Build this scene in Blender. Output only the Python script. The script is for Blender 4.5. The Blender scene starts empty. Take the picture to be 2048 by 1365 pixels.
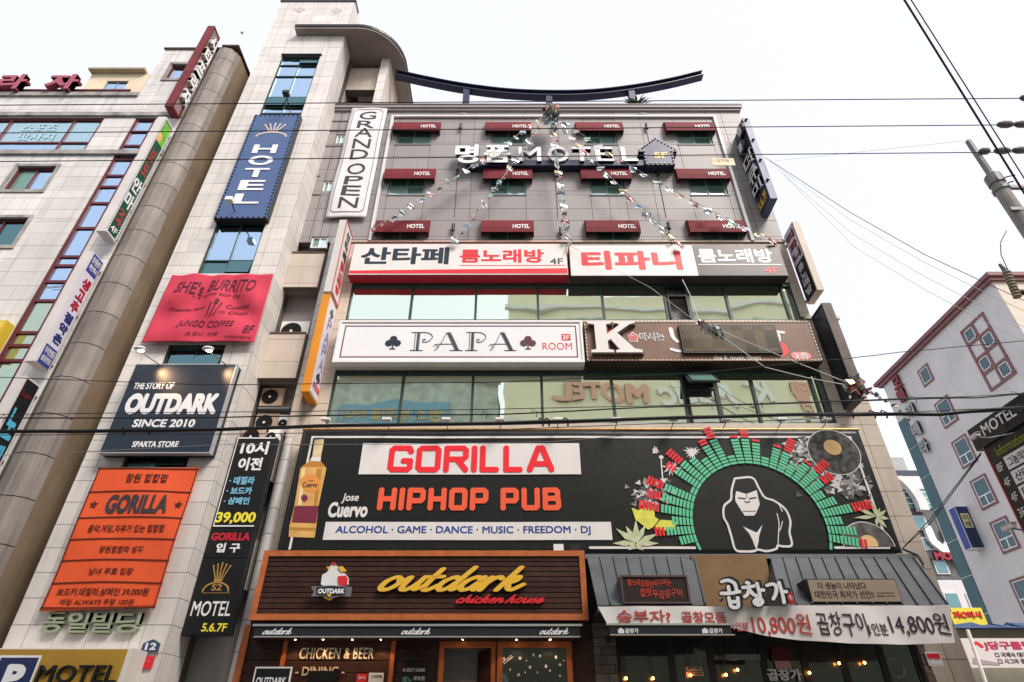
import bpy, math, random
from mathutils import Vector, Matrix
from mathutils.geometry import tessellate_polygon
random.seed(7)
SC = bpy.context.scene
COL = SC.collection
# ---------------------------------------------------------------- camera, sky, sun, exposure
PITCH = math.radians(34.2)
FPX = 1185.0
EYE = 1.6
cam_d = bpy.data.cameras.new('camera'); cam = bpy.data.objects.new('camera', cam_d); COL.objects.link(cam)
cam.location = (0, 0, EYE); cam.rotation_euler = (math.radians(90) + PITCH, 0, 0)
cam_d.sensor_width = 36.0; cam_d.lens = FPX / 2048 * 36; cam_d.clip_start = 0.05; cam_d.clip_end = 2000
SC.camera = cam
SUN_EL, SUN_AZ = math.radians(48), math.radians(140)      # azimuth clockwise from +Y
world = bpy.data.worlds.new('World'); SC.world = world; world.use_nodes = True
wn = world.node_tree; wn.nodes.clear()
wo = wn.nodes.new('ShaderNodeOutputWorld'); bg = wn.nodes.new('ShaderNodeBackground')
sky = wn.nodes.new('ShaderNodeTexSky'); sky.sky_type = 'NISHITA'; sky.sun_disc = False
sky.sun_elevation = SUN_EL; sky.sun_rotation = SUN_AZ; sky.dust_density = 3.0; sky.air_density = 1.0; sky.ozone_density = 1.5
mixw = wn.nodes.new('ShaderNodeMix'); mixw.data_type = 'RGBA'
mixw.inputs['Factor'].default_value = 0.8
wn.links.new(sky.outputs[0], mixw.inputs[6]); mixw.inputs[7].default_value = (7.3, 7.4, 8.1, 1)   # thin overcast veil
wn.links.new(mixw.outputs[2], bg.inputs['Color']); bg.inputs['Strength'].default_value = 0.05
wn.links.new(bg.outputs[0], wo.inputs[0])
sun_d = bpy.data.lights.new('sun', 'SUN'); sun = bpy.data.objects.new('sun', sun_d); COL.objects.link(sun)
sun_d.energy = 1.5; sun_d.angle = math.radians(24); sun_d.color = (1.0, 0.93, 0.86)
sv = Vector((math.sin(SUN_AZ) * math.cos(SUN_EL), math.cos(SUN_AZ) * math.cos(SUN_EL), math.sin(SUN_EL)))
sun.rotation_euler = sv.to_track_quat('Z', 'Y').to_euler(); sun.location = sv * 60
vs = SC.view_settings
vs.view_transform = 'Standard'; vs.look = 'None'; vs.gamma = 1; vs.use_curve_mapping = False; vs.exposure = 1.70
# ---------------------------------------------------------------- measuring: where a ray of the survey camera meets a plane
cP, sP = math.cos(PITCH), math.sin(PITCH)
def ray(px, py):
    x = (px - 1024) / FPX; y = (682.5 - py) / FPX
    return Vector((x, cP - y * sP, sP + y * cP))
def onY(px, py, Y):
    d = ray(px, py); t = Y / d.y
    return (t * d.x, EYE + t * d.z)
def onX(px, py, X):
    d = ray(px, py); t = X / d.x
    return (t * d.y, EYE + t * d.z)
def zY(py, Y): return onY(1024, py, Y)[1]
def xY(px, py, Y): return onY(px, py, Y)[0]
def box4(xl, xr, yt, yb, Y):                     # picture box read at mid height -> X0,X1,Z0,Z1 on the plane
    ym = (yt + yb) / 2
    return xY(xl, ym, Y), xY(xr, ym, Y), zY(yb, Y), zY(yt, Y)
# ---------------------------------------------------------------- materials
MATS = {}
def mat(name, col, rough=0.6, metal=0.0, var=0.0, vscale=1.5, streak=0.0, rnd=0.0, bump=0.0, bscale=30, emit=0.0, spec=0.3, tint=None):
    if name in MATS: return MATS[name]
    m = bpy.data.materials.new(name); m.use_nodes = True; nt = m.node_tree; N = nt.nodes; L = nt.links
    b = N['Principled BSDF']; b.inputs['Roughness'].default_value = rough; b.inputs['Metallic'].default_value = metal
    b.inputs['Specular IOR Level'].default_value = spec
    c = (*col, 1.0)
    geo = N.new('ShaderNodeNewGeometry')
    cur = None
    def mul(cur, fac_socket, lo, hi):
        mr = N.new('ShaderNodeMapRange'); L.new(fac_socket, mr.inputs[0]); mr.inputs[3].default_value = lo; mr.inputs[4].default_value = hi
        vm = N.new('ShaderNodeVectorMath'); vm.operation = 'SCALE'
        if cur is None: vm.inputs[0].default_value = col
        else: L.new(cur, vm.inputs[0])
        L.new(mr.outputs[0], vm.inputs['Scale']); return vm.outputs[0]
    if rnd:
        oi = N.new('ShaderNodeObjectInfo'); cur = mul(cur, oi.outputs['Random'], 1 - rnd, 1 + rnd)
    if var:
        n = N.new('ShaderNodeTexNoise'); n.inputs['Scale'].default_value = vscale; n.inputs['Detail'].default_value = 6
        L.new(geo.outputs['Position'], n.inputs['Vector'])
        cr = N.new('ShaderNodeMapRange'); L.new(n.outputs[0], cr.inputs[0]); cr.inputs[1].default_value = 0.3; cr.inputs[2].default_value = 0.7
        cur = mul(cur, cr.outputs[0], 1 - var, 1 + var * 0.5)
    if streak:
        mp = N.new('ShaderNodeMapping'); mp.inputs['Scale'].default_value = (2.6, 2.6, 0.16); L.new(geo.outputs['Position'], mp.inputs[0])
        n = N.new('ShaderNodeTexNoise'); n.inputs['Scale'].default_value = 2.2; n.inputs['Detail'].default_value = 8; n.inputs['Roughness'].default_value = 0.65
        L.new(mp.outputs[0], n.inputs['Vector'])
        cr = N.new('ShaderNodeMapRange'); L.new(n.outputs[0], cr.inputs[0]); cr.inputs[1].default_value = 0.48; cr.inputs[2].default_value = 0.8
        cur = mul(cur, cr.outputs[0], 1.0, 1 - streak)
    if cur is not None: L.new(cur, b.inputs['Base Color'])
    else: b.inputs['Base Color'].default_value = c
    if bump:
        n = N.new('ShaderNodeTexNoise'); n.inputs['Scale'].default_value = bscale; n.inputs['Detail'].default_value = 4
        L.new(geo.outputs['Position'], n.inputs['Vector'])
        bm = N.new('ShaderNodeBump'); bm.inputs['Strength'].default_value = bump; bm.inputs['Distance'].default_value = 0.02
        L.new(n.outputs[0], bm.inputs['Height']); L.new(bm.outputs[0], b.inputs['Normal'])
    if emit:
        b.inputs['Emission Color'].default_value = c; b.inputs['Emission Strength'].default_value = emit
    MATS[name] = m; return m
def glass_mat(name, tint, warp=0.03, rough=0.02, dark=(0.02, 0.03, 0.03), fac=0.7, wscale=0.8):
    if name in MATS: return MATS[name]
    m = bpy.data.materials.new(name); m.use_nodes = True; N = m.node_tree.nodes; L = m.node_tree.links
    out = N['Material Output']; b = N['Principled BSDF']; b.inputs['Base Color'].default_value = (*dark, 1); b.inputs['Roughness'].default_value = 0.4
    g = N.new('ShaderNodeBsdfGlossy'); g.inputs['Color'].default_value = (*tint, 1); g.inputs['Roughness'].default_value = rough
    mx = N.new('ShaderNodeMixShader'); mx.inputs[0].default_value = fac
    L.new(b.outputs[0], mx.inputs[1]); L.new(g.outputs[0], mx.inputs[2]); L.new(mx.outputs[0], out.inputs[0])
    geo = N.new('ShaderNodeNewGeometry'); n = N.new('ShaderNodeTexNoise'); n.inputs['Scale'].default_value = wscale; n.inputs['Detail'].default_value = 1.5
    L.new(geo.outputs['Position'], n.inputs['Vector'])
    bm = N.new('ShaderNodeBump'); bm.inputs['Strength'].default_value = 1.0; bm.inputs['Distance'].default_value = warp
    L.new(n.outputs[0], bm.inputs['Height']); L.new(bm.outputs[0], g.inputs['Normal'])
    MATS[name] = m; return m
cTILE = mat('pale_stone_tile', (0.68, 0.64, 0.605), 0.45, var=0.10, vscale=0.7, streak=0.25, rnd=0.06)
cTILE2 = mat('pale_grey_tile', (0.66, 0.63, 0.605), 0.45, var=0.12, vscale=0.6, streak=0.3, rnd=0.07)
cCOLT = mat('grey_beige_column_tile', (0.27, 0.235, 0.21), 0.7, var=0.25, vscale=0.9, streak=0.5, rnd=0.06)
cCREAM = mat('cream_granite_and_sunlit_tile', (0.60, 0.51, 0.43), 0.5, var=0.12, vscale=0.9, streak=0.15, rnd=0.05)  # real cream tile; also carries the sun tint on tower and pillar sides
cGROUT = mat('dark_joint', (0.13, 0.12, 0.11), 0.9)
cPANEL = mat('mauve_grey_panel', (0.31, 0.283, 0.281), 0.5, var=0.08, vscale=0.5, streak=0.10, rnd=0.035)
cPJOINT = mat('panel_joint', (0.15, 0.13, 0.125), 0.9)
cBROWNEDGE = mat('brown_trim', (0.12, 0.08, 0.075), 0.5, var=0.2)
cBEIGE = mat('beige_render', (0.24, 0.175, 0.115), 0.9, var=0.22, vscale=0.8, streak=0.3, bump=0.2, bscale=14)
cSOFFIT = mat('stained_soffit', (0.30, 0.255, 0.22), 0.9, var=0.2, vscale=1.2)
cWHITE = mat('white_paint', (0.78, 0.77, 0.76), 0.4, var=0.05)
cSIGNW = mat('white_sign_face', (0.80, 0.79, 0.80), 0.35, var=0.03, vscale=0.8)
cSIGNP = mat('pinkish_white_sign_face', (0.76, 0.72, 0.70), 0.35, var=0.05, streak=0.06)
cBLACK = mat('black_sign_face', (0.010, 0.011, 0.012), 0.4, var=0.2)
cBLACKM = mat('black_metal', (0.022, 0.022, 0.025), 0.45)
cNAVY = mat('navy_steel', (0.025, 0.032, 0.07), 0.4, var=0.25, vscale=2, streak=0.2)
cNAVYS = mat('navy_sign_face', (0.075, 0.125, 0.27), 0.5, var=0.06)
cDNAVY = mat('dark_slate_face', (0.022, 0.032, 0.05), 0.4, var=0.1)
cRED = mat('red_print', (0.72, 0.03, 0.04), 0.4)
cDRED = mat('dark_red_print', (0.36, 0.015, 0.03), 0.45)
cAWN = mat('maroon_awning_cloth', (0.16, 0.010, 0.018), 0.75, var=0.15, vscale=3, rnd=0.08, bump=0.1, bscale=60)
cAWNS = mat('letter_white', (0.85, 0.85, 0.85), 0.5)
cORANGE = mat('orange_varnished_wood', (0.50, 0.14, 0.045), 0.45, var=0.2, vscale=5)
cPLANK = mat('dark_brown_plank', (0.052, 0.02, 0.014), 0.5, var=0.3, vscale=4, rnd=0.2, bump=0.15, bscale=20)
cYEL = mat('yellow_letter', (0.82, 0.48, 0.05), 0.35)
cGFRAME = mat('green_window_frame', (0.22, 0.38, 0.32), 0.45, var=0.1)
cDFRAME = mat('dark_green_mullion', (0.035, 0.06, 0.05), 0.4)
cMFRAME = mat('maroon_window_frame', (0.13, 0.02, 0.03), 0.45, var=0.15)
cROOF = mat('grey_metal_roof', (0.11, 0.115, 0.125), 0.5, metal=0.3, var=0.2, vscale=2, streak=0.15, rnd=0.05)
cCABLE = mat('black_cable', (0.012, 0.011, 0.012), 0.6)
cCABLER = mat('dark_red_cable', (0.05, 0.012, 0.018), 0.6)
cSTRING = mat('pale_string', (0.55, 0.53, 0.52), 0.7)
cCONC = mat('concrete_pole', (0.30, 0.28, 0.26), 0.9, var=0.2, vscale=3)
cGREYM = mat('grey_metal', (0.20, 0.21, 0.22), 0.5, metal=0.3, var=0.15)
cPIPE = mat('white_conduit', (0.66, 0.64, 0.64), 0.5)
cDARK = mat('dark_interior', (0.012, 0.012, 0.012), 0.9)
cDARKG = mat('dark_recess', (0.035, 0.032, 0.03), 0.9, var=0.3)
gHOT = glass_mat('hotel_pane_bright', (0.60, 0.80, 0.84), fac=0.6, dark=(0.66, 0.86, 0.92))  # pale base colour stands in for sky reflected in the sash
gHOTD = glass_mat('hotel_pane_screen', (0.30, 0.43, 0.40), fac=0.3, dark=(0.13, 0.26, 0.21))
gBAND = glass_mat('green_mirror_glass', (0.88, 0.97, 0.82), warp=0.016, fac=0.9, dark=(0.05, 0.10, 0.08), wscale=0.5)
gBLUE = glass_mat('blue_mirror_glass', (0.52, 0.70, 0.90), fac=0.85, dark=(0.02, 0.05, 0.08))
gTEAL = glass_mat('teal_open_pane', (0.13, 0.26, 0.28), fac=0.8, dark=(0.01, 0.03, 0.035))
gCYAN = glass_mat('pale_cyan_glass', (0.56, 0.76, 0.80), fac=0.8, dark=(0.05, 0.09, 0.10))
gSHOP = glass_mat('dark_shop_glass', (0.12, 0.15, 0.14), fac=0.35, dark=(0.006, 0.009, 0.009), rough=0.03)
# ---------------------------------------------------------------- mesh helpers
ORG = {}
def put(o, parent, label=None):
    COL.objects.link(o)
    if parent is not None: o.parent = parent; ORG[o.name] = ORG[parent.name]
    else: ORG[o.name] = Vector((0, 0, 0))
    if label: o['label'] = label
    return o
def thing(name, label, cat, loc, group=None):
    o = bpy.data.objects.new(name, None); o.empty_display_size = 0.2; COL.objects.link(o)
    o.location = loc; o['label'] = label; o['category'] = cat; o['kind'] = 'thing'
    if group: o['group'] = group
    ORG[o.name] = Vector(loc); return o
def tag(o, label, cat, group=None):
    o['label'] = label; o['category'] = cat; o['kind'] = 'thing'
    if group: o['group'] = group
    return o
class MB:
    def __init__(s): s.v = []; s.f = []
    def add(s, vs, fs):
        b = len(s.v); s.v += [tuple(p) for p in vs]; s.f += [tuple(i + b for i in f) for f in fs]; return s
    def box(s, x0, x1, y0, y1, z0, z1):
        if x0 > x1: x0, x1 = x1, x0
        if y0 > y1: y0, y1 = y1, y0
        if z0 > z1: z0, z1 = z1, z0
        return s.add([(x0,y0,z0),(x1,y0,z0),(x1,y1,z0),(x0,y1,z0),(x0,y0,z1),(x1,y0,z1),(x1,y1,z1),(x0,y1,z1)],
                     [(0,3,2,1),(4,5,6,7),(0,1,5,4),(1,2,6,5),(2,3,7,6),(3,0,4,7)])
    def hexa(s, a, b):                            # two quads a, b (4 points each) joined into a solid
        return s.add(list(a) + list(b), [(3,2,1,0),(4,5,6,7),(0,1,5,4),(1,2,6,5),(2,3,7,6),(3,0,4,7)])
    def tube(s, pts, r, n=6, cap=True):
        pts = [Vector(p) for p in pts]; rs = r if isinstance(r, (list, tuple)) else [r] * len(pts)
        base = len(s.v); m = len(pts)
        for i, p in enumerate(pts):
            t = (pts[min(i + 1, m - 1)] - pts[max(i - 1, 0)]).normalized()
            a = Vector((0, 0, 1)) if abs(t.z) < 0.9 else Vector((1, 0, 0))
            u = t.cross(a).normalized(); w = t.cross(u)
            for k in range(n):
                an = 2 * math.pi * k / n; q = p + (u * math.cos(an) + w * math.sin(an)) * rs[i]; s.v.append(tuple(q))
        for i in range(m - 1):
            for k in range(n):
                a0 = base + i * n + k; a1 = base + i * n + (k + 1) % n
                s.f.append((a0, a0 + n, a1 + n, a1))
        if cap:
            s.f.append(tuple(base + k for k in range(n))); s.f.append(tuple(base + (m - 1) * n + k for k in reversed(range(n))))
        return s
    def cyl(s, c, r, axis, h, n=16, r2=None):
        c = Vector(c); ax = {'x': Vector((1,0,0)), 'y': Vector((0,1,0)), 'z': Vector((0,0,1))}[axis]
        return s.tube([c, c + ax * h], [r, r if r2 is None else r2], n)
    def ball(s, c, r, n=8, m=6, sc=(1, 1, 1)):
        b = len(s.v); cx, cy, cz = c
        for i in range(m + 1):
            ph = math.pi * i / m
            for k in range(n):
                th = 2 * math.pi * k / n
                s.v.append((cx + r * sc[0] * math.sin(ph) * math.cos(th), cy + r * sc[1] * math.sin(ph) * math.sin(th), cz + r * sc[2] * math.cos(ph)))
        for i in range(m):
            for k in range(n):
                s.f.append((b + i*n + k, b + (i+1)*n + k, b + (i+1)*n + (k+1) % n, b + i*n + (k+1) % n))
        return s
    def plate(s, poly, y0, y1, fn=None):          # poly: list of (X,Z), extruded from y0 (front) to y1 (back)
        n = len(poly); fn = fn or (lambda u, v, w: (u, w, v))
        tri = tessellate_polygon([[Vector((p[0], p[1], 0)) for p in poly]])
        vs = [fn(p[0], p[1], y0) for p in poly] + [fn(p[0], p[1], y1) for p in poly]
        fs = [tuple(t) for t in tri] + [tuple(i + n for i in reversed(t)) for t in tri]
        fs += [(i, (i + 1) % n, (i + 1) % n + n, i + n) for i in range(n)]
        return s.add(vs, fs)
    def build(s, name, m, parent=None, label=None, smooth=False, kind=None):
        off = ORG[parent.name] if parent is not None else Vector((0, 0, 0))
        me = bpy.data.meshes.new(name); me.from_pydata([(p[0]-off.x, p[1]-off.y, p[2]-off.z) for p in s.v], [], s.f); me.validate()
        if m: me.materials.append(m)
        if smooth:
            for p in me.polygons: p.use_smooth = True
        o = bpy.data.objects.new(name, me); put(o, parent, label)
        if kind: o['kind'] = kind
        return o
def fixn(o):
    import bmesh
    bm = bmesh.new(); bm.from_mesh(o.data); bmesh.ops.recalc_face_normals(bm, faces=bm.faces); bm.to_mesh(o.data); bm.free(); return o
def single(name, mb, m, label, cat, group=None, smooth=False):
    o = mb.build(name, m, None, smooth=smooth); return tag(o, label, cat, group)
UNIT = {}
def piece(name, m, parent, c, d):                 # one tile / panel: shared unit box scaled
    k = m.name
    if k not in UNIT:
        mb = MB().box(-.5, .5, -.5, .5, -.5, .5); me = bpy.data.meshes.new('piece_' + k); me.from_pydata(mb.v, [], mb.f); me.materials.append(m); UNIT[k] = me
    o = bpy.data.objects.new(name, UNIT[k]); COL.objects.link(o); o.parent = parent
    o.location = Vector(c) - ORG[parent.name]; o.scale = d; return o
def cuts(a, b, step, extra=(), off=0.0):
    xs = {round(a, 4), round(b, 4)}
    k = math.ceil((a - off) / step - 1e-6)
    while off + k * step < b: xs.add(round(off + k * step, 4)); k += 1
    ex = [round(e, 4) for e in extra if a < e < b]
    out = [x for x in xs if x in (round(a, 4), round(b, 4)) or (all(abs(x - e) > step * 0.22 for e in ex) and abs(x-a) > step*.15 and abs(x-b) > step*.15)]
    return sorted(set(out) | set(ex))
def inhole(x, z, holes): return any(h[0] < x < h[1] and h[2] < z < h[3] for h in holes)
def field(parent, A0, A1, Z0, Z1, plane, tw, th, m, holes=(), name='tile', gap=0.012, thick=0.02, axis='y', sgn=-1, offa=0.0, offz=0.0, rows_extra=(), limit=290, view=None):
    """tiles proud of a plane; axis 'y': plane is Y=plane, facing -Y (sgn -1); axis 'x': plane is X=plane facing sgn"""
    As = cuts(A0, A1, tw, [h[0] for h in holes] + [h[1] for h in holes], offa); Zs = cuts(Z0, Z1, th, [h[2] for h in holes] + [h[3] for h in holes] + list(rows_extra), offz)
    cells = []
    for i in range(len(As) - 1):
        for j in range(len(Zs) - 1):
            a, b, c, d = As[i], As[i+1], Zs[j], Zs[j+1]
            if inhole((a+b)/2, (c+d)/2, holes) or b - a < 0.03 or d - c < 0.03: continue
            cells.append((a, b, c, d))
    if view: near = [q for q in cells if view(q)]; far = [q for q in cells if not view(q)]
    else: near, far = cells, []
    if len(near) > limit:
        near.sort(key=lambda q: -((q[1]-q[0])*(q[3]-q[2]))); far += near[limit:]; near = near[:limit]
    def ext(q, mb=None):
        a, b, c, d = q; a += gap/2; b -= gap/2; c += gap/2; d -= gap/2
        j = random.uniform(-0.0025, 0.0025); p0 = plane; p1 = plane + sgn * (thick + j)
        lo, hi = min(p0, p1), max(p0, p1)
        if axis == 'y': bx = (a, b, lo, hi, c, d)
        else: bx = (lo, hi, a, b, c, d)
        if mb: mb.box(*bx)
        else: piece(name, m, parent, ((bx[0]+bx[1])/2, (bx[2]+bx[3])/2, (bx[4]+bx[5])/2), (bx[1]-bx[0], bx[3]-bx[2], bx[5]-bx[4]))
    for q in near: ext(q)
    if far:
        mb = MB()
        for q in far: ext(q, mb)
        mb.build(name + '_work', m, parent, kind='stuff')
def wallh(parent, X0, X1, Z0, Z1, Y, thick, m, holes=(), name='wall'):
    Xs = sorted({X0, X1} | {x for h in holes for x in h[:2] if X0 < x < X1}); Zs = sorted({Z0, Z1} | {z for h in holes for z in h[2:4] if Z0 < z < Z1})
    mb = MB()
    for j in range(len(Zs)-1):
        run = None
        for i in range(len(Xs)-1):
            hole = inhole((Xs[i]+Xs[i+1])/2, (Zs[j]+Zs[j+1])/2, holes)
            if not hole and run is None: run = Xs[i]
            if hole and run is not None: mb.box(run, Xs[i], Y, Y+thick, Zs[j], Zs[j+1]); run = None
        if run is not None: mb.box(run, X1, Y, Y+thick, Zs[j], Zs[j+1])
    return mb.build(name, m, parent)
def window(parent, X0, X1, Z0, Z1, Y, mf, fw=0.05, xs=(), zs=(), fd=0.08, pane=None, name='window', segs=None, back=0.03):
    """frame bars with panes as sub-parts. segs: list of (x0,x1,z0,z1) fractions with material"""
    mb = MB(); w, h = X1-X0, Z1-Z0
    mb.box(X0, X1, Y, Y+fd, Z0, Z0+fw); mb.box(X0, X1, Y, Y+fd, Z1-fw, Z1)
    mb.box(X0, X0+fw, Y, Y+fd, Z0+fw, Z1-fw); mb.box(X1-fw, X1, Y, Y+fd, Z0+fw, Z1-fw)
    xb = [0.0] + [x for x in xs] + [1.0]; zb = [0.0] + [z for z in zs] + [1.0]
    for x in xs: mb.box(X0+w*x-fw*.4, X0+w*x+fw*.4, Y+.004, Y+fd-.004, Z0+fw, Z1-fw)
    for z in zs: mb.box(X0+fw, X1-fw, Y+.008, Y+fd-.008, Z0+h*z-fw*.4, Z0+h*z+fw*.4)
    f = mb.build(name, mf, parent)
    k = 0
    for j in range(len(zb)-1):
        for i in range(len(xb)-1):
            mm = segs[k] if segs else pane; k += 1
            t = random.uniform(-.004, .004); t2 = random.uniform(-.004, .004)
            a, b, c, d = X0+w*xb[i]+.01, X0+w*xb[i+1]-.01, Z0+h*zb[j]+.01, Z0+h*zb[j+1]-.01
            yb = Y + fd*0.5
            MB().hexa([(a,yb+t,c),(b,yb+t2,c),(b,yb-t,d),(a,yb-t2,d)], [(a,yb+.03,c),(b,yb+.03,c),(b,yb+.03,d),(a,yb+.03,d)]).build('pane', mm, f)
    return f
# ---------------------------------------------------------------- lettering
TCACHE = {}
def glyphs(s, off=0.0, res=3, spacing=1.0):
    k = (s, off, res, spacing)
    if k in TCACHE: return TCACHE[k]
    cu = bpy.data.curves.new('t', 'FONT'); cu.body = s; cu.offset = 0.0; cu.extrude = 0.5; cu.resolution_u = res; cu.space_character = spacing; cu.space_line = 0.95
    ob = bpy.data.objects.new('t', cu); me = bpy.data.meshes.new_from_object(ob)
    v = [tuple(p.co) for p in me.vertices]; f = [tuple(p.vertices) for p in me.polygons]
    bpy.data.objects.remove(ob); bpy.data.curves.remove(cu); bpy.data.meshes.remove(me)
    if off > 0.004:                               # bold weights: shifted copies, each a hair prouder than the last
        n = 4 if off < 0.025 else 8; v0, f0 = v, f; v = list(v0); f = list(f0)
        for i in range(n):
            a = 2 * math.pi * (i + .5) / n; dx, dy = off * 1.15 * math.cos(a), off * 1.15 * math.sin(a); b = len(v)
            v += [(p[0] + dx, p[1] + dy, p[2] * (1 + .02 * (i + 1))) for p in v0]; f += [tuple(q + b for q in t) for t in f0]
    TCACHE[k] = (v, f); return v, f
def lettering(parent, s, fn, u0, u1, v0, v1, m, depth=0.01, off=0.0, shear=0.0, name='lettering', warp=None, spacing=1.0, res=3, label=None, mirror=False):
    """fits text into u0..u1, v0..v1; fn(u, v, w) -> world point, w = distance proud of the face"""
    v, f = glyphs(s, off, res, spacing)
    if not v: return None
    us = [p[0] + shear * p[1] for p in v]; vv = [p[1] for p in v]
    a, b, c, d = min(us), max(us), min(vv), max(vv)
    out = []
    for p, u in zip(v, us):
        fu = (u - a) / max(b - a, 1e-6); fv = (p[1] - c) / max(d - c, 1e-6)
        if mirror: fu = 1 - fu
        if warp: fu, fv = warp(fu, fv)
        out.append(fn(u0 + (u1 - u0) * fu, v0 + (v1 - v0) * fv, (depth + (p[2] - .5) * .004) if p[2] > 0 else 0.0))
    mb = MB(); mb.add(out, f); o = mb.build(name, m, parent, label); return o
def FY(Y, disp=None):                             # face looking to -Y
    if disp: return lambda u, v, w: (u, Y + disp(u, v) - w, v)
    return lambda u, v, w: (u, Y - w, v)
def txt(parent, s, box, Y, m, depth=0.005, off=0.012, disp=None, **k):
    X0, X1, Z0, Z1 = box4(*box, Y)
    return lettering(parent, s, FY(Y, disp), X0, X1, Z0, Z1, m, depth, off, **k)
def catmull(pts, n=6):
    P = [Vector((p[0], p[1])) for p in pts]
    if len(P) < 3: return [P[0].lerp(P[-1], i / n) for i in range(n + 1)]
    P = [P[0] * 2 - P[1]] + P + [P[-1] * 2 - P[-2]]; out = []
    for i in range(1, len(P) - 2):
        for k in range(n):
            t = k / n; a, b, c, d = P[i-1], P[i], P[i+1], P[i+2]
            out.append(0.5 * ((2*b) + (c-a)*t + (2*a-5*b+4*c-d)*t*t + (3*b-a-3*c+d)*t**3))
    out.append(P[-2]); return out
def hull(pts):
    pts = sorted(set((round(p[0], 6), round(p[1], 6)) for p in pts))
    def half(ps):
        h = []
        for p in ps:
            while len(h) > 1 and (h[-1][0]-h[-2][0])*(p[1]-h[-2][1]) - (h[-1][1]-h[-2][1])*(p[0]-h[-2][0]) <= 0: h.pop()
            h.append(p)
        return h
    a = half(pts); b = half(reversed(pts)); return a[:-1] + b[:-1]
def brush(mb, strokes, nw, nh, ang, depth, fn, smooth=True, n=6):
    """pen strokes in (u,v) space with an elliptical nib; every link is a small proud solid"""
    nib = [(nw/2*math.cos(t)*math.cos(ang) - nh/2*math.sin(t)*math.sin(ang), nw/2*math.cos(t)*math.sin(ang) + nh/2*math.sin(t)*math.cos(ang)) for t in [2*math.pi*i/8 for i in range(8)]]
    c = 0
    for st in strokes:
        ps = catmull(st, n) if smooth else [Vector((p[0], p[1])) for p in st]
        for p, q in zip(ps[:-1], ps[1:]):
            if (p-q).length < 1e-5: continue
            h = hull([(p.x+a, p.y+b) for a, b in nib] + [(q.x+a, q.y+b) for a, b in nib])
            c += 1; dd = depth + 0.00008 * (c % 149); k = len(h)
            vs = [fn(x, y, dd) for x, y in h] + [fn(x, y, 0) for x, y in h]
            mb.add(vs, [tuple(range(k)), tuple(range(2*k-1, k-1, -1))] + [(i, i+k, (i+1) % k + k, (i+1) % k) for i in range(k)])
    return mb
def cloth(parent, name, m, quad, Y, disp, nx=40, nz=30, thick=0.006):
    """quad: TL,TR,BR,BL in (X,Z)"""
    TL, TR, BR, BL = [Vector(p) for p in quad]; v = []; f = []
    for lay in (0, 1):
        for j in range(nz+1):
            for i in range(nx+1):
                a = i/nx; b = j/nz; p = TL.lerp(TR, a).lerp(BL.lerp(BR, a), b)
                v.append((p.x, Y + disp(p.x, p.y) + lay*thick, p.y))
    W = nx+1; S = W*(nz+1)
    for j in range(nz):
        for i in range(nx):
            a = j*W+i; f.append((a, a+W, a+W+1, a+1)); f.append((a+S, a+1+S, a+W+1+S, a+W+S))
    for i in range(nx): f.append((i, i+1, i+1+S, i+S)); k = nz*W+i; f.append((k, k+S, k+1+S, k+1))
    for j in range(nz): k = j*W; f.append((k, k+S, k+W+S, k+W)); k += nx; f.append((k, k+W, k+W+S, k+S))
    return MB().add(v, f).build(name, m, parent, smooth=True)
# ================================================================ ground and street
s_ = MB().box(-60, 80, -60, 5.2, -0.3, -0.004); o = s_.build('road', mat('asphalt', (0.05, 0.05, 0.052), 0.9, var=0.2, bump=0.3, bscale=50)); o['kind'] = 'structure'
o = MB().box(-60, 80, 5.2, 14.3, -0.3, 0.12).build('pavement', mat('paving', (0.24, 0.23, 0.22), 0.9, var=0.2)); o['kind'] = 'structure'
o = MB().box(-400, 400, -400, 400, -0.6, -0.31).build('ground', mat('ground_soil', (0.16, 0.15, 0.13), 1.0, var=0.2)); o['kind'] = 'structure'
# ================================================================ main hotel building
YM = 14.4
XL, XR, XR2 = -7.06, 9.02, 9.80
ZT = zY(214, YM); ZH = zY(486, YM); Z4t, Z4b = zY(566, YM), zY(641, YM); Z3t, Z3b = zY(739, YM), zY(851, YM)
ZST = zY(640, YM)
main = thing('hotel_building', 'tall grey-panelled motel building with stone-tiled lower floors and mirror glass bands', 'building', (1.2, YM, 0))
acols = [(767, 868), (966, 1065), (1162.5, 1264), (1356, 1461.5)]
wcols = [(774.6, 848.5, 391), (979, 1052, 391), (1181, 1251, 391), (1381, 1457, 391)]
YAW = YM - 0.27
rows = [(238.5, 262, 290, 262), (334.5, 357, 391, 0), (437.5, 465, 505, 0)]
WX = [(xY(a, 391, YM), xY(b, 391, YM)) for a, b, _ in wcols]
WZ = [(zY(290, YM), zY(290, YM) + 1.35), (zY(391, YM), zY(391, YM) + 1.35), (zY(391, YM) - (zY(357, YAW) - zY(464, YAW)), zY(391, YM) - (zY(357, YAW) - zY(464, YAW)) + 1.35)]
small = [box4(672, 689, 270, 287, YM), box4(646, 665, 363, 383, YM), box4(622, 655, 474.5, 495, YM)]
holes = [(x0, x1, z0, z1) for z0, z1 in WZ for x0, x1 in WX] + small
wallh(main, XL, XR, ZH, ZT, YM, 0.3, cPJOINT, holes, 'panel_backing')
ph = (WZ[0][0] - WZ[1][0]) / 4
field(main, XL, XR, ZH, ZT - 0.35, YM, 1.62, ph, cPANEL, holes, 'panel', 0.014, 0.02, offa=-4.7, offz=WZ[0][0], limit=290)
MB().box(XL, XR - .01, YM + .3, YM + 9, 0, ZT - 0.6).build('rear_wall', cPANEL, main)
MB().box(XR - .29, XR + .0, YM + .3, YM + 9, 0, ZT - 0.3).build('side_wall', cPANEL, main)
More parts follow.
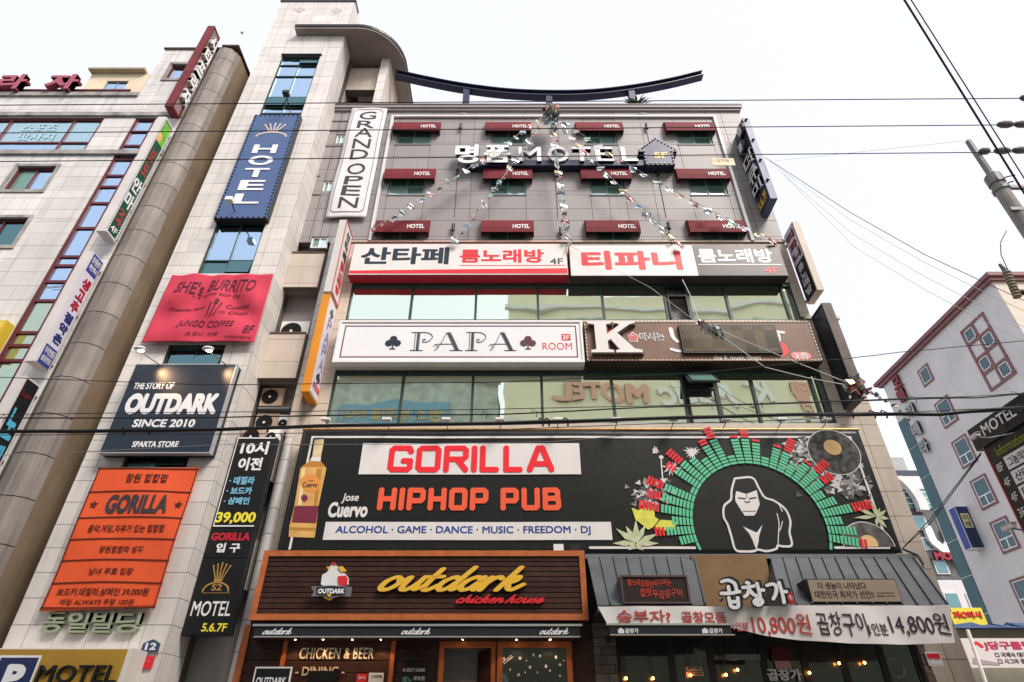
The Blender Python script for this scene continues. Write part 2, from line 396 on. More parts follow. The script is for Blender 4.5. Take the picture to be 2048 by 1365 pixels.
mb = MB().box(XL, XR + .06, YM - .10, YM + .3, ZT - .36, ZT - .24).box(XL, XR + .12, YM - .16, YM + .3, ZT - .24, ZT - .12)
mb.build('cornice', cPANEL, main)
MB().box(XL, XR + .14, YM - .18, YM + .4, ZT - .12, ZT - .04).build('parapet_cap', cBROWNEDGE, main)
# dark horizontal grooves on the strip beside the tower
for py in (244, 264, 294, 354, 391, 507):
    z = zY(py, YM); MB().box(XL, xY(735 if py < 300 else 640, py, YM), YM - .035, YM, z - .03, z + .03).build('groove_trim', cBROWNEDGE, main)
# hotel windows
for r, (z0, z1) in enumerate(WZ):
    for c, (x0, x1) in enumerate(WX):
        a = [gHOTD, gHOT, gHOTD, gHOTD] if (r + c) % 2 == 0 or c == 3 and r == 0 else [gHOT, gHOTD, gHOTD, gHOTD]
        if c == 3: a = [gHOT, gHOTD, gHOTD, gHOTD]
        window(main, x0, x1, z0, z1, YM + .03, cGFRAME, 0.075, (0.5,), (0.36,), 0.10, segs=a)
        MB().box(x0 - .03, x1 + .03, YM - .05, YM - .021, z0 - .05, z0 - .005).build('window_sill', cPANEL, main)
for x0, x1, z0, z1 in small:
    window(main, x0, x1, z0, z1, YM + .02, cWHITE, 0.05, (0.5,), (), 0.08, segs=[gHOTD, gHOT])
# conduit frame
pxL, pxR = xY(785.7, 240, YM), xY(1429.5, 245, YM); zc = zY(238, YM)
t_ = thing('wall_conduit', 'white conduit pipe running over the top row of awnings and down both sides', 'conduit', (pxL, YM, ZH))
MB().box(pxL-.05, pxL+.05, YM-.11, YM-.03, ZH+.02, zc).build('pipe', cPIPE, t_)
MB().box(pxR-.05, pxR+.05, YM-.11, YM-.03, ZH+.02, zc).build('pipe', cPIPE, t_)
MB().box(pxL-.05, pxR+.05, YM-.11, YM-.03, zc+.003, zc+.09).build('pipe', cPIPE, t_)
# awnings
ordn = ['leftmost', 'second from the left', 'third from the left', 'rightmost']
rown = ['top', 'middle', 'lowest']
xh = [(785, 880, 250), (969, 1063, 250), (1153, 1246, 250), (1336, 1430, 250)]
AX = [(xY(a, 356, YAW), xY(b, 356, YAW)) for a, b in acols]
dz_row = WZ[0][0] - WZ[1][0]
zaw = zY(357, YAW); AH = zY(335.5, YAW) - zY(357, YAW)
for r in range(3):
    zb = zY((261, 357, 464)[r], YAW); zt = zb + AH + .16
    for c in range(4):
        x0, x1 = AX[c]
        t = thing('window_awning', '%s maroon awning lettered HOTEL in the %s row of hotel windows' % (ordn[c], rown[r]), 'awning', ((x0+x1)/2, YM, zb), 'maroon awnings over the hotel windows')
        prof = [(YM-.02, zt), (YM-.06, zt), (YAW+.12, zb+AH+.08), (YAW+.05, zb+AH), (YAW, zb+.25), (YAW, zb), (YM-.02, zb)]   # side profile
        n = len(prof)
        def P_(x, pr): return [(x, y, z) for y, z in pr]
        mb = MB(); mb.add(P_(x0, prof) + P_(x1, prof), [(i, i+1, i+1+n, i+n) for i in range(5)] + [tuple(range(n))[::-1], tuple(range(n, 2*n))])
        o = mb.build('canopy', cAWN, t)
        MB().tube([(x0+.02, YAW+.015, zb+.01), (x1-.02, YAW+.015, zb+.01)], .015, 5).build('front_bar', cBLACKM, t)
        w = x1 - x0; u0, u1 = x1 - w*.40, x1 - w*.08
        lettering(t, 'HOTEL', lambda u, v, q: (u, YAW - q - .004 + max(0, v-zb-.25)*.05/(AH-.25), v), u0, u1, zb+.16, zb+.36, cAWNS, .006, .02)
# spotlights on the wall
sp = [(922, 258), (1107, 258), (1292, 258), (915, 350), (1110, 352), (1314, 350), (907, 460), (1121, 468), (1336, 457)]
for i, (px, py) in enumerate(sp):
    x, z = onY(px, py, YM)
    t = thing('wall_spotlight', 'small black tube spotlight between the awnings, %s of three in the %s row' % (['left', 'middle', 'right'][i % 3], rown[i // 3]), 'spotlight', (x, YM, z), 'black wall spotlights between the awnings')
    MB().cyl((x, YM-.12, z-.16), .055, 'z', .30, 12).build('lamp_body', cBLACKM, t)
    MB().box(x-.02, x+.02, YM-.08, YM-.02, z-.03, z+.03).build('bracket', cBLACKM, t)
    MB().tube([(x+.0, YM-.03, z-.16), (x+.01, YM-.03, z-1.5), (x, YM-.03, z-2.2)], .012, 4).build('cable', cBROWNEDGE, t)
for px, py, q in ((925, 231, 'left'), (1286, 231, 'right')):
    x, z = onY(px, py, YM)
    mb = MB().ball((x, YM-.02, z), .2, 14, 6, (1, .35, .5)); single('vent_cap', mb, cPANEL, 'small grey dome vent above the top awnings, the %s one' % q, 'vent')
# ---- lower floors of the main building
ZG = 0.12
XC = -5.99                                           # right side of the air-conditioner recess
X4 = [xY(692, 641, YM), xY(1594, 641, YM)]; X3 = [xY(649, 849, YM), xY(1670, 849, YM)]
XW0 = (X4[0] + X3[0]) / 2; XW4 = X4[1]; XW3 = X3[1]
XW4 = 8.72; XW3 = 8.72
lowh = [(XW0, XW4, Z4b, Z4t), (XW0, XW3, Z3b, Z3t), (-5.45, 1.5, ZG, zY(1245, 14.0)), (1.72, 8.7, ZG, zY(1235, 14.0))]
wallh(main, XC, XR, ZG, ZH, YM, 0.3, cGROUT, lowh, 'tile_backing')
wallh(main, XR, XR2, ZG, ZST, YM, 0.3, cGROUT, (), 'tile_backing')
MB().box(XR2-.02, XR2+.0, YM+.3, YM+9, 0, ZST-.05).build('side_wall', cCREAM, main)
MB().box(XR-.2, XR2+.06, YM-.06, YM+9, ZST, ZST+.10).build('ledge', cCREAM, main)
MB().box(XC, XR+.03, YM-.07, YM, ZH-.02, ZH+.05).build('ledge', cCREAM, main)
MB().box(XC, XR+.035, YM-.075, YM, ZH+.052, ZH+.075).build('ledge_cap', cBROWNEDGE, main)
field(main, XC, XW0, ZG, ZH-.05, YM, 0.50, .62, cCREAM, lowh, 'tile', limit=90)
field(main, XW4, XR2, ZG, ZST, YM, .55, .62, cCREAM, lowh, 'tile', limit=60)
field(main, XW4, XR, ZST+.1, ZH-.05, YM, .55, .62, cCREAM, lowh, 'tile', limit=60)
field(main, XW0, XW4, Z4t, ZH-.05, YM, 1.1, .62, cCREAM, (), 'tile', limit=20)
field(main, XW0, XW4, Z3t, Z4b, YM, 1.1, .62, cCREAM, (), 'tile', limit=20)
field(main, XW0, XW4, zY(1110, YM), Z3b, YM, 1.1, .62, cCREAM, (), 'tile', limit=20)
MB().box(XW0, XW3, YM-.16, YM-.03, Z3b-.16, Z3b-.02).build('window_ledge', cCREAM, main)
def band(Xs, Z0, Z1, dark_i, label):
    """row of mirror glass panes between dark mullions"""
    w0, w1 = Xs[0], Xs[-1]; fr = [(x - w0)/(w1 - w0) for x in Xs[1:-1]]
    mb = MB(); Y = YM + .02
    mb.box(w0, w1, Y, Y+.12, Z0, Z0+.05); mb.box(w0, w1, Y, Y+.12, Z1-.13, Z1)
    for x in Xs: mb.box(x-.035, x+.035, Y+.003, Y+.117, Z0+.05, Z1-.13)
    f = mb.build('window', cDFRAME, main)
    for i in range(len(Xs)-1):
        if i == dark_i: continue
        a, b = Xs[i]+.03, Xs[i+1]-.03; t = random.uniform(-.003, .003); t2 = random.uniform(-.002, .002); yb = Y+.07
        MB().hexa([(a,yb+t,Z0+.02),(b,yb+t2,Z0+.02),(b,yb-t,Z1-.02),(a,yb-t2,Z1-.02)], [(a,yb+.03,Z0+.02),(b,yb+.03,Z0+.02),(b,yb+.03,Z1-.02),(a,yb+.03,Z1-.02)]).build('pane', gBAND, f)
    return f
m4 = [818, 950, 1077, 1210, 1339, 1387, 1466]; Xs4 = [XW0] + [xY(p, 640, YM) for p in m4] + [XW4 - .28, XW4]
f4 = band(Xs4, Z4b, Z4t, 5, '')
m3 = [795.6, 942, 1086, 1233, 1381, 1450, 1526]; Xs3 = [XW0] + [xY(p, 848, YM) for p in m3] + [XW3 - .3, XW3]
f3 = band(Xs3, Z3b, Z3t, 5, '')
# interiors behind the two openings
for (xa, xb, z0, z1, k) in ((Xs4[5], Xs4[6], Z4b, Z4t, 4), (Xs3[5], Xs3[6], Z3b, Z3t, 3)):
    MB().box(xa-.6, xb+.6, YM+1.2, YM+1.25, z0-.3, z1+.3).build('interior_wall', mat('room_brown', (0.14, 0.055, 0.035), 0.8, var=0.3), main)
    MB().box(xa-.6, xb+.6, YM+.32, YM+1.25, z1-.02, z1+.03).build('interior_ceiling', cDARK, main)
    # inward-opened sash and its frame
    q = MB().box(xa+.05, xa+.10, YM-.02, YM+.13, z0+.06, z1-.15).box(xb-.10, xb-.05, YM-.02, YM+.13, z0+.06, z1-.15).box(xa+.10, xb-.10, YM-.02, YM+.13, z0+.62*(z1-z0), z0+.62*(z1-z0)+.07)
    f = q.build('opening_sash', cBLACKM, main)
    if k == 3:
        MB().box(xa+.10, xb-.10, YM+.03, YM+.05, z0+.08, z0+.62*(z1-z0)).build('pane', gBAND, f)
        # open top-hung sash leaning out
        a, b = xa+.03, xb-.03; zt = z1-.12
        MB().hexa([(a,YM-.04,zt),(b,YM-.04,zt),(b,YM-.42,zt-.52),(a,YM-.42,zt-.52)], [(a,YM,zt),(b,YM,zt),(b,YM-.38,zt-.54),(a,YM-.38,zt-.54)]).build('open_sash', cBLACKM, f)
        MB().hexa([(a+.1,YM-.12,zt-.08),(b-.1,YM-.12,zt-.08),(b-.1,YM-.425,zt-.48),(a+.1,YM-.425,zt-.48)], [(a+.1,YM-.10,zt-.1),(b-.1,YM-.10,zt-.1),(b-.1,YM-.41,zt-.5),(a+.1,YM-.41,zt-.5)]).build('pane', gHOTD, f)
    else:
        MB().box(xa+.35, xa+.62, YM+1.17, YM+1.2, z0+.55, z0+.8).build('wall_picture', mat('orange_note', (0.5, 0.16, 0.06), 0.6), main)
# right grey-tiled returns beside glass: dark side reveals already in mullions
# ---- recess with stacked balconies between tower and main block
YB = 14.15; YD = 16.2
lev = [(zY(507, YB), zY(575, YB)), (zY(668, YB), zY(757, YB)), (zY(872, YB), zY(962, YB)), (zY(1080, YB), zY(1180, YB))]
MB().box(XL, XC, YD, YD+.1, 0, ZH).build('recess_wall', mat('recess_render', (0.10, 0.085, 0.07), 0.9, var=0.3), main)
for i, (zt, zb) in enumerate(lev):
    zt = min(zt, zY(507, YM))
    MB().box(XL, XC, YB+.01, YB+.2, zb, zt).build('balcony_wall', cGROUT, main)
    field(main, XL+.01, XC-.01, zb, zt, YB+.01, 1.2, (zt-zb)/2, cCREAM, (), 'tile')
    MB().box(XL+.01, XC-.01, YB-.035, YB+.22, zt, zt+.05).build('balcony_cap', cBROWNEDGE, main)
    MB().box(XL, XC, YB+.2, YD, zb, zb+.18).build('balcony_floor', mat('concrete_slab', (0.22, 0.19, 0.17), 0.9, var=.2), main)
# rounded pilaster at left edge of the main block
mb = MB(); zz = zY(850, YM); mb.add([], [])
def quarter(xc, yc, r, z0, z1, a0, a1, n, m, par, name):
    mb = MB()
    for i in range(n):
        t0 = a0 + (a1-a0)*i/n; t1 = a0 + (a1-a0)*(i+1)/n
        p = [(xc + r*math.cos(t0), yc + r*math.sin(t0)), (xc + r*math.cos(t1), yc + r*math.sin(t1))]
        mb.hexa([(p[0][0], p[0][1], z0), (p[1][0], p[1][1], z0), (p[1][0], p[1][1], z1), (p[0][0], p[0][1], z1)],
                [(xc, yc, z0), (xc, yc, z0), (xc, yc, z1), (xc, yc, z1)])
    return mb.build(name, m, par, smooth=False)
zs_ = []
z = ZG
while z < ZH - .3:
    z2 = min(z + .62, ZH - .06); quarter(XC+.30, YM, .30, z+.008, z2-.008, math.pi, 1.5*math.pi, 6, cTILE2, main, 'round_tile'); z = z2
# rooftop penthouse piece with pillar under the canopy
YP = 14.75
zr = ZT - .3
pA = box4(690, 760, 138, 205, YP)
pt = thing('stair_penthouse', 'small stone-tiled rooftop penthouse with an opening, under the curved canopy', 'penthouse', (-6.2, YP, zr))
zt1 = zY(138, YP); zo = zY(181, YP)
xp0, xp1 = xY(746, 200, YM+.1), xY(763, 200, YM+.1)
MB().box(-7.05, xp0, YP, YP+.3, zo, zt1).build('wall', cGROUT, pt)
field(pt, -7.04, xp0, zo, zt1, YP, 1.2, .55, cCREAM, (), 'tile')
MB().box(-7.05, xp0, YP-.03, YP+.35, zt1, zt1+.06).build('wall_cap', cBROWNEDGE, pt)
MB().box(-7.05, xp0, YP+1.6, YP+1.7, zr, zt1).build('rear_wall', cDARKG, pt)
MB().box(xp0, xp1, YM+.1, YM+2.2, zr, zY(112, YM+.1)).build('pillar', cGROUT, pt)
field(pt, xp0, xp1, zr, zY(112, YM+.1), YM+.1, 1, .6, cTILE, (), 'tile')
field(pt, YM+.1, YM+2.2, zr, zY(112, YM+.1), xp1, 1.1, .6, cCREAM, (), 'tile', axis='x', sgn=1)  # warm sunlight on this side is put into the tile colour
zq = zY(200, YM+.2)
MB().box(xp1+.021, xp1+.06, YM+1.0, YM+1.3, zr, zq+.8).build('downpipe', cDRED, pt)
# ================================================================ tower
YT = 13.5
XT0, XT1 = -10.38, -7.07
ZTT = zY(5, YT)
tower = thing('stair_tower', 'tall slim stair tower clad in pale stone tiles with a strip of blue glass', 'tower', (-8.7, YT, 0))
wx0, wx1 = xY(568, 112, YT), xY(641, 112, YT)
wx0 = (wx0 + xY(393, 545, YT))/2; wx1 = (wx1 + xY(500, 547, YT))/2
wz = [(zY(548, YT), zY(113, YT)), (zY(732, YT), zY(690, YT)), (zY(935, YT), zY(905, YT))]
th_ = [(wx0, wx1, a, b) for a, b in wz] + [(-10.0, -7.6, -1, 2.2)]
wallh(tower, XT0, XT1, 0, ZTT, YT, .3, cGROUT, th_, 'tile_backing')
MB().box(XT0, XT1-.01, YT+.3, YT+4.5, 0, ZTT-.05).build('core', cBEIGE, tower)
MB().box(XT1-.01, XT1, YT+.3, YT+4.5, 0, ZTT-.05).build('side_backing', cGROUT, tower)
field(tower, XT0, XT1, 2.4, ZTT, YT, .83, .52, cTILE, th_, 'tile', offa=XT0, limit=285)
field(tower, YT+.0, YM+.0, 0, ZTT, XT1, .9, .52, cTILE, (), 'tile', axis='x', sgn=1, offa=YT, offz=0.0)
field(tower, YM+.35, YT+4.5, ZT-.3, ZTT, XT1, .9, .52, cCREAM, (), 'tile', axis='x', sgn=1, offa=YT, limit=200)  # sun-warmed upper flank: the glow is painted by a creamer tile
MB().box(XT0-.04, XT1+.06, YT-.07, YT+.5, ZTT, ZTT+.08).build('top_cap', cBLACKM, tower)
for px, py in ((600, 21), (674, 23)):
    x, z = onY(px, py, YT); r = .26
    MB().plate([(x-r,z),(x,z-r),(x+r,z),(x,z+r)], YT-.03, YT-.02).build('diamond_inlay', mat('inlay', (0.50, 0.43, 0.42), .5), tower)
# blue window strip of the tower
def vstrip(par, x0, x1, zs, xm, mats, name='window', mf=None, Y=YT+.03, fw=.05):
    mf = mf or cDFRAME
    mb = MB(); zb, zt = zs[0], zs[-1]
    mb.box(x0, x0+fw, Y, Y+.08, zb, zt).box(x1-fw, x1, Y, Y+.08, zb, zt).box(xm-fw/3, xm+fw/3, Y+.004, Y+.076, zb, zt)
    for z in zs: mb.box(x0+fw, x1-fw, Y+.006, Y+.08, z-fw/2, z+fw/2)
    f = mb.build(name, mf, par)
    for j in range(len(zs)-1):
        for i, (a, b) in enumerate(((x0+.02, xm), (xm, x1-.02))):
            t = random.uniform(-.004, .004)
            m = mats[j][i]; yb = Y+.05
            if m is gTEAL and j != 0 or (m is gTEAL and i == 1):   # tilted-out vent panes
                tl = -.10
                MB().hexa([(a+.03,yb-.02+tl,zs[j]+.04),(b-.03,yb-.02+tl,zs[j]+.04),(b-.03,yb-.05,zs[j+1]-.03),(a+.03,yb-.05,zs[j+1]-.03)],[(a+.03,yb+.01+tl,zs[j]+.04),(b-.03,yb+.01+tl,zs[j]+.04),(b-.03,yb-.02,zs[j+1]-.03),(a+.03,yb-.02,zs[j+1]-.03)]).build('vent_pane', m, f)
                MB().box(a, b, yb+.12, yb+.13, zs[j], zs[j+1]).build('pane', cDARKG, f)  # dark sheet standing in for the shaded opening behind the vent
            else:
                MB().hexa([(a,yb+t,zs[j]),(b,yb-t,zs[j]),(b,yb+t*.5,zs[j+1]),(a,yb-t,zs[j+1])],[(a,yb+.02,zs[j]),(b,yb+.02,zs[j]),(b,yb+.02,zs[j+1]),(a,yb+.02,zs[j+1])]).build('pane', m, f)
    return f
xm = (wx0+wx1)/2
zl = [zY(p, YT) for p in (548, 520, 445, 330, 225, 213, 193, 151, 129, 113)]
B2, T2 = [gBLUE, gBLUE], [gTEAL, gTEAL]
vstrip(tower, wx0, wx1, zl, xm, [T2, B2, B2, B2, B2, [gTEAL, gTEAL], B2, B2, [gBLUE, gTEAL]])
vstrip(tower, wx0, wx1, [zY(p, YT) for p in (732, 697, 690)], xm, [T2, B2])
vstrip(tower, wx0, wx1, [zY(p, YT) for p in (935, 905)], xm, [[gTEAL, gTEAL]])
MB().box(wx0-.03, wx1+.06, YT-.09, YT-.021, wz[0][1], wz[0][1]+.05).build('window_hood', cBLACKM, tower)
# canopy slab round the tower's shoulder
ZCn = zY(57, 13.15); xr = -4.7; rr = 1.75; yf = 13.15
pl = [(XT0 + 1.28, yf), (xr - rr, yf)] + [(xr - rr + rr*math.sin(a), yf + rr - rr*math.cos(a)) for a in [i*math.pi/2/10 for i in range(1, 11)]] + [(xr, 17.6), (XT1 + .02, 17.6), (XT1 + .02, YT - .02), (XT0 + 1.28, YT - .02)]
cv = [(x_, y_, ZCn) for x_, y_ in pl] + [(x_, y_, ZCn + .16) for x_, y_ in pl]
n = len(pl); tri = tessellate_polygon([[Vector((p[0], p[1], 0)) for p in pl]])
cb = MB().add(cv, [tuple(t) for t in tri] + [tuple(i+n for i in t) for t in tri] + [(i, (i+1) % n, (i+1) % n+n, i+n) for i in range(n)])
cn = fixn(cb.build('canopy', cSOFFIT, tower))
ed = MB()
for i in range(n-4):
    a, b = Vector(pl[i]), Vector(pl[i+1]); d = (b-a).normalized(); nn = Vector((d.y, -d.x))*.04
    ed.hexa([(a.x,a.y,ZCn+.10),(b.x,b.y,ZCn+.10),(b.x,b.y,ZCn+.26),(a.x,a.y,ZCn+.26)],[(a.x+nn.x,a.y+nn.y,ZCn+.10),(b.x+nn.x,b.y+nn.y,ZCn+.10),(b.x+nn.x,b.y+nn.y,ZCn+.26),(a.x+nn.x,a.y+nn.y,ZCn+.26)])
ed.build('edge_trim', cBLACKM, cn)
x, z = onY(788, 60, 14.6); MB().box(x-.25, x+.25, 14.6, 15.1, ZCn+.2, ZCn+.9).build('roof_stub', cCREAM, tower)
# ---- roof beam
t = thing('roof_beam', 'long curved navy steel beam bowing above the main roof on three posts', 'beam', (1.5, 14.7, ZT))
YR = 14.7
pts = []
for px, py in ((790, 143), (860, 158), (932, 171), (1015, 181), (1097, 184.5), (1180, 183), (1262, 174), (1340, 160), (1406, 144)):
    pts.append(onY(px, py, YR))
P3 = catmull(pts, 5); mb = MB()
for p, q in zip(P3[:-1], P3[1:]):
    for (ya, yb2, za, zb2) in ((YR, YR+.32, .13, .17), (YR, YR+.32, -.17, -.13), (YR+.13, YR+.19, -.13, .13)):
        mb.hexa([(p.x,ya,p.y+za),(q.x,ya,q.y+za),(q.x,ya,q.y+zb2),(p.x,ya,p.y+zb2)],[(p.x,yb2,p.y+za),(q.x,yb2,q.y+za),(q.x,yb2,q.y+zb2),(p.x,yb2,p.y+zb2)])
mb.build('girder', cNAVY, t)
for px in (932, 1098, 1265):
    x, z = onY(px, 190, YR); k = min(P3, key=lambda v: abs(v.x-x))
    MB().box(x-.13, x+.13, YR+.03, YR+.29, ZT-.3, k.y-.17).build('post', cNAVY, t)
# roof plant
x, z = onY(1268, 200, 14.75)
pm = thing('roof_palm', 'small green spiky palm standing on the roof at the right post of the beam', 'plant', (x, 14.9, ZT))
MB().cyl((x, 14.55, ZT-.2), .10, 'z', .35, 8, .07).build('stem', mat('palm_stem', (.12, .08, .05), .9), pm)
random.seed(3)
mb = MB()
for i in range(80):
    a = random.uniform(0, 2*math.pi); el = random.uniform(-.1, 1.25); l = random.uniform(.45, .85); w = .03
    d = Vector((math.cos(a)*math.cos(el), math.sin(a)*math.cos(el)*.7, math.sin(el))); s = Vector((-math.sin(a), math.cos(a), .2))*w
    c0 = Vector((x, 14.55, ZT+.12)); m1 = c0+d*l*.6+Vector((0,0,.06)); e = c0+d*l+Vector((0,0,-.10))
    mb.add([c0-s, c0+s, m1+s, m1-s, e, m1+Vector((0,0,.01))], [(0,1,2,3),(3,2,4)])
mb.build('fronds', mat('palm_green', (.05, .12, .03), .7, var=.3, vscale=6), pm, kind='stuff')
# ================================================================ left building
YL = 13.2; XLR = -11.02; XLL = -24.0
ZLT = zY(101, YL); ZLM = zY(192, YL)
xstep = xY(278, 192, YL)
left = thing('tiled_building', 'pale tiled building with maroon window frames at the left edge', 'building', (-17, YL, 0))
def W(a, b, c, d): return box4(a, b, c, d, YL)
XV0, XV1 = -13.58, -12.85
bandw = box4(-120, 205, 235, 302, YL)
bw = (xY(-150, 237, YL), xY(210, 237, YL), zY(303, YL), zY(237, YL))
lw = [bw, box4(22, 100, 335, 381, YL), (box4(-60, 42, 438, 492, YL)[0], box4(-60, 42, 438, 492, YL)[1], *box4(-60, 42, 438, 492, YL)[2:]),
      box4(338, 374, 131, 159, YL), (XV0, XV1, 3.0, zY(238, YL)),]
XCOR = -11.95                                   # rounded corner column starts here
wallh(left, XLL, XCOR, 0, ZLM, YL, .3, cGROUT, lw, 'tile_backing')
wallh(left, xstep, XCOR, ZLM, ZLT, YL, .3, cGROUT, lw, 'tile_backing')
vis = lambda q: (q[0]+q[1])/2 > -20.5 - .0*(q[2])
field(left, XLL, XCOR, 0, ZLM, YL, .88, .52, cTILE2, lw, 'tile', offa=XCOR, limit=260, view=lambda q: (q[1] > -20 and q[2] > 7))
field(left, xstep, XCOR, ZLM, ZLT, YL, .88, .52, cTILE2, lw, 'tile', offa=XCOR, limit=30)
R_ = .93
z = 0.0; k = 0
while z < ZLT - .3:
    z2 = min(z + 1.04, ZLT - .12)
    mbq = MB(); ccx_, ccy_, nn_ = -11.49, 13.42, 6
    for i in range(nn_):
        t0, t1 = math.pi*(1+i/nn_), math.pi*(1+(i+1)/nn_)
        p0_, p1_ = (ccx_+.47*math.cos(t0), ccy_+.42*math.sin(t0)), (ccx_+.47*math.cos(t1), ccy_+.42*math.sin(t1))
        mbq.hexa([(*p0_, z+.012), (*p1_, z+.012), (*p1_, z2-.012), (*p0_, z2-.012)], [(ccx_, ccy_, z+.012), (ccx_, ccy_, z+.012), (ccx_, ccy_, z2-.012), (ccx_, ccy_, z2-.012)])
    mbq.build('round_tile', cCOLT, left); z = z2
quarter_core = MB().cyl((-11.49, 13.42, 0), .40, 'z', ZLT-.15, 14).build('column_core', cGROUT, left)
MB().box(XCOR, XLR-.005, YL+.21, YL+12, 0, ZLT-.1).build('side_wall', cBEIGE, left)
MB().box(XLL, XCOR-.05, YL+.3, YL+12, 0, ZLM-.2).build('rear_block', cBEIGE, left)
MB().box(xstep, XCOR-.05, YL+.3, YL+5, ZLM-.2, ZLT-.2).build('rear_block', cBEIGE, left)
MB().box(xstep-.05, XCOR+.3, YL-.09, YL+.4, ZLT, ZLT+.07).box(XCOR+.3, XLR+.05, YL-.20, YL+5.5, ZLT-.003, ZLT+.067).build('roof_cap', cBROWNEDGE, left)
st = mat('stained_ledge', (.36, .34, .32), .8, var=.45, vscale=2.2, streak=.4)
for py in (192, 232, 308): MB().box(XLL, (xstep if py == 192 else XCOR), YL-.10, YL-.022, zY(py, YL)-.10, zY(py, YL)+.10).build('ledge', st, left)
for b in lw[1:4]: MB().box(b[0]-.12, b[1]+.12, YL-.06, YL-.023, b[2]-.14, b[2]-.01).box(b[0]-.12, b[1]+.12, YL-.06, YL-.023, b[3]+.01, b[3]+.12).box(b[0]-.12, b[0]-.01, YL-.055, YL-.023, b[2]-.01, b[3]+.01).box(b[1]+.01, b[1]+.12, YL-.055, YL-.023, b[2]-.01, b[3]+.01).build('window_surround', st, left)
x0, x1, z0, z1 = lw[0]
f = window(left, x0, x1, z0, z1, YL+.02, cMFRAME, .09, [(xY(p, 260, YL)-x0)/(x1-x0) for p in (-105, 8, 136)], (.28,), .1, segs=[gBLUE, gBLUE, gBLUE, gCYAN]+[gCYAN]*4)
tx0, tx1 = xY(45, 250, YL), xY(115, 250, YL)
lettering(f, '스포츠', FY(YL+.045), tx0, tx1, zY(259, YL), zY(245, YL), mat('frost', (.45, .6, .66), .5), .006, 0)
lettering(f, '맛사지', FY(YL+.045), tx0+.1, tx1+.1, zY(279, YL), zY(264, YL), MATS['frost'], .006, 0)
window(left, *lw[1], YL+.05, cMFRAME, .07, (.5,), (), .1, segs=[gHOTD, gBLUE])
window(left, *lw[2], YL+.05, cMFRAME, .07, (.5,), (), .1, segs=[gTEAL, gTEAL])
window(left, *lw[3], YL+.05, cMFRAME, .08, (), (), .1, segs=[gBLUE])
zz = [3.0]; seq = [zY(p, YL) for p in (1010, 960, 900, 870, 810, 720, 690, 664, 600, 562, 530, 512, 455, 405, 372, 350, 318, 306, 290, 262, 238)]
gG = glass_mat('pale_green_glass', (.58, .70, .56), fac=.7, dark=(.15, .2, .13))
zall = zz + seq; mats = []
for i in range(len(zall)-1): mats.append([gG if i < 9 else gBLUE]*2)
vstrip(left, XV0, XV1, zall, XV1-.03, mats, mf=cMFRAME, Y=YL+.02, fw=.09)
# roof letters and rail
t = thing('roof_sign', 'maroon roof letters reading 라자 on a rail along the left roof edge', 'sign', (-17, YL, ZLM+.1))
mR = mat('faded_maroon_letter', (.36, .07, .11), .5, var=.15, vscale=3)
for a, b in ((XLL, xY(258, 185, YL)),):
    MB().box(a, b, YL-.02, YL+.04, zY(188, YL), zY(185.5, YL)).box(a, b, YL-.02, YL+.04, zY(182, YL), zY(179.5, YL)).build('rail', cMFRAME, t)
for s, bx in (('라', (4, 60, 159, 188)), ('자', (100, 163, 159, 188)), ('프', (-95, -35, 159, 188))):
    X0, X1, Z0, Z1 = box4(*bx, YL-.05); lettering(t, s, FY(YL-.05), X0, X1, Z0, Z1, mR, .22, .035, name='letter')
# set back penthouse
YPH = 15.8
zr_ = zY(148, YPH); yfr = (zr_-EYE)/(zY(137.5, 1.0)-EYE)
a = (xY(184, 150, YPH), xY(300, 150, YPH), 0, zr_)
t = thing('cream_penthouse', 'cream rooftop penthouse with a flat overhanging slab roof and one window', 'penthouse', ((a[0]+a[1])/2, YPH, ZLM-.3))
zb_ = ZLM-.4; wn_ = box4(208, 252, 162, 182, YPH)
wallh(t, a[0], a[1], zb_, a[3], YPH, .2, mat('cream_paint', (.66, .55, .40), .8, var=.1), [wn_], 'wall')
window(t, *wn_, YPH+.05, cGREYM, .05, (.5,), (), .08, segs=[gBLUE, gBLUE])
MB().box(xY(175, 138, yfr), xY(288, 138, yfr), yfr, YPH+2, a[3]+.003, a[3]+.12).build('roof', mat('cream_soffit', (.42, .36, .27), .9, var=.15), t)
# left antenna
x, z = onY(484, 66, YL+2)
single('roof_antenna', MB().tube([(x-.12, YL+2, ZLT-.2), (x, YL+2, z)], .02, 4).ball((x, YL+2, z), .07, 6, 4), cGREYM, 'thin antenna rod on the roof behind the maroon sign', 'antenna')
# ================================================================ sign helpers
def boxsign(name, label, box, Y, depth, mface, mside, group=None, frame=None, fw=.05, cat='sign', frame_proud=.03):
    X0, X1, Z0, Z1 = box4(*box, Y)
    t = thing(name, label, cat, ((X0+X1)/2, Y+depth, Z0), group)
    MB().box(X0, X1, Y+.003, Y+depth, Z0, Z1).build('sign_case', mside, t)
    MB().box(X0+.02, X1-.02, Y-.012, Y+.003, Z0+.02, Z1-.02).build('sign_face', mface, t)
    if frame:
        mb = MB(); y0 = Y-frame_proud-.012
        mb.box(X0-.004, X1+.004, y0, Y+depth*.5, Z1-fw, Z1+.004).box(X0-.004, X1+.004, y0, Y+depth*.5, Z0-.004, Z0+fw).box(X0-.004, X0+fw, y0+.002, Y+depth*.5, Z0+fw, Z1-fw).box(X1-fw, X1+.004, y0+.002, Y+depth*.5, Z0+fw, Z1-fw)
        mb.build('frame', frame, t)
    return t, X0, X1, Z0, Z1
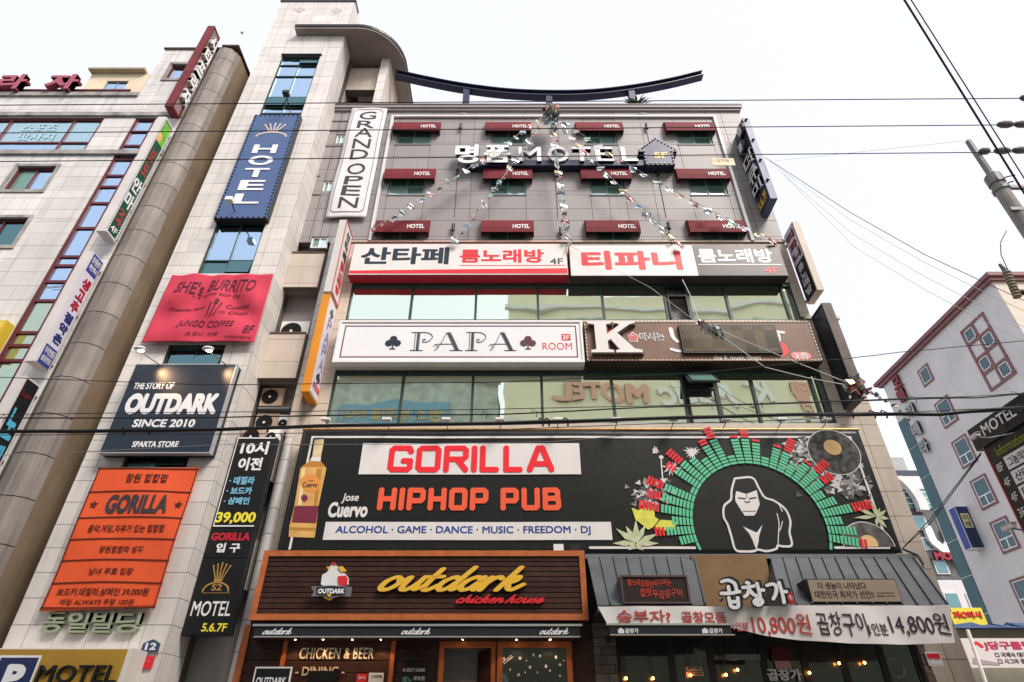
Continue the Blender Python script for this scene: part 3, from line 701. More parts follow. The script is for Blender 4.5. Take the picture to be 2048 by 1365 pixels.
def club(mb, x, z, r, Y, fn=None, d=.012):
    fn = fn or FY(Y); brush(mb, [[(x-.5*r, z-.1*r), (x-.5*r+.001, z-.1*r)], [(x+.5*r, z-.1*r), (x+.5*r+.001, z-.1*r)], [(x, z+.5*r), (x+.001, z+.5*r)]], .95*r, .95*r, 0, d, fn, smooth=False)
    brush(mb, [[(x, z+.3*r), (x, z-.9*r)]], .16*r, .16*r, 0, d+.001, fn, smooth=False); brush(mb, [[(x-.3*r, z-.92*r), (x+.3*r, z-.92*r)]], .1*r, .12*r, 0, d+.002, fn, smooth=False); return mb
YS = 14.0
# --- 4F signs
t, X0, X1, Z0, Z1 = boxsign('karaoke_sign', 'white fourth-floor sign with dark 산타페 lettering and a red stripe', (702, 1135, 488, 551, ), YS, .38, cSIGNP, cDRED)
txt(t, '산타페', (722, 898, 495, 529), YS-.012, cDNAVY, off=.03, label='dark lettering')
txt(t, '룸노래방', (920, 1088, 499, 526), YS-.012, cRED, off=.03, label='red lettering')
txt(t, '4F', (1100, 1126, 517, 529), YS-.012, cDNAVY, off=.01)
rz = [zY(p, YS) for p in (547, 541, 539, 537.5)]
MB().plate([(X0+.03, rz[0]-.02), (X1-.03, rz[0]-.02), (X1-.03, rz[2]+.03), (X0+1.6, rz[1]), (X0+.03, rz[1]-.03)], YS-.018, YS-.012).build('stripe', cRED, t)
MB().box(xY(920, 531, YS), xY(1130, 531, YS), YS-.016, YS-.012, zY(532.5, YS), zY(531.3, YS)).build('underline', cRED, t)
t, X0, X1, Z0, Z1 = boxsign('karaoke_sign', 'half white half brown fourth-floor sign with red 티파니 lettering', (1139, 1567, 491, 553), YS, .38, cSIGNP, mat('brown_case', (.06, .045, .045), .4))
xs = xY(1390, 520, YS)
MB().box(xs, X1-.02, YS-.018, YS-.012, Z0+.02, Z1-.02).build('brown_panel', mat('brown_sign_face', (.065, .045, .045), .35, var=.15), t)
txt(t, '티파니', (1163, 1363, 502, 540), YS-.012, cRED, off=.04)
txt(t, '룸노래방', (1396, 1545, 498, 526), YS-.018, cSIGNW, off=.03)
txt(t, '4F', (1528, 1558, 535, 547), YS-.018, mat('red_glow', (.75, .05, .04), .4), off=.02)
MB().box(xs+.05, X1-.1, YS-.022, YS-.018, zY(531, YS), zY(529.5, YS)).build('underline', cSIGNW, t)
# --- 3F signs
YS3 = 13.98
t, X0, X1, Z0, Z1 = boxsign('papa_sign', 'long white third-floor sign reading PAPA between two clubs', (673, 1166, 643, 726), YS3, .40, cSIGNW, mat('sign_case_grey', (.55, .53, .52), .4), frame=cWHITE, fw=.06)
k = MB(); i = .17
for q in ((X0+i, X1-i, Z1-i-.03, Z1-i), (X0+i, X1-i, Z0+i, Z0+i+.03), (X0+i, X0+i+.03, Z0+i+.03, Z1-i-.03), (X1-i-.03, X1-i, Z0+i+.03, Z1-i-.03)): k.box(q[0], q[1], YS3-.018, YS3-.012, q[2], q[3])
k.build('border_line', mat('dark_maroon_line', (.08, .015, .025), .5), t)
cz = zY(686, YS3)
for px in (786.5, 1056): club(MB(), xY(px, 686, YS3), cz, .235, YS3-.012).build('club_symbol', cDNAVY if px < 900 else mat('maroon_print', (.09, .03, .04), .5), t)
# outlined serif letters P A P A
def serif(mb, ch, x0, x1, z0, z1, fn):
    w, h = x1-x0, z1-z0
    def S(pts, r=.018, sm=True): brush(mb, [[(x0+a*w, z0+b*h) for a, b in pts]], r, r, 0, .012, fn, smooth=sm)
    if ch == 'P':
        for a in (.22, .32, .37, .42): S([(a, 0), (a, 1)], .022 if a in (.32, .37) else .014, False)
        S([(.05, 0), (.6, 0)], .018, False); S([(.05, 1), (.62, 1)], .018, False)
        S([(.42, 1), (.8, .97), (1.0, .76), (.86, .52), (.66, .45), (.56, .52), (.62, .62), (.7, .58)])
    else:
        for a in (0, .05, .09, .14): S([(.46+a, 1), (.82+a, 0)], .022 if 0 < a < .1 else .014, False)
        S([(.46, 1), (.2, .2), (.05, 0)], .016); S([(.62, 0), (1.08, 0)], .018, False)
        S([(.0, .22), (.08, .34), (.16, .24), (.1, .16)], .014); S([(.16, .35), (.7, .35)], .016, False)
pb = [(820, 868), (868, 925), (930, 975), (978, 1032)]
mb = MB()
for (a, b), ch in zip(pb, 'PAPA'):
    X_, X1_, Z_, Z1_ = box4(a, b, 666, 702, YS3); serif(mb, ch, X_, X1_-.05, Z_, Z1_, FY(YS3-.012))
mb.build('lettering', cDNAVY, t)
MB().box(*[v for v in (xY(1123, 675, YS3), xY(1141, 675, YS3))], YS3-.018, YS3-.012, zY(682, YS3), zY(669, YS3)).build('red_plaque', cRED, t)
txt(t, '3F', (1125, 1139, 671, 680), YS3-.018, cSIGNW, off=.02, depth=.005)
txt(t, 'ROOM', (1085, 1144, 686, 700), YS3-.012, cRED, off=.004)
cKB = mat('brown_board', (.19, .10, .066), .45, var=.2, vscale=1.5)
t, X0, X1, Z0, Z1 = boxsign('music_room_sign', 'brown third-floor sign with a big white K and a dark display screen', (1170, 1632, 643, 724), YS3, .40, cKB, mat('dark_brown_case', (.05, .03, .025), .5))
YK = YS3-.012
# the big K, raised with a red second layer
kx0, kx1, kz0, kz1 = box4(1176, 1279, 649, 711, YK)
kp = [(0,1),(.46,1),(.46,.93),(.36,.9),(.36,.58),(.62,.88),(.58,.93),(.5,.94),(.5,1),(.92,1),(.92,.94),(.82,.9),(.56,.62),(.86,.12),(1.0,.08),(1.0,0),(.5,0),(.5,.07),(.58,.09),(.42,.42),(.36,.36),(.36,.1),(.46,.07),(.46,0),(0.03,0),(.03,.07),(.13,.1),(.13,.9),(0,.93)]
MB().plate([(kx0+a*(kx1-kx0), kz0+b*(kz1-kz0)) for a, b in kp], YK-.16, YK-.10).build('letter_k', cSIGNP, t)
mb = MB(); brush(mb, [[(kx0+.40*(kx1-kx0), kz0+.55*(kz1-kz0)), (kx0+.78*(kx1-kx0), kz0+.12*(kz1-kz0))], [(kx0+.36*(kx1-kx0), kz0+.62*(kz1-kz0)), (kx0+.66*(kx1-kx0), kz0+.95*(kz1-kz0))]], .12, .12, 0, .03, FY(YK), smooth=False); mb.build('red_stroke', cRED, t)
mb = MB(); [mb.plate([(kx0+a*(kx1-kx0)+.05, kz0+b*(kz1-kz0)-.02) for a, b in kp], YK-.095, YK)]; mb.build('letter_shadow', cBROWNEDGE, t)
lettering(t, '술', FY(YK), *box4(1256, 1277, 665, 684, YK), cAWNS, .01, .055); lettering(t, '술', FY(YK-.011), *box4(1257.5, 1275.5, 666.5, 682.5, YK), cRED, .006, .01)
lettering(t, '마시는', FY(YK), *box4(1279, 1328, 666, 682, YK), cAWNS, .01, .055); lettering(t, '마시는', FY(YK-.011), *box4(1281, 1326, 667.5, 680.5, YK), cBROWNEDGE, .006, .0)
mb = MB(); zz1 = lambda px, py: onY(px, py, YK)
brush(mb, [[zz1(1341, 658), zz1(1346, 675), zz1(1355, 684)], [zz1(1343, 699), zz1(1352, 702), zz1(1360, 703)], [zz1(1553, 664), zz1(1566, 666)], [zz1(1556, 670), zz1(1557, 682)]], .12, .09, 0, .012, FY(YK)); mb.build('white_swash', cSIGNW, t)
mb = MB(); a = zz1(1563, 699); brush(mb, [[a, (a[0]+.01, a[1])]], .36, .5, 0, .012, FY(YK), smooth=False); mb.build('red_dot', cRED, t)
a, b = zz1(1590, 712), zz1(1614, 712); mb = MB(); brush(mb, [[a, b]], .24, .24, 0, .012, FY(YK), smooth=False); mb.build('pink_bubble', mat('pink_bubble', (.72, .22, .22), .4), t)
txt(t, '3층', (1589, 1617, 706, 718), YK-.013, cSIGNW, off=.01)
txt(t, 'the K music room', (1427, 1521, 711, 720), YK, cSIGNP, off=.02)
# dashed led line
mb = MB(); n = 60
for i in range(n):
    xa = X0+.03+(X1-X0-.06)*i/n; w = (X1-X0)/n*.6
    for z in (Z0+.03, Z1-.05): mb.box(xa, xa+w, YK-.02, YK, z, z+.022)
for i in range(11):
    za = Z0+.05+(Z1-Z0-.1)*i/11
    for x in (X0+.02, X1-.045): mb.box(x, x+.022, YK-.02, YK, za, za+(Z1-Z0)/11*.55)
mb.build('led_line', mat('led_cream', (.8, .72, .6), .5), t, kind='stuff')
sx = box4(1362, 1558, 650, 706, YK-.09)
t = thing('display_screen', 'dark switched-off LED display screen mounted on the brown K sign', 'screen', ((sx[0]+sx[1])/2, YK, sx[2]))
MB().box(sx[0], sx[1], YK-.09, YK-.002, sx[2], sx[3]).build('screen_case', cBLACKM, t)
def ledmat():
    m = mat('led_matrix', (.045, .032, .018), .25)
    nt = m.node_tree; N = nt.nodes; L = nt.links; b = N['Principled BSDF']; geo = N.new('ShaderNodeNewGeometry')
    br = N.new('ShaderNodeTexBrick'); br.inputs['Scale'].default_value = 1; br.inputs['Brick Width'].default_value = .3; br.inputs['Row Height'].default_value = .3; br.inputs['Mortar Size'].default_value = .004; br.offset = 0
    br.inputs['Color1'].default_value = (.04, .028, .016, 1); br.inputs['Color2'].default_value = (.13, .10, .06, 1); br.inputs['Mortar'].default_value = (.02, .015, .01, 1)
    mp = N.new('ShaderNodeMapping'); mp.inputs['Rotation'].default_value = (math.radians(90), 0, 0); L.new(geo.outputs['Position'], mp.inputs[0]); L.new(mp.outputs[0], br.inputs[0]); L.new(br.outputs[0], b.inputs['Base Color']); return m
MB().box(sx[0]+.05, sx[1]-.05, YK-.096, YK-.09, sx[2]+.05, sx[3]-.05).build('screen_face', ledmat(), t)
# --- bar lettering on the hotel wall: 명품 MOTEL 5F
YLt = 14.0
t = thing('motel_letter_sign', 'raised white 명품 MOTEL letters standing on a navy bar across the upper facade', 'sign', (0, YM, zY(333, YM)))
bz1, bz0 = zY(320, YLt+.05), zY(330.5, YLt+.05)
MB().box(xY(932, 325, YLt+.05), xY(1292, 325, YLt+.05), YLt+.06, YM-.02, bz0, bz1).build('bar', cNAVY, t)
mLS = mat('letter_side', (.30, .28, .30), .5)
for s, bx in (('명', (910, 957, 290, 327)), ('품', (968, 1021, 291, 326)), ('M', (1037, 1082, 295, 323)), ('O', (1095, 1138, 294, 324)), ('T', (1144, 1182, 295, 323)), ('E', (1190, 1226, 295, 323)), ('L', (1242, 1274, 295, 323))):
    q = box4(*bx, YLt); of = .03 if ord(s) > 200 else .012
    lettering(t, s, FY(YLt), *q, cSIGNW, .02, of, name='letter', spacing=1); lettering(t, s, FY(YLt+.15), q[0]+.02, q[1]+.02, q[2]+.01, q[3]-.01, mLS, .147, of, name='letter_side')
hx0, hx1, hz0, hz1 = box4(1277, 1354, 276, 330, YLt)
w = hx1-hx0; h = hz1-hz0; cx = (hx0+hx1)/2
hp = [(hx0+.13*w, hz0), (hx1-.13*w, hz0), (hx1-.13*w, hz0+.48*h), (hx1, hz0+.48*h), (hx1-.02, hz0+.56*h), (cx, hz1), (hx0+.02, hz0+.56*h), (hx0, hz0+.48*h), (hx0+.13*w, hz0+.48*h)]
hs = thing('house_sign', 'small navy house-shaped sign reading 5F edged with round white bulbs', 'sign', (cx, YM, hz0))
MB().plate(hp, YLt, YM-.02).build('house_body', cNAVY, hs)
MB().plate([(cx+(x-cx)*.86, hz0+.08+(z-hz0)*.86) for x, z in hp], YLt-.01, YLt).build('sign_face', mat('house_blue', (.035, .045, .10), .4), hs)
txt(hs, '5F', (1308, 1335, 305, 317), YLt-.012, cYEL, off=.03)
bulbs = []
def along(pts, d):
    out = []
    for a, b in zip(pts[:-1], pts[1:]):
        a, b = Vector(a), Vector(b); n = max(1, round((b-a).length/d)); out += [a.lerp(b, i/n) for i in range(n)]
    return out
bp = along([(x+(cx-x)*.06, z+(hz0+.5*h-z)*.06) for x, z in hp] + [(hp[0][0], hp[0][1]+.04)], .16)
mBulb = mat('bulb_white', (.85, .85, .85), .2)
for p in bp: MB().ball((p.x, YLt-.03, p.y), .038, 8, 6).build('bulb', mBulb, hs)
# plate hung on a wire
px = box4(1424, 1469, 317, 331, 13.2)
t = thing('hanging_plate', 'small cream sign plate hanging from the cable at the right of the hotel wall', 'sign', (px[0], 13.2, px[2]))
MB().box(px[0], px[1], 13.2, 13.22, px[2], px[3]).build('plate', mat('cream_plate', (.62, .46, .30), .5), t)
lettering(t, '• 감자탕 •', FY(13.2), px[0]+.06, px[1]-.06, px[2]+.16, px[3]-.03, mat('orange_print', (.35, .12, .03), .5), .004, .02)
# --- GRAND OPEN banner
YG = 14.25
gq = [onY(707, 213, YG), onY(779, 213, YG), onY(727.5, 437, YG), onY(647, 435, YG)]
gX0 = (gq[0][0]+gq[3][0])/2; gX1 = (gq[1][0]+gq[2][0])/2; gZ1, gZ0 = gq[0][1], gq[3][1]
dG = lambda x, z: .02*math.sin(1.7*z+x) + .012*math.sin(5*x+2*z)
t = thing('grand_open_banner', 'tall white hanging banner reading GRAND OPEN downwards', 'banner', (gX0, YM, gZ0))
cloth(t, 'cloth', mat('banner_white', (.72, .70, .70), .7, var=.05), [(gX0, gZ1), (gX1, gZ1), (gX1, gZ0), (gX0, gZ0)], YG, dG, 8, 60)
mDk = mat('dark_print', (.05, .04, .045), .6)
mb = MB(); i = .13; I = .35
loop = [(gX0+i, gZ0+I), (gX0+i, gZ1-I), (gX0+I*.7, gZ1-.2), (gX1-I*.7, gZ1-.2), (gX1-i, gZ1-I), (gX1-i, gZ0+I), (gX1-I*.7, gZ0+.25), (gX0+I*.7, gZ0+.25), (gX0+i, gZ0+I)]
fG = FY(YG-.008, dG)
brush(mb, [[tuple(Vector(a).lerp(Vector(b), k/8)) for k in range(9)] for a, b in zip(loop[:-1], loop[1:])], .02, .02, 0, .006, fG, smooth=False); mb.build('border_line', mat('grey_print', (.25, .22, .22), .6), t)
ys = [(226, 238), (244, 256), (259, 274), (281, 296), (302, 317), (329, 347), (354, 368), (374, 391), (398, 416)]
for ch, (a, b) in zip('GRANDOPEN', ys):
    m_ = (gX0+gX1)/2; hw = (gX1-gX0)*.235
    lettering(t, ch, fG, m_-hw, m_+hw, zY(b+1, YG), zY(a-2, YG), mDk, .006, .0, name='letter')
# --- projecting signs (faces on X = const)
def FX(X, sg, Yf, Yw):                            # sg=+1 face looks to +X (reads from front to wall); sg=-1 looks to -X
    return (lambda u, v, w: (X + w, u, v)) if sg > 0 else (lambda u, v, w: (X - w, -u, v))
def proj(name, label, X, sg, th, Yf, Yw, Z0, Z1, mface, mside, frame=None, edge=.05, brk=True, group=None):
    t = thing(name, label, 'sign', (X, Yw, Z0), group); Xb = X - sg*th
    MB().box(min(X, Xb), max(X, Xb), Yf, Yw, Z0, Z1).build('sign_case', mside, t)
    MB().box(X, X+sg*.012, Yf+edge, Yw-edge, Z0+edge, Z1-edge).build('sign_face', mface, t)
    if frame:
        mb = MB(); xa, xb = (X, X+sg*.03)
        mb.box(xa, xb, Yf, Yw, Z1-edge, Z1).box(xa, xb, Yf, Yw, Z0, Z0+edge).box(xa, xb-sg*.002, Yf, Yf+edge, Z0+edge, Z1-edge).box(xa, xb-sg*.002, Yw-edge, Yw, Z0+edge, Z1-edge); mb.build('frame', frame, t)
    if brk:
        k = max(2, int((Z1-Z0)/1.0)); Xm = X-sg*th/2
        for i in range(k):
            z = Z0+.25+(Z1-Z0-.5)*i/(k-1); MB().box(Xm-.03, Xm+.03, Yw, Yw+.32, z-.03, z+.03).build('bracket', cBROWNEDGE, t)
    return t
def vtext(t, chars, X, sg, Y0, Y1, Zt, Zb, m, off=.03, depth=.01, gap=.15, w0=.012):
    n = len(chars); s = (Zt-Zb)/n; fn = FX(X+sg*w0, sg, 0, 0)
    for i, ch in enumerate(chars):
        if ch == ' ': continue
        a, b = (Y0, Y1) if sg > 0 else (-Y1, -Y0)
        lettering(t, ch, fn, a, b, Zt-(i+1)*s+s*gap/2, Zt-i*s-s*gap/2, m, depth, off, name='letter')
def HX(t, s, X, sg, Y0, Y1, Z0, Z1, m, off=.02, depth=.01, w0=.012, **k):
    a, b = (Y0, Y1) if sg > 0 else (-Y1, -Y0)
    return lettering(t, s, FX(X+sg*w0, sg, 0, 0), a, b, Z0, Z1, m, depth, off, **k)
XS = -11.9; YWL = 13.0
Yf = 12.5
mMar = mat('old_maroon_sign', (.17, .015, .02), .5, var=.4, vscale=3, streak=.3)
t = proj('plaza_sign', 'tall old maroon sign with raised white characters at the top of the left building', XS, 1, .25, Yf, YWL+.02, zY(212, Yf), zY(52, Yf), mat('worn_mauve_face', (.30, .20, .20), .6, var=.4, vscale=4), mMar, frame=mMar, edge=.08)
vtext(t, '시티프라자', XS, 1, Yf+.08, YWL-.03, zY(62, Yf), zY(196, Yf), cWHITE, off=.05, depth=.12, gap=.2)
t = proj('massage_sign', 'dark green vertical sign lettered 안마 4F edged with white bulbs', XS, 1, .25, Yf, YWL+.02, zY(462, Yf), zY(234, Yf), mat('green_sign', (.008, .08, .05), .35, var=.2), mat('sign_white_case', (.62, .58, .56), .4, var=.08))
z_ = lambda p: zY(p, Yf)
MB().box(XS+.012, XS+.018, Yf+.06, YWL-.05, z_(275), z_(238)).build('leaf_print', mat('leaf_green_print', (.20, .55, .06), .5, var=.5, vscale=5), t)
MB().ball((XS+.02, Yf+.14, z_(268)), .13, 10, 6, (.1, 1, 1.6)).build('flower_print', mat('peach_print', (.8, .42, .2), .5), t)
vtext(t, '보보', XS, 1, Yf+.12, YWL-.1, z_(285), z_(340), mat('dim_red', (.33, .05, .04), .5), off=.03)
vtext(t, '안마', XS, 1, Yf+.08, YWL-.06, z_(345), z_(405), cSIGNW, off=.03)
vtext(t, '24', XS, 1, Yf+.1, YWL-.1, z_(408), z_(438), MATS['dim_red'], off=.03)
HX(t, '4F', XS, 1, Yf+.12, YWL-.1, z_(452), z_(442), cSIGNW)
mb = MB(); n = 62
for i in range(n+1):
    z = z_(461)+(z_(235)-z_(461))*i/n
    for y in (Yf+.03, YWL-.03): mb.ball((XS+.03, y, z), .03, 6, 4)
for i in range(6):
    y = Yf+.03+(YWL-Yf-.06)*i/6
    for z in (z_(461)+.02, z_(235)-.02): mb.ball((XS+.03, y, z), .03, 6, 4)
mb.build('bulb_row', mBulb, t, kind='stuff')
t = proj('office_sign', 'white and blue vertical sign with red and blue Korean characters on the left building', XS, 1, .25, Yf, YWL+.02, z_(722), z_(503), mat('lilac_face', (.62, .60, .70), .35), MATS['sign_white_case'])
mBl = mat('royal_blue', (.03, .05, .27), .4)
for a, b, s1, s2 in ((538, 505, '심부름센터', '개인택시'), (720, 684, '우리컨설팅', '상담전문')):
    MB().box(XS+.012, XS+.018, Yf+.05, YWL-.03, z_(a), z_(b)).build('blue_panel', mBl, t); zm = (z_(a)+z_(b))/2; d = (z_(b)-z_(a))*.2
    HX(t, s1, XS, 1, Yf+.09, YWL-.07, zm+.12*d*5*.3, zm+2.0*d, cSIGNP, w0=.018, depth=.006); HX(t, s2, XS, 1, Yf+.09, YWL-.07, zm-1.7*d, zm-.2*d, cSIGNP, w0=.018, depth=.006)
vtext(t, '생고추', XS, 1, Yf+.14, YWL-.06, z_(545), z_(612), mat('crimson', (.4, .01, .03), .4), off=.04)
vtext(t, '절약촌', XS, 1, Yf+.14, YWL-.06, z_(614), z_(677), mat('deep_blue', (.02, .03, .16), .4), off=.04)
t = proj('bar_sign', 'black vertical sign with cyan 노래 characters, cut off at the left edge', XS, 1, .25, Yf, YWL+.02, z_(1080), z_(752), cBLACK, MATS['sign_white_case'])
vtext(t, '노래방', XS, 1, Yf+.08, YWL-.1, z_(805), z_(1030), mat('cyan_letter', (.08, .42, .62), .4), off=.04)
HX(t, 'Super', XS, 1, Yf+.08, YWL-.08, z_(790), z_(775), mat('dim_dark_red', (.14, .012, .012), .5))
# yellow sign sliver on the left building
q = box4(-70, -2, 641, 700, 12.9)
t = thing('yellow_sign', 'plain yellow sign edge at the left border of the tiled building', 'sign', (q[0], YL, q[2])); MB().box(q[0], q[1], 12.9, YL, q[2], q[3]).build('sign_case', mat('yellow_case', (.62, .42, .03), .5), t); MB().box(q[0], q[1]-.08, 12.885, 12.9, q[2]+.06, q[3]-.06).build('sign_face', mat('yellow_face', (.75, .55, .08), .5), t)
# projecting signs on the main block, left side
XQ = -5.33; YqF = 13.6
zq = lambda p: zY(p, YqF)
t = proj('white_vertical_sign', 'tall white projecting sign above the orange one, with dark and red characters', XQ, 1, .22, YqF, YM-.03, zq(583), zq(440), mat('white_panel', (.66, .64, .64), .4), MATS['sign_white_case'], frame=mat('red_edge', (.5, .12, .10), .5), edge=.03)
vtext(t, '산타페', XQ, 1, YqF+.25, YM-.2, zq(447), zq(505), mDk, off=.03)
vtext(t, '룸노래방', XQ, 1, YqF+.25, YM-.2, zq(507), zq(572), cRED, off=.03)
t = proj('orange_vertical_sign', 'orange-cased projecting sign with clubs on its white face', XQ, 1, .22, YqF, YM-.03, zq(783), zq(589), MATS['lilac_face'], mat('orange_case', (.72, .27, .02), .45, var=.1))
mb = MB(); fx = FX(XQ+.012, 1, 0, 0)
club(mb, (YqF+YM)/2, zq(612), .16, 0, fn=fx); club(mb, (YqF+YM)/2, zq(742), .16, 0, fn=fx); mb.build('club_symbol', cDNAVY, t)
vtext(t, 'PAPA', XQ, 1, YqF+.25, YM-.22, zq(622), zq(728), mat('grey_violet_print', (.25, .22, .30), .5), off=-.01)
HX(t, '3F ROOM', XQ, 1, YqF+.14, YM-.12, zq(768), zq(756), cRED)
# projecting signs on the right
t = proj('blue_vertical_sign', 'dark blue projecting sign with white 더 큐피 characters at the top right of the hotel', 8.52, -1, .24, 13.5, YM-.03, zY(397, 13.5), zY(236, 13.5), mat('blue_black_face', (.022, .028, .045), .45), mat('steel_blue_case', (.07, .10, .20), .45, var=.2))
za = lambda p: zY(p, 13.5)
for i, (c, p) in enumerate((('명', 252), ('품', 273))):
    y = 13.75 if i == 0 else 14.0
    MB().cyl((8.50, y, za(p)), .30, 'x', -.10, 16).build('round_backing', cBLACKM, t)
    HX(t, c, 8.40, -1, y-.15, y+.15, za(p+7), za(p-7), cSIGNW, off=.03)
vtext(t, '더큐', 8.52, -1, 13.58, 14.28, za(290), za(345), cSIGNW, off=.02, depth=.07)
vtext(t, '미', 8.52, -1, 13.58, 14.28, za(345), za(368), cSIGNW, off=.02, depth=.07)
HX(t, '5.6.7F', 8.52, -1, 13.6, 14.3, za(388), za(373), cYEL)
for p in (240, 280, 320, 360): MB().cyl((8.64, 13.42, za(p)), .05, 'y', .08, 8).build('end_lamp', cNAVY, t)
t = proj('tiffany_vertical_sign', 'half lilac half black projecting sign with 티파니 characters beside the fourth floor', 9.05, -1, .2, 13.66, YM-.03, zY(580, 13.66), zY(443, 13.66), cBLACK, mat('cream_case', (.55, .47, .38), .5, var=.1))
za = lambda p: zY(p, 13.66)
MB().box(9.05-.018, 9.05-.012, 13.70, YM-.08, za(508), za(446)).build('lilac_panel', MATS['lilac_face'], t)
vtext(t, '티파니', 9.05, -1, 13.75, 14.25, za(450), za(505), mat('wine_print', (.16, .01, .03), .4), off=.05, w0=.018)
vtext(t, '룸노래방', 9.05, -1, 13.85, 14.2, za(512), za(572), cSIGNW, off=.02)
t = proj('blank_vertical_sign', 'plain black projecting sign with a brown weathered edge beside the third floor', 9.05, -1, .25, 13.66, YM-.03, zY(794, 13.66), zY(606, 13.66), mat('blank_black', (.02, .024, .03), .25), mat('weathered_brown_case', (.16, .12, .11), .6, var=.4, vscale=3, streak=.4), frame=cBLACKM, edge=.06)
# ================================================================ tower signs
YTS = 13.28
t, X0, X1, Z0, Z1 = boxsign('hotel_banner_sign', 'tall blue HOTEL sign with a gold crown on the tower', (468, 568, 230, 438), YTS, .20, cNAVYS, cBLACKM)
a0 = xY(507, 228, YTS); a1 = xY(603, 228, YTS)
mb = MB(); r = .09; zf = Z0; 
for z in [Z0+.05+i*.16 for i in range(int((Z1-Z0-.1)/.16)+1)]:
    for x in (X0+.07, X1-.07): mb.ball((x, YTS-.0, z), .045, 6, 4)
for x in [X0+.07+i*.17 for i in range(int((X1-X0-.14)/.17)+1)]:
    for z in (Z0+.05, Z1-.05): mb.ball((x, YTS-.0, z), .045, 6, 4)
mb.build('garland_edge', cBLACKM, t)
def crown(par, cx, z0, w, h, Y, m, m2=None):
    mb = MB(); f = FY(Y); arc = [(cx+w*.5*math.cos(a), z0+h*.30*math.sin(a)) for a in [math.pi*i/10 for i in range(11)]]
    brush(mb, [arc], w*.06, w*.06, 0, .01, f)
    for k in range(-2, 3):
        bx = cx+k*w*.055; tx = cx+k*w*.17; tz = z0+h*(.98-.05*abs(k))
        brush(mb, [[(bx, z0+h*.36), (tx, tz)]], w*.045, w*.045, 0, .012, f, smooth=False); brush(mb, [[(tx, tz), (tx+.001, tz)]], w*.075, w*.075, 0, .014, f, smooth=False)
    brush(mb, [[(cx-w*.13, z0+h*.37), (cx+w*.13, z0+h*.37)]], w*.08, w*.09, 0, .016, f, smooth=False)
    return mb.build('crown', m, par)
cH = (X0+X1)/2
gold = mat('gold_print', (.62, .42, .18), .4); crown(t, cH+.05, zY(274, YTS), 1.05, zY(248, YTS)-zY(274, YTS), YTS-.012, mat('pale_gold', (.66, .55, .45), .4))
for ch, (a, b) in zip('HOTEL', ((291, 308), (313, 332), (338, 356), (362, 382), (389, 409))):
    lettering(t, ch, FY(YTS-.012), cH-.42, cH+.42, zY(b, YTS), zY(a, YTS), cSIGNW, .02, .025, name='letter')
for p, dx in ((222, .3), (436, -.25)):                       # flood lamps on arms
    z = zY(p, YTS) + .2; q = thing('flood_lamp', 'small floodlight on an arm %s the blue HOTEL sign' % ('above' if p < 300 else 'at the foot of'), 'lamp', (cH+dx, YTS, z))
    MB().tube([(cH+dx, YTS+.3, z), (cH+dx, YTS-.35, z+.15), (cH+dx+.1, YTS-.55, z+.0)], .02, 5).build('arm', cBLACKM, q)
    MB().box(cH+dx, cH+dx+.22, YTS-.70, YTS-.5, z-.12, z+.02).build('lamp_head', cBLACKM if p < 300 else cWHITE, q)
# pink banner
YPB = 13.3
pq = [onY(344, 551, YPB), onY(549, 548, YPB), onY(505, 686, YPB), onY(287, 686, YPB)]
pX0 = (pq[0][0]+pq[3][0])/2; pX1 = (pq[1][0]+pq[2][0])/2; pZ1 = zY(550, YPB); pZ0 = zY(686, YPB)
cxp = (pX0+pX1)/2
def dP(x, z):
    a = (x-pX0)/(pX1-pX0); b = (pZ1-z)/(pZ1-pZ0)
    d1 = math.hypot((a)*1.6, b*1.0); d2 = math.hypot((1-a)*1.6, b)
    e = .09*math.sin(11*d1+.5)*math.exp(-1.6*abs(d1-.55)) + .07*math.sin(12*d2)*math.exp(-2*abs(d2-.6)) - .06*b*math.sin(math.pi*a)
    return e*min(1, 8*a+.15)*min(1, 8*(1-a)+.15)
t = thing('pink_banner', "wrinkled pink cloth banner reading SHE's BURRITO on the tower", 'banner', (cxp, YT, pZ0))
cloth(t, 'cloth', mat('pink_cloth', (.58, .045, .085), .75, var=.06, vscale=2), [(pX0-.0, pZ1), (pX1, pZ1+.03), (pX1+.02, pZ0+.02), (pX0-.06, pZ0)], YPB, dP, 70, 60)
fP = FY(YPB-.012, dP); mPk = mat('faded_black_print', (.10, .012, .03), .7)
def pt_(s, u0, u1, v0, v1, off=.0, shear=.15, **k): lettering(t, s, fP, pX0+(pX1-pX0)*u0, pX0+(pX1-pX0)*u1, pZ1-(pZ1-pZ0)*v1, pZ1-(pZ1-pZ0)*v0, mPk, .003, off, shear, **k)
wp = lambda fu, fv: (fu, fv*.7 + .3*math.sin(math.pi*fu)*1.0)
pt_("SHE's", .10, .36, .12, .30, .015); pt_('BURRITO', .40, .86, .08, .26, .005, .2)
pt_('- 2 curry stir fry -', .28, .78, .29, .36); pt_('Healthy food', .12, .46, .50, .56); pt_('Custom', .64, .86, .45, .51); pt_('in Chain', .60, .86, .55, .60)
pt_('JUNGO COFFEE', .26, .78, .71, .82, .0); pt_('스무디 카페', .36, .66, .86, .92); pt_('8F', .88, .97, .76, .88, .01); pt_('단체주문 배달가능', .74, .97, .92, .95)
mb = MB(); U = lambda a, b: (pX0+(pX1-pX0)*a, pZ1-(pZ1-pZ0)*b)
brush(mb, [[U(.51, .46), U(.50, .64)], [U(.555, .46), U(.53, .64)], [U(.60, .45), U(.56, .63)], [U(.555, .44), U(.556, .42)]], .03, .03, 0, .01, fP, smooth=False)
brush(mb, [[U(.555, .45), U(.556, .42)]], .10, .12, 0, .011, fP, smooth=False); mb.build('cutlery_print', mPk, t)
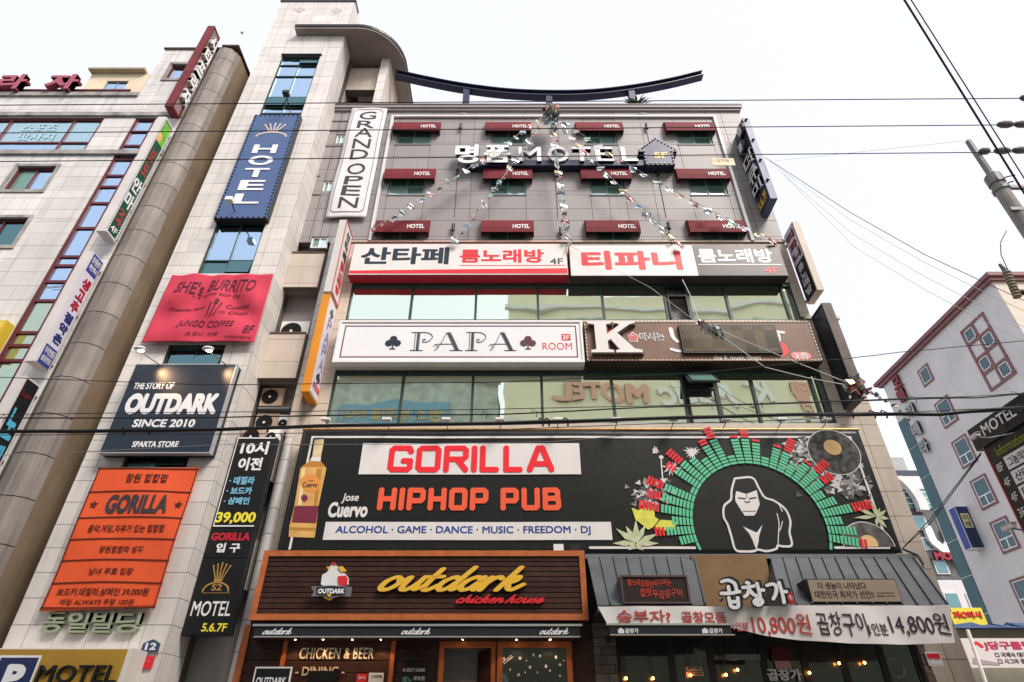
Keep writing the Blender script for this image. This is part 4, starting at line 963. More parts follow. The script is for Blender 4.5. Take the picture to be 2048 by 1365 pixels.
# OUTDARK billboard
YOD = 13.2
t, X0, X1, Z0, Z1 = boxsign('story_sign', 'dark billboard reading THE STORY OF OUTDARK SINCE 2010 on the tower', (235, 447, 729, 907), YOD, .28, cDNAVY, cBLACKM, frame=mat('thin_silver', (.4, .4, .42), .4), fw=.02, frame_proud=.005)
txt(t, 'THE STORY OF', (268, 348, 765, 779), YOD-.012, cSIGNW, off=.03, shear=.0)
txt(t, 'OUTDARK', (252, 436, 787, 829), YOD-.012, cSIGNW, off=.06)
txt(t, 'SINCE 2010', (266, 390, 839, 855), YOD-.012, cSIGNW, off=.03)
txt(t, 'SPARTA STORE', (265, 357, 883, 895), YOD-.012, cSIGNW, off=.03)
warm = mat('warm_lamp', (1.0, .62, .32), .4, emit=14)
for px, lx, sd in ((335, 282, 'left'), (457, 418, 'right')):
    x, z = onY(lx, 700, YOD-.5); q = thing('billboard_lamp', '%s lit floodlight on a thin arm above the dark billboard' % sd, 'lamp', (x, YOD, z-.6), 'lit lamps above the dark billboard')
    MB().tube([(x+.35, YOD+.05, Z1-.05), (x+.1, YOD-.4, z-.1), (x, YOD-.55, z)], .015, 5).build('arm', cGREYM, q)
    MB().ball((x, YOD-.55, z), .13, 12, 6, (1.2, .8, .45)).build('lamp_head', cWHITE, q)
    MB().ball((x+.03, YOD-.53, z-.05), .07, 10, 5, (1.1, .8, .4)).build('lamp_glass', warm, q)
    ld = bpy.data.lights.new('billboard_light', 'SPOT'); lo = bpy.data.objects.new('billboard_light', ld); put(lo, q); lo.location = Vector((x+.1, YOD-.5, z-.12))-ORG[q.name]
    ld.energy = 26; ld.color = (1, .6, .3); ld.spot_size = math.radians(62); ld.spot_blend = .9; ld.shadow_soft_size = .06
    dv = Vector((x+.75, YOD, z-.55)) - Vector((x+.1, YOD-.5, z-.12)); lo.rotation_euler = (-dv).to_track_quat('Z', 'Y').to_euler()
# orange banner
YOB = 13.32
oX0 = (onY(196, 937, YOB)[0]+onY(82, 1223, YOB)[0])/2; oX1 = (onY(399, 933, YOB)[0]+onY(309, 1215, YOB)[0])/2
oZ1, oZ0 = zY(936, YOB), zY(1219, YOB)
def dO(x, z):
    a = (x-oX0)/(oX1-oX0); b = (z-oZ0)/(oZ1-oZ0)
    return .018*math.sin(3*a+5*b) + .012*math.sin(14*b*.6+7*a) + .01*math.sin(22*a+9*b)*b*(1-b)
t = thing('orange_banner', 'large orange cloth banner with black GORILLA lettering low on the tower', 'banner', (oX0, YT, oZ0))
cloth(t, 'cloth', mat('orange_cloth', (.80, .105, .030), .7, var=.05), [(oX0, oZ1-.02), (oX1, oZ1+.02), (oX1, oZ0+.04), (oX0-.02, oZ0-.04)], YOB, dO, 40, 50)
fO = FY(YOB-.009, dO); mOk = mat('brown_black_print', (.09, .018, .012), .7)
oW = lambda a: oX0+(oX1-oX0)*a
mb = MB()
zl_ = [zY(p, YOB) for p in (985, 1037, 1080, 1122, 1167)]
for z in zl_: brush(mb, [[(oW(k/12), z+.03*math.sin(k/12*math.pi)) for k in range(13)]], .022, .022, 0, .006, fO, smooth=False)
e = .02; brush(mb, [[(oW(0)+e, oZ0+(oZ1-oZ0)*k/14) for k in range(15)], [(oW(1)-e, oZ0+(oZ1-oZ0)*k/14) for k in range(15)], [(oW(k/12), oZ1-e) for k in range(13)], [(oW(k/12), oZ0+.03) for k in range(13)]], .02, .02, 0, .006, fO, smooth=False)
mb.build('printed_lines', mOk, t)
def ot(s, a, b, p0, p1, off, m=mOk, sh=.0): lettering(t, s, fO, oW(a), oW(b), zY(p1, YOB), zY(p0, YOB), m, .003, off, sh)
ot('창원 힙합펍', .32, .72, 948, 966, .014); ot('GORILLA', .22, .82, 990, 1028, .045, mDk); ot('음악,게임,자유가 있는 힙합펍', .14, .86, 1050, 1066, .012)
ot('창원힙합의 성지', .32, .72, 1092, 1106, .012); ot('남녀 무료 입장', .30, .70, 1136, 1150, .012); ot('보드카,데낄라,샴페인 39,000원', .08, .90, 1176, 1192, .012); ot('매일 ALWAYS 주말 100원', .14, .80, 1198, 1210, .008)
mb = MB()
for a in (.10, .92):
    cx_, cz_ = oW(a), zY(1010, YOB); st_ = [(cx_+(.10 if k % 2 == 0 else .04)*math.sin(k*math.pi/5), cz_+(.10 if k % 2 == 0 else .04)*math.cos(k*math.pi/5)) for k in range(10)]
    mb.plate(st_, YOB-.022, YOB-.014)
mb.build('star', mOk, t)
# building name letters
t = thing('building_name_letters', 'pale green raised characters 동일빌딩 on the tower just under the orange banner', 'sign', (-9, YT, zY(1268, YT)))
mPG = mat('pale_green_letter', (.32, .36, .24), .5, var=.1)
for ch, (a, b) in zip('동일빌딩', ((86, 128), (133, 176), (183, 225), (231, 279))):
    q = box4(a, b, 1224, 1266, 13.38); lettering(t, ch, FY(13.48), *q, mPG, .10, .022, name='letter')
# parking sign
YPK = 12.9
q = box4(-80, 278, 1297, 1420, YPK)
t = thing('parking_sign', 'gold MOTEL parking sign with a blue P square at the lower left', 'sign', ((q[0]+q[1])/2, YT, q[2]))
x1 = xY(266, 1300, YPK)
MB().box(q[0], x1, YPK+.003, YT-.03, q[2], q[3]).build('sign_case', mat('pale_case', (.72, .68, .62), .4), t)
MB().box(q[0]+.0, x1-.10, YPK-.012, YPK+.003, q[2]+.02, q[3]-.02).build('sign_face', mat('gold_face', (.42, .24, .035), .4, var=.15), t)
p0, p1 = xY(-8, 1345, YPK), xY(68, 1345, YPK)
MB().box(p0-.04, p1+.04, YPK-.018, YPK-.012, q[2]+.1, zY(1316, YPK)+.04).build('white_square', cSIGNW, t)
MB().box(p0, p1, YPK-.024, YPK-.018, q[2]+.1, zY(1316, YPK)).build('blue_square', mat('p_blue', (.02, .03, .10), .4), t)
lettering(t, 'P', FY(YPK-.024), p0+.2, p1-.15, zY(1385, YPK), zY(1329, YPK), cSIGNW, .01, .05)
lettering(t, 'MOTEL', FY(YPK-.012), xY(80, 1345, YPK), xY(238, 1345, YPK), zY(1366, YPK), zY(1331, YPK), cBLACK, .06, .0, shear=-.0)
# address plate, red plate
YA = 13.44; q = box4(285, 320, 1281, 1305, YA)
t = thing('address_plate', 'small navy house-shaped address plate numbered 12', 'sign', (q[0], YT, q[2]))
cx = (q[0]+q[1])/2; hp = [(q[0], q[2]), (q[1], q[2]), (q[1], q[3]-.06), (cx, q[3]+.02), (q[0], q[3]-.06)]
MB().plate([(cx+(x-cx)*1.08, q[2]+.12+(z-q[2]-.12)*1.08) for x, z in hp], YA, YA+.02).build('rim', cWHITE, t); MB().plate(hp, YA-.012, YA).build('plate', mat('plate_navy', (.05, .075, .13), .4), t)
lettering(t, '12', FY(YA-.012), cx-.11, cx+.11, q[2]+.04, q[2]+.17, cSIGNW, .004, .03); lettering(t, '중앙대로', FY(YA-.012), cx-.13, cx+.13, q[2]+.22, q[2]+.27, cSIGNP, .004, .0)
q = box4(277, 306, 1313, 1338, YA); t = thing('red_plate', 'small red square plate under the address plate', 'sign', (q[0], YT, q[2])); MB().box(q[0], q[1], YA, YA+.02, q[2], q[3]).build('plate', cRED, t); lettering(t, '방범', FY(YA), q[0]+.06, q[1]-.06, q[2]+.12, q[3]-.08, mat('pink_text', (.8, .35, .35), .5), .004, .01)
# --- the stacked sign column in the gap
YV = 13.92
vx0, vx1 = XL+.03, XC-.02
def vs_(name, label, p0, p1): 
    z1, z0 = zY(p0, YV), zY(p1, YV); t = thing(name, label, 'sign', ((vx0+vx1)/2, YV+.2, z0)); MB().box(vx0, vx1, YV, YV+.22, z0, z1).build('sign_case', cBLACKM, t); MB().box(vx0+.02, vx1-.02, YV-.01, YV, z0+.02, z1-.02).build('sign_face', cBLACK, t); return t
def vt(t, s, a, b, p0, p1, m, off=.02, sh=0, dpt=.01): return lettering(t, s, FY(YV-.01), vx0+(vx1-vx0)*a, vx0+(vx1-vx0)*b, zY(p1, YV), zY(p0, YV), m, dpt, off, sh)
t = vs_('price_sign', 'black vertical sign reading 10시 이전 39,000 in white, blue and yellow', 875, 1057)
cLB = mat('light_blue_print', (.22, .52, .72), .4); cYL = mat('yellow_print', (.85, .72, .06), .4)
vt(t, '10시', .18, .86, 884, 910, cSIGNW, .035); vt(t, '이전', .22, .80, 916, 942, cSIGNW, .035)
for s, a, b in (('· 데낄라', 954, 970), ('· 보드카', 975, 990), ('· 샴페인', 995, 1010)): vt(t, s, .12, .72, a, b, cLB, .03)
vt(t, '39,000', .05, .96, 1025, 1049, cYL, .03)
mb = MB(); zt_, zb_2 = zY(878, YV), zY(1054, YV)
for bx in ((vx0+.03, vx1-.03, zt_, zt_+.03), (vx0+.03, vx1-.03, zb_2, zb_2+.03), (vx0+.03, vx0+.05, zb_2+.03, zt_)): mb.box(bx[0], bx[1], YV-.016, YV-.01, bx[2], bx[3])
mb.build('border_line', cSIGNW, t)
t = vs_('entrance_sign', 'black sign with red GORILLA over white 입구, between the price and crown signs', 1058, 1118); vt(t, 'GORILLA', .06, .94, 1066, 1082, mat('dim_signal_red', (.5, .02, .04), .4), .05); vt(t, '입 구', .24, .78, 1087, 1106, cSIGNW, .035)
t = vs_('crown_motel_sign', 'black sign with a gold crown over MOTEL 5.6.7F, lowest of its column', 1119, 1271)
crown(t, (vx0+vx1)/2-.02, zY(1183, YV), .56, zY(1126, YV)-zY(1183, YV), YV-.01, mat('dull_gold', (.42, .24, .07), .4))
vt(t, 'S2', .38, .60, 1169, 1182, MATS['dull_gold'], .02); vt(t, 'MOTEL', .08, .92, 1203, 1233, cSIGNW, .01); vt(t, '5.6.7F', .40, .92, 1247, 1264, cYL, .02)
MB().box(vx0+.2, vx1-.2, YV-.014, YV-.01, zY(1187, YV), zY(1186, YV)).build('rule_line', MATS['dull_gold'], t)
# --- air conditioners
def ac(label, x0, z0, w, h, d, Y, tone=cWHITE, grp='air conditioner units in the recess'):
    t = thing('air_conditioner', label, 'air conditioner', (x0+w/2, Y, z0), grp)
    MB().box(x0, x0+w, Y, Y+d, z0, z0+h).build('housing', tone, t)
    cx, cz, r = x0+w*.40, z0+h*.5, min(w*.36, h*.42)
    MB().cyl((cx, Y-.004, cz), r, 'y', .01, 24).build('fan_opening', cDARK, t)
    mb = MB()
    for k in range(1, 6): 
        ring = [(cx+r*k/5*math.cos(a), Y-.015, cz+r*k/5*math.sin(a)) for a in [2*math.pi*i/20 for i in range(21)]]; mb.tube(ring, .004, 3, False)
    for i in range(8): a = math.pi*i/4; mb.tube([(cx, Y-.016, cz), (cx+r*math.cos(a), Y-.016, cz+r*math.sin(a))], .004, 3)
    mb.build('grille', cBLACKM, t); MB().cyl((cx, Y-.02, cz), r*.16, 'y', .01, 10).build('fan_hub', cWHITE, t)
    MB().box(x0+.05, x0+.15, Y+.05, Y+d-.05, z0-.06, z0).box(x0+w-.15, x0+w-.05, Y+.05, Y+d-.05, z0-.06, z0).build('feet', cBLACKM, t)
f4z = zY(668, YB); f3z = zY(872, YB)
pale = mat('aged_ac_cream', (.48, .36, .28), .6, var=.2)
ac('white air conditioner unit on the upper balcony of the recess', -6.95, f4z-.02, .85, .72, .3, YB+.35)
mb = MB().box(XL+.1, XC-.1, YB+.3, YB+.9, f3z+.95, f3z+1.0); single('equipment_shelf', mb, cGREYM, 'metal shelf carrying air conditioner units in the third-floor recess', 'shelf')
ac('peach-tinted air conditioner on the shelf in the third-floor recess', -6.98, f3z+1.07, .62, .55, .35, YB+.35, pale)
ac('peach-tinted air conditioner standing left on the third-floor balcony', -6.98, f3z+.3, .62, .56, .35, YB+.4, pale)
ac('small white air conditioner standing right on the third-floor balcony', -6.33, f3z+.28, .32, .5, .3, YB+.35)
ac('low air conditioner just behind the top of the price sign', -6.98, f3z-.36, .6, .55, .3, YB-.12, pale)
ac('low white air conditioner at the right behind the top of the price sign', -6.36, f3z-.36, .34, .55, .3, YB-.12)
# ================================================================ gorilla pub banner
YGb = 13.98
bX0, bX1 = -5.40, 8.96
bZ1, bZ0 = zY(861, YGb), zY(1107, YGb)
def dB(x, z):
    e = min(1.0, (bZ1-z)*3+.2)
    return .010*math.sin(1.1*x+.4*z) + .003*math.sin(2.6*x-.7*z)
t = thing('gorilla_pub_banner', 'huge black GORILLA HIPHOP PUB banner across the second floor', 'banner', (1.8, YM, bZ0))
mBB = mat('black_banner_vinyl', (.011, .012, .0115), .38, var=.2, vscale=.7, spec=.35, bump=.5, bscale=1.3)
cloth(t, 'vinyl', mBB, [(bX0, bZ1), (bX1, bZ1), (bX1, bZ0), (bX0, bZ0)], YGb, dB, 150, 30)
MB().box(bX0+.03, bX1-.03, YGb+.07, YM-.025, bZ0+.03, bZ1-.03).build('support_frame', cBLACKM, t)
MB().tube([(bX0-.02, YGb+.02, bZ1+.03), (bX1+.02, YGb+.02, bZ1+.03)], .035, 8).build('top_rail', mat('led_glint_orange', (.55, .30, .10), .35, metal=.6, var=.3, vscale=6), t)  # orange LED reflections along the banner top are painted into the rail
fB = FY(YGb-.010, dB)
PB = lambda px, py: onY(px, py, YGb)
def seg(pts, n=14): return [tuple(Vector(a).lerp(Vector(b), k/n)) for a, b in zip(pts[:-1], pts[1:]) for k in range(n)] + [tuple(pts[-1])]
W_ = cSIGNP
mb = MB(); bo = [(bX0+.28, bZ0+.1), (bX0+.28, bZ1-.2), (bX1-.28, bZ1-.2), (bX1-.28, bZ0+.12)]
brush(mb, [seg(bo[:2], 6), seg(bo[1:3], 40), seg(bo[2:], 6), seg([(bX1-.28, bZ0+.12), (PB(1670, 1098)[0], bZ0+.12)], 6), seg([(PB(1180, 1098)[0], bZ0+.12), (PB(1390, 1098)[0], bZ0+.12)], 10)], .055, .055, 0, .004, fB, smooth=False); mb.build('border_line', W_, t)
def bpoly(pxs, m, w0, w1, name, par=t):
    P = [PB(*p) for p in pxs]; n = len(P); tri = tessellate_polygon([[Vector((p[0], p[1], 0)) for p in P]])
    mb = MB().add([fB(x, z, w1) for x, z in P] + [fB(x, z, w0) for x, z in P], [tuple(q) for q in tri] + [(i, (i+1) % n, (i+1) % n+n, i+n) for i in range(n)]); return mb.build(name, m, par)
def bstrip(a, b, p0, p1, m, name):               # long strip following the cloth
    x0, x1 = PB(a, (p0+p1)/2)[0], PB(b, (p0+p1)/2)[0]; z1, z0 = zY(p0, YGb), zY(p1, YGb); n = 40; v = []; f = []
    for i in range(n+1):
        x = x0+(x1-x0)*i/n; v += [fB(x, z0, .012), fB(x, (z0+z1)/2, .012), fB(x, z1, .012)]
    for i in range(n): k = 3*i; f += [(k, k+3, k+4, k+1), (k+1, k+4, k+5, k+2)]
    MB().add(v, f).build(name, m, t)
bstrip(722, 1160, 888, 950, W_, 'white_strip'); bstrip(649, 1223, 1045, 1081, W_, 'white_strip')
def bt(s, a, b, p0, p1, m, off, sh=0.0, w=.003, lift=0.0, **k):
    x0, x1, z0, z1 = box4(a, b, p0, p1, YGb); return lettering(t, s, FY(YGb-.012-lift, dB), x0, x1, z0, z1, m, w, off, sh, **k)
mGR = mat('signal_red', (.85, .03, .045), .35)
# squared display letters built from strokes
def block(s, x0, x1, z0, z1, th, m, lift, name):
    G = {'G': [[(1,.84),(.9,1),(.12,1),(0,.9),(0,.1),(.12,0),(.88,0),(1,.1),(1,.40),(.66,.40)]], 'O': [[(.12,1),(.88,1),(1,.9),(1,.1),(.88,0),(.12,0),(0,.1),(0,.9),(.12,1)]],
         'R': [[(0,0),(0,1),(.86,1),(1,.9),(1,.6),(.86,.48),(0,.48)],[(.55,.48),(1,0)]], 'I': [[(0,0),(0,1)]], 'L': [[(0,1),(0,0),(.9,0)]], 'A': [[(0,0),(.42,1),(.6,1),(1,0)],[(.18,.26),(.84,.26)]],
         'H': [[(0,0),(0,1)],[(1,0),(1,1)],[(0,.5),(1,.5)]], 'P': [[(0,0),(0,1),(.86,1),(1,.9),(1,.52),(.86,.4),(0,.4)]], 'U': [[(0,1),(0,.1),(.12,0),(.88,0),(1,.1),(1,1)]],
         'B': [[(0,0),(0,1),(.84,1),(.96,.9),(.96,.6),(.84,.52),(0,.52)],[(.84,.52),(1,.42),(1,.1),(.88,0),(0,0)]], ' ': []}
    wd = {'I': .0, ' ': .12, 'L': .78, 'A': 1.12}; n = len(s); g = th*.42
    U = (x1-x0-th*n-g*(n-1))/sum(wd.get(c, 1.0) for c in s); x = x0+th/2; h = z1-z0-th; mb = MB(); f = FY(YGb-.012-lift, dB)
    for c in s:
        w = wd.get(c, 1.0)*U
        brush(mb, [[(x+a*w, z0+th/2+b*h) for a, b in st] for st in G[c]], th*1.04, th*1.04, math.pi/8, .008, f, smooth=False); x += w+g+th
    return mb.build(name, m, t)
q = box4(777, 1108, 892, 946, YGb); block('GORILLA', *q, .15, mGR, .012, 'lettering')
q = box4(756, 1122, 976, 1022, YGb); block('HIPHOP PUB', *q, .135, mat('coral_red', (.85, .12, .055), .35), .0, 'lettering')
bt('ALCOHOL · GAME · DANCE · MUSIC · FREEDOM · DJ', 672, 1181, 1053, 1072, mat('print_blue', (.02, .06, .30), .4), .02, lift=.012)
bt('Jose', 684, 718, 988, 1008, W_, .02, .15); bt('Cuervo', 657, 736, 1005, 1036, W_, .04, .05)
# bottle print
mAm = mat('amber_print', (.72, .42, .13), .4, var=.2, vscale=3)
Z = lambda x, y: (560+x/5.6875, 860+y/5.6875)
bpoly([Z(*p) for p in ((395,118),(500,112),(500,150),(470,300),(465,360),(530,440),(440,870),(415,1100),(395,1230),(100,1220),(110,1090),(165,870),(235,440),(345,350),(370,300),(390,150))], mAm, 0, .006, 'bottle_print')
bpoly([Z(*p) for p in ((420,450),(480,440),(425,860),(385,860))], mat('amber_dark', (.50, .22, .04), .4), .006, .0085, 'bottle_shade'); bpoly([Z(*p) for p in ((255,450),(290,430),(245,860),(205,860))], mat('amber_light', (.82, .66, .36), .4), .006, .0085, 'bottle_highlight'); bpoly([Z(*p) for p in ((118,1110),(410,1118),(402,1150),(112,1142))], MATS['amber_dark'], .006, .0085, 'bottle_base_ring'); bpoly([Z(*p) for p in ((245,425),(345,360),(465,365),(522,425))], MATS['amber_dark'], .006, .0085, 'bottle_shoulder')
bpoly([Z(*p) for p in ((170,870),(443,868),(412,1065),(135,1055))], mat('plum_print', (.20, .03, .06), .4), .006, .010, 'bottle_band')
bpoly([Z(*p) for p in ((398,118),(502,112),(468,300),(375,300))], mat('pale_gold_print', (.72, .60, .38), .4), .006, .010, 'bottle_neck_label')
bpoly([Z(*p) for p in ((365,312),(465,308),(465,365),(345,358))], W_, .006, .010, 'bottle_collar')
bpoly([Z(350+115*math.cos(a)-25*math.sin(a)*.4, 610-105*math.sin(a)) for a in [2*math.pi*i/16 for i in range(16)]], mat('label_orange', (.75, .30, .07), .4), .006, .010, 'bottle_label')
bpoly([Z(280+38*math.cos(a), 778-40*math.sin(a)) for a in [2*math.pi*i/12 for i in range(12)]], MATS['plum_print'], .010, .013, 'seal_print')
bt('Jose', *(Z(325,0)[0], Z(385,0)[0]), Z(0,570)[1], Z(0,600)[1], mDk, .02, lift=.006); bt('Cuervo', Z(258,0)[0], Z(432,0)[0], Z(0,600)[1], Z(0,660)[1], mDk, .03, lift=.006)
# equalizer ring
ccx = xY(1519, 1053, YGb); ccz = zY(1053, YGb); R0 = 1.56
mGn = mat('equalizer_green', (.13, .55, .32), .4); mRd = mat('equalizer_red', (.75, .03, .04), .4)
bars = [(3,0),(5,0),(8,3),(6,0),(9,6),(9,4),(9,5),(2,0),(8,3),(8,5),(7,0),(5,0),(8,2),(9,6),(3,0),(8,1),(8,6),(7,1),(3,0),(7,1),(7,5),(5,0),(7,1),(7,5),(6,4),(4,0),(6,0),(9,6),(5,0),(8,0),(8,2),(2,0)]
nb = len(bars); a0, a1 = math.radians(197), math.radians(-17)
for i, (g, r) in enumerate(bars):
    an = a0+(a1-a0)*i/(nb-1); ca, sa = math.cos(an), math.sin(an); hw = .085; sg_ = .085
    for cnt, st, m_ in ((g, 0, mGn), (r, g, mRd)):
        if not cnt: continue
        mb = MB()
        for k in range(cnt):
            ra = R0+(st+k)*sg_+(.0 if m_ is mGn else .02); rb = ra+sg_*.72; c = []
            wa, wb = hw*(1+.25*(ra-R0)), hw*(1+.25*(rb-R0))
            for rr_, w_ in ((ra, -wa), (ra, wa), (rb, wb), (rb, -wb)): c.append((ccx+ca*rr_-sa*w_, ccz+sa*rr_+ca*w_))
            if min(p[1] for p in c) < bZ0+.04 or max(p[1] for p in c) > bZ1+.1: continue
            mb.add([fB(x, z, .026) for x, z in c], [(0, 1, 2, 3)])
        if mb.v: mb.build('equalizer_bar', m_, t)
# gorilla figure
G_ = lambda x, y: (1180+x/3.2, 850+y/3.2)
go = [(925,345),(1035,340),(1075,400),(1115,465),(1180,490),(1250,545),(1280,620),(1275,690),(1290,770),(1240,780),(1200,775),(1190,795),(1130,810),(1075,800),(1045,810),(985,812),(930,800),(905,720),(880,640),(855,590),(858,520),(900,480),(905,420),(925,345)]
def gb(pts, w, name, m=W_, lift=0): 
    mb = MB(); P = [PB(*G_(*p)) for p in pts]; brush(mb, [P], w, w, 0, .010+lift, fB, smooth=True, n=4); return mb.build(name, m, t)
bpoly([G_(*p) for p in go[:-1]], mat('gorilla_black', (.008, .008, .008), .5), 0, .006, 'gorilla_body')
gb(go, .05, 'gorilla_outline')
bpoly([G_(*p) for p in ((935,425),(1000,445),(1065,420),(1075,470),(1085,510),(1060,570),(1048,583),(990,583),(960,540),(930,490),(928,460))], W_, .006, .011, 'gorilla_face')
for pts, w in (([(950,470),(990,475)], .035), ([(1020,475),(1060,468)], .035), ([(990,492),(1005,500),(1020,492)], .03), ([(978,555),(1060,555)], .015), ([(1000,440),(1000,470)], .012)): gb(pts, w, 'face_line', mDk, .004)
bpoly([G_(*p) for p in ((978,652),(1065,692),(1102,642),(1080,715),(1078,745),(1065,800),(1050,770),(1040,740),(1020,700))], W_, .006, .011, 'chest_mark')
gb([(1195,570),(1208,630),(1205,690),(1202,770)], .022, 'arm_line'); gb([(1170,480),(1205,510),(1228,555)], .022, 'arm_line'); gb([(1230,620),(1220,660),(1205,690)], .018, 'arm_line')
# vinyl record prints
def disc(px, py, rx, rz_, m, w, name, n=36, half=False):
    cx_, cz_ = PB(px, py); P = []
    for i in range(n):
        a = 2*math.pi*i/n; z = cz_+rz_*math.sin(a)
        P.append((cx_+rx*math.cos(a), max(z, bZ0+.14)))
    tri = tessellate_polygon([[Vector((p[0], p[1], 0)) for p in P]])
    return MB().add([fB(x, z, w) for x, z in P], [tuple(q) for q in tri]).build(name, m, t)
random.seed(5)
mSh = [mat('shard_white', (.62, .58, .57), .4), mat('shard_grey', (.28, .27, .27), .4), mat('shard_dark', (.09, .09, .085), .4)]
def shards(n, cxp_, cyp, sx_, sy_, mats_, seed, size=12):
    random.seed(seed); mbs = [MB() for _ in mats_]
    for i in range(n):
        x = cxp_+random.gauss(0, sx_); y = cyp+random.gauss(0, sy_); a = random.uniform(0, 6.28); s = random.uniform(.4, 1)*size
        tri = [PB(x+s*math.cos(a+k*2.1+random.uniform(-.4, .4)), y+s*.8*math.sin(a+k*2.1)) for k in range(3)]
        if max(p[1] for p in tri) > bZ1-.03 or max(p[0] for p in tri) > bX1-.05 or min(p[1] for p in tri) < bZ0+.05: continue
        j = i % len(mats_); mbs[j].add([fB(p[0], p[1], .006+.0006*(i % 9)) for p in tri], [(0, 1, 2)])
    for mbx, m_ in zip(mbs, mats_): mbx.build('shard_print', m_, t, kind='stuff')
shards(120, 1655, 940, 30, 24, mSh, 1, 13); shards(60, 1600, 905, 18, 14, mSh, 2, 11); shards(50, 1700, 975, 22, 16, mSh, 6, 12); shards(70, 1300, 995, 22, 16, mSh, 3, 10)
disc(1667, 905, .66, .62, W_, .013, 'record_rim'); disc(1667, 905, .64, .60, mat('record_marble', (.10, .10, .095), .3, var=.8, vscale=9), .0145, 'record_print'); disc(1664, 896, .24, .23, mDk, .016, 'record_ring'); disc(1664, 896, .22, .21, mat('record_gold', (.80, .52, .24), .4), .0175, 'record_label')
disc(1737, 1092, .60, .55, W_, .013, 'record_rim'); disc(1737, 1092, .58, .53, mat('record_sheen', (.16, .15, .15), .3, var=.7, vscale=4), .0145, 'record_print'); disc(1737, 1088, .20, .19, MATS['record_gold'], .0175, 'record_label')
# leaves, stars and splashes
mLf = mat('leaf_print_pale', (.55, .58, .36), .5, var=.2, vscale=6); mYf = mat('lemon_print', (.72, .68, .10), .5, var=.2, vscale=5)
def spike(cx_, cy_, tips, w, m_, name, lift=.02):
    mb = MB()
    for k, (dx, dy) in enumerate(tips):
        L_ = math.hypot(dx, dy); nx_, ny_ = -dy/L_*w, dx/L_*w
        P = [PB(cx_+nx_*.3, cy_+ny_*.3), PB(cx_+dx*.5+nx_, cy_+dy*.5+ny_), PB(cx_+dx, cy_+dy), PB(cx_+dx*.45-nx_, cy_+dy*.45-ny_)]
        P = [(min(p[0], bX1-.04), min(max(p[1], bZ0+.03), bZ1-.02)) for p in P]
        mb.add([fB(x, z, lift+.0005*k) for x, z in P], [(0, 1, 2, 3)])
    mb.build(name, m_, t)
spike(1271, 1088, [(-46,0),(-40,-30),(-20,-35),(0,-48),(20,-38),(45,-20),(46,0),(-15,14),(15,14)], 6, mLf, 'leaf_print')
bpoly([G_(*p) for p in ((265,535),(310,550),(345,530),(385,545),(410,540),(412,590),(440,610),(400,660),(370,675),(330,640),(290,610))], mYf, .006, .021, 'star_flower_print')
bpoly([G_(*p) for p in ((415,650),(450,610),(520,615),(560,630),(530,670),(470,680),(430,670))], mYf, .006, .020, 'star_flower_print')
spike(1752, 1035, [(-12,-36),(-5,-20),(6,-18),(22,-14),(28,4),(-45,-20),(-46,2),(20,22),(0,20)], 4, mLf, 'leaf_print')
random.seed(11)
def splat(px, py, r, n): spike(px, py, [(random.uniform(.5, 1)*r*math.cos(a)*1.1, random.uniform(.5, 1)*r*math.sin(a)) for a in [6.283*i/n for i in range(n)]], 1.6, W_, 'paint_splash', .012)
splat(1310, 902, 10, 11); splat(1384, 905, 18, 13); splat(1342, 937, 22, 13)
mb = MB(); brush(mb, [[PB(1322, 915), PB(1323, 935), PB(1326, 968)]], .03, .03, 0, .01, fB); brush(mb, [[PB(1322, 915), PB(1322.2, 915)]], .12, .10, 0, .011, fB, smooth=False); mb.build('paint_splash', W_, t)
# small boxes on the sign top
for px, m_, lb in ((1117, cWHITE, 'small white sensor box on top of the wooden sign'), (1150, cBLACKM, 'small dark sensor box beside the white one on the wooden sign')):
    x, z = onY(px, 1098, 13.55); tag(MB().box(x-.11, x+.11, 13.5, 13.62, z-.09, z+.09).build('sensor_box', m_), lb, 'sensor')
# ================================================================ wooden outdark sign
YO = 13.45; wX0, wX1 = -.2285/.5621*YO, .0666/.5621*YO
wZ1, wZ0 = zY(1102, YO), zY(1241, YO)
t = thing('wooden_chicken_sign', 'wide brown plank fascia sign with an orange frame and yellow script outdark lettering', 'sign', ((wX0+wX1)/2, YM, wZ0))
MB().box(wX0+.02, wX1-.02, YO+.06, YM-.2, wZ0+.02, wZ1-.02).build('sign_case', mat('dark_case', (.03, .018, .014), .6), t)
npk = 11; ph_ = (wZ1-wZ0-.24)/npk
for i in range(npk):
    z = wZ0+.12+i*ph_; piece('plank', cPLANK, t, ((wX0+wX1)/2, YO+.03, z+ph_/2), (wX1-wX0-.24, .05, ph_-.018))
fw = .12; mb = MB(); mb.box(wX0, wX1, YO-.03, YO+.07, wZ1-fw, wZ1); mb.build('frame_board', cORANGE, t)
MB().box(wX0, wX1, YO-.03, YO+.07, wZ0, wZ0+fw).build('frame_board', cORANGE, t); MB().box(wX0, wX0+fw, YO-.028, YO+.068, wZ0+fw, wZ1-fw).build('frame_board', cORANGE, t); MB().box(wX1-fw, wX1, YO-.028, YO+.068, wZ0+fw, wZ1-fw).build('frame_board', cORANGE, t)
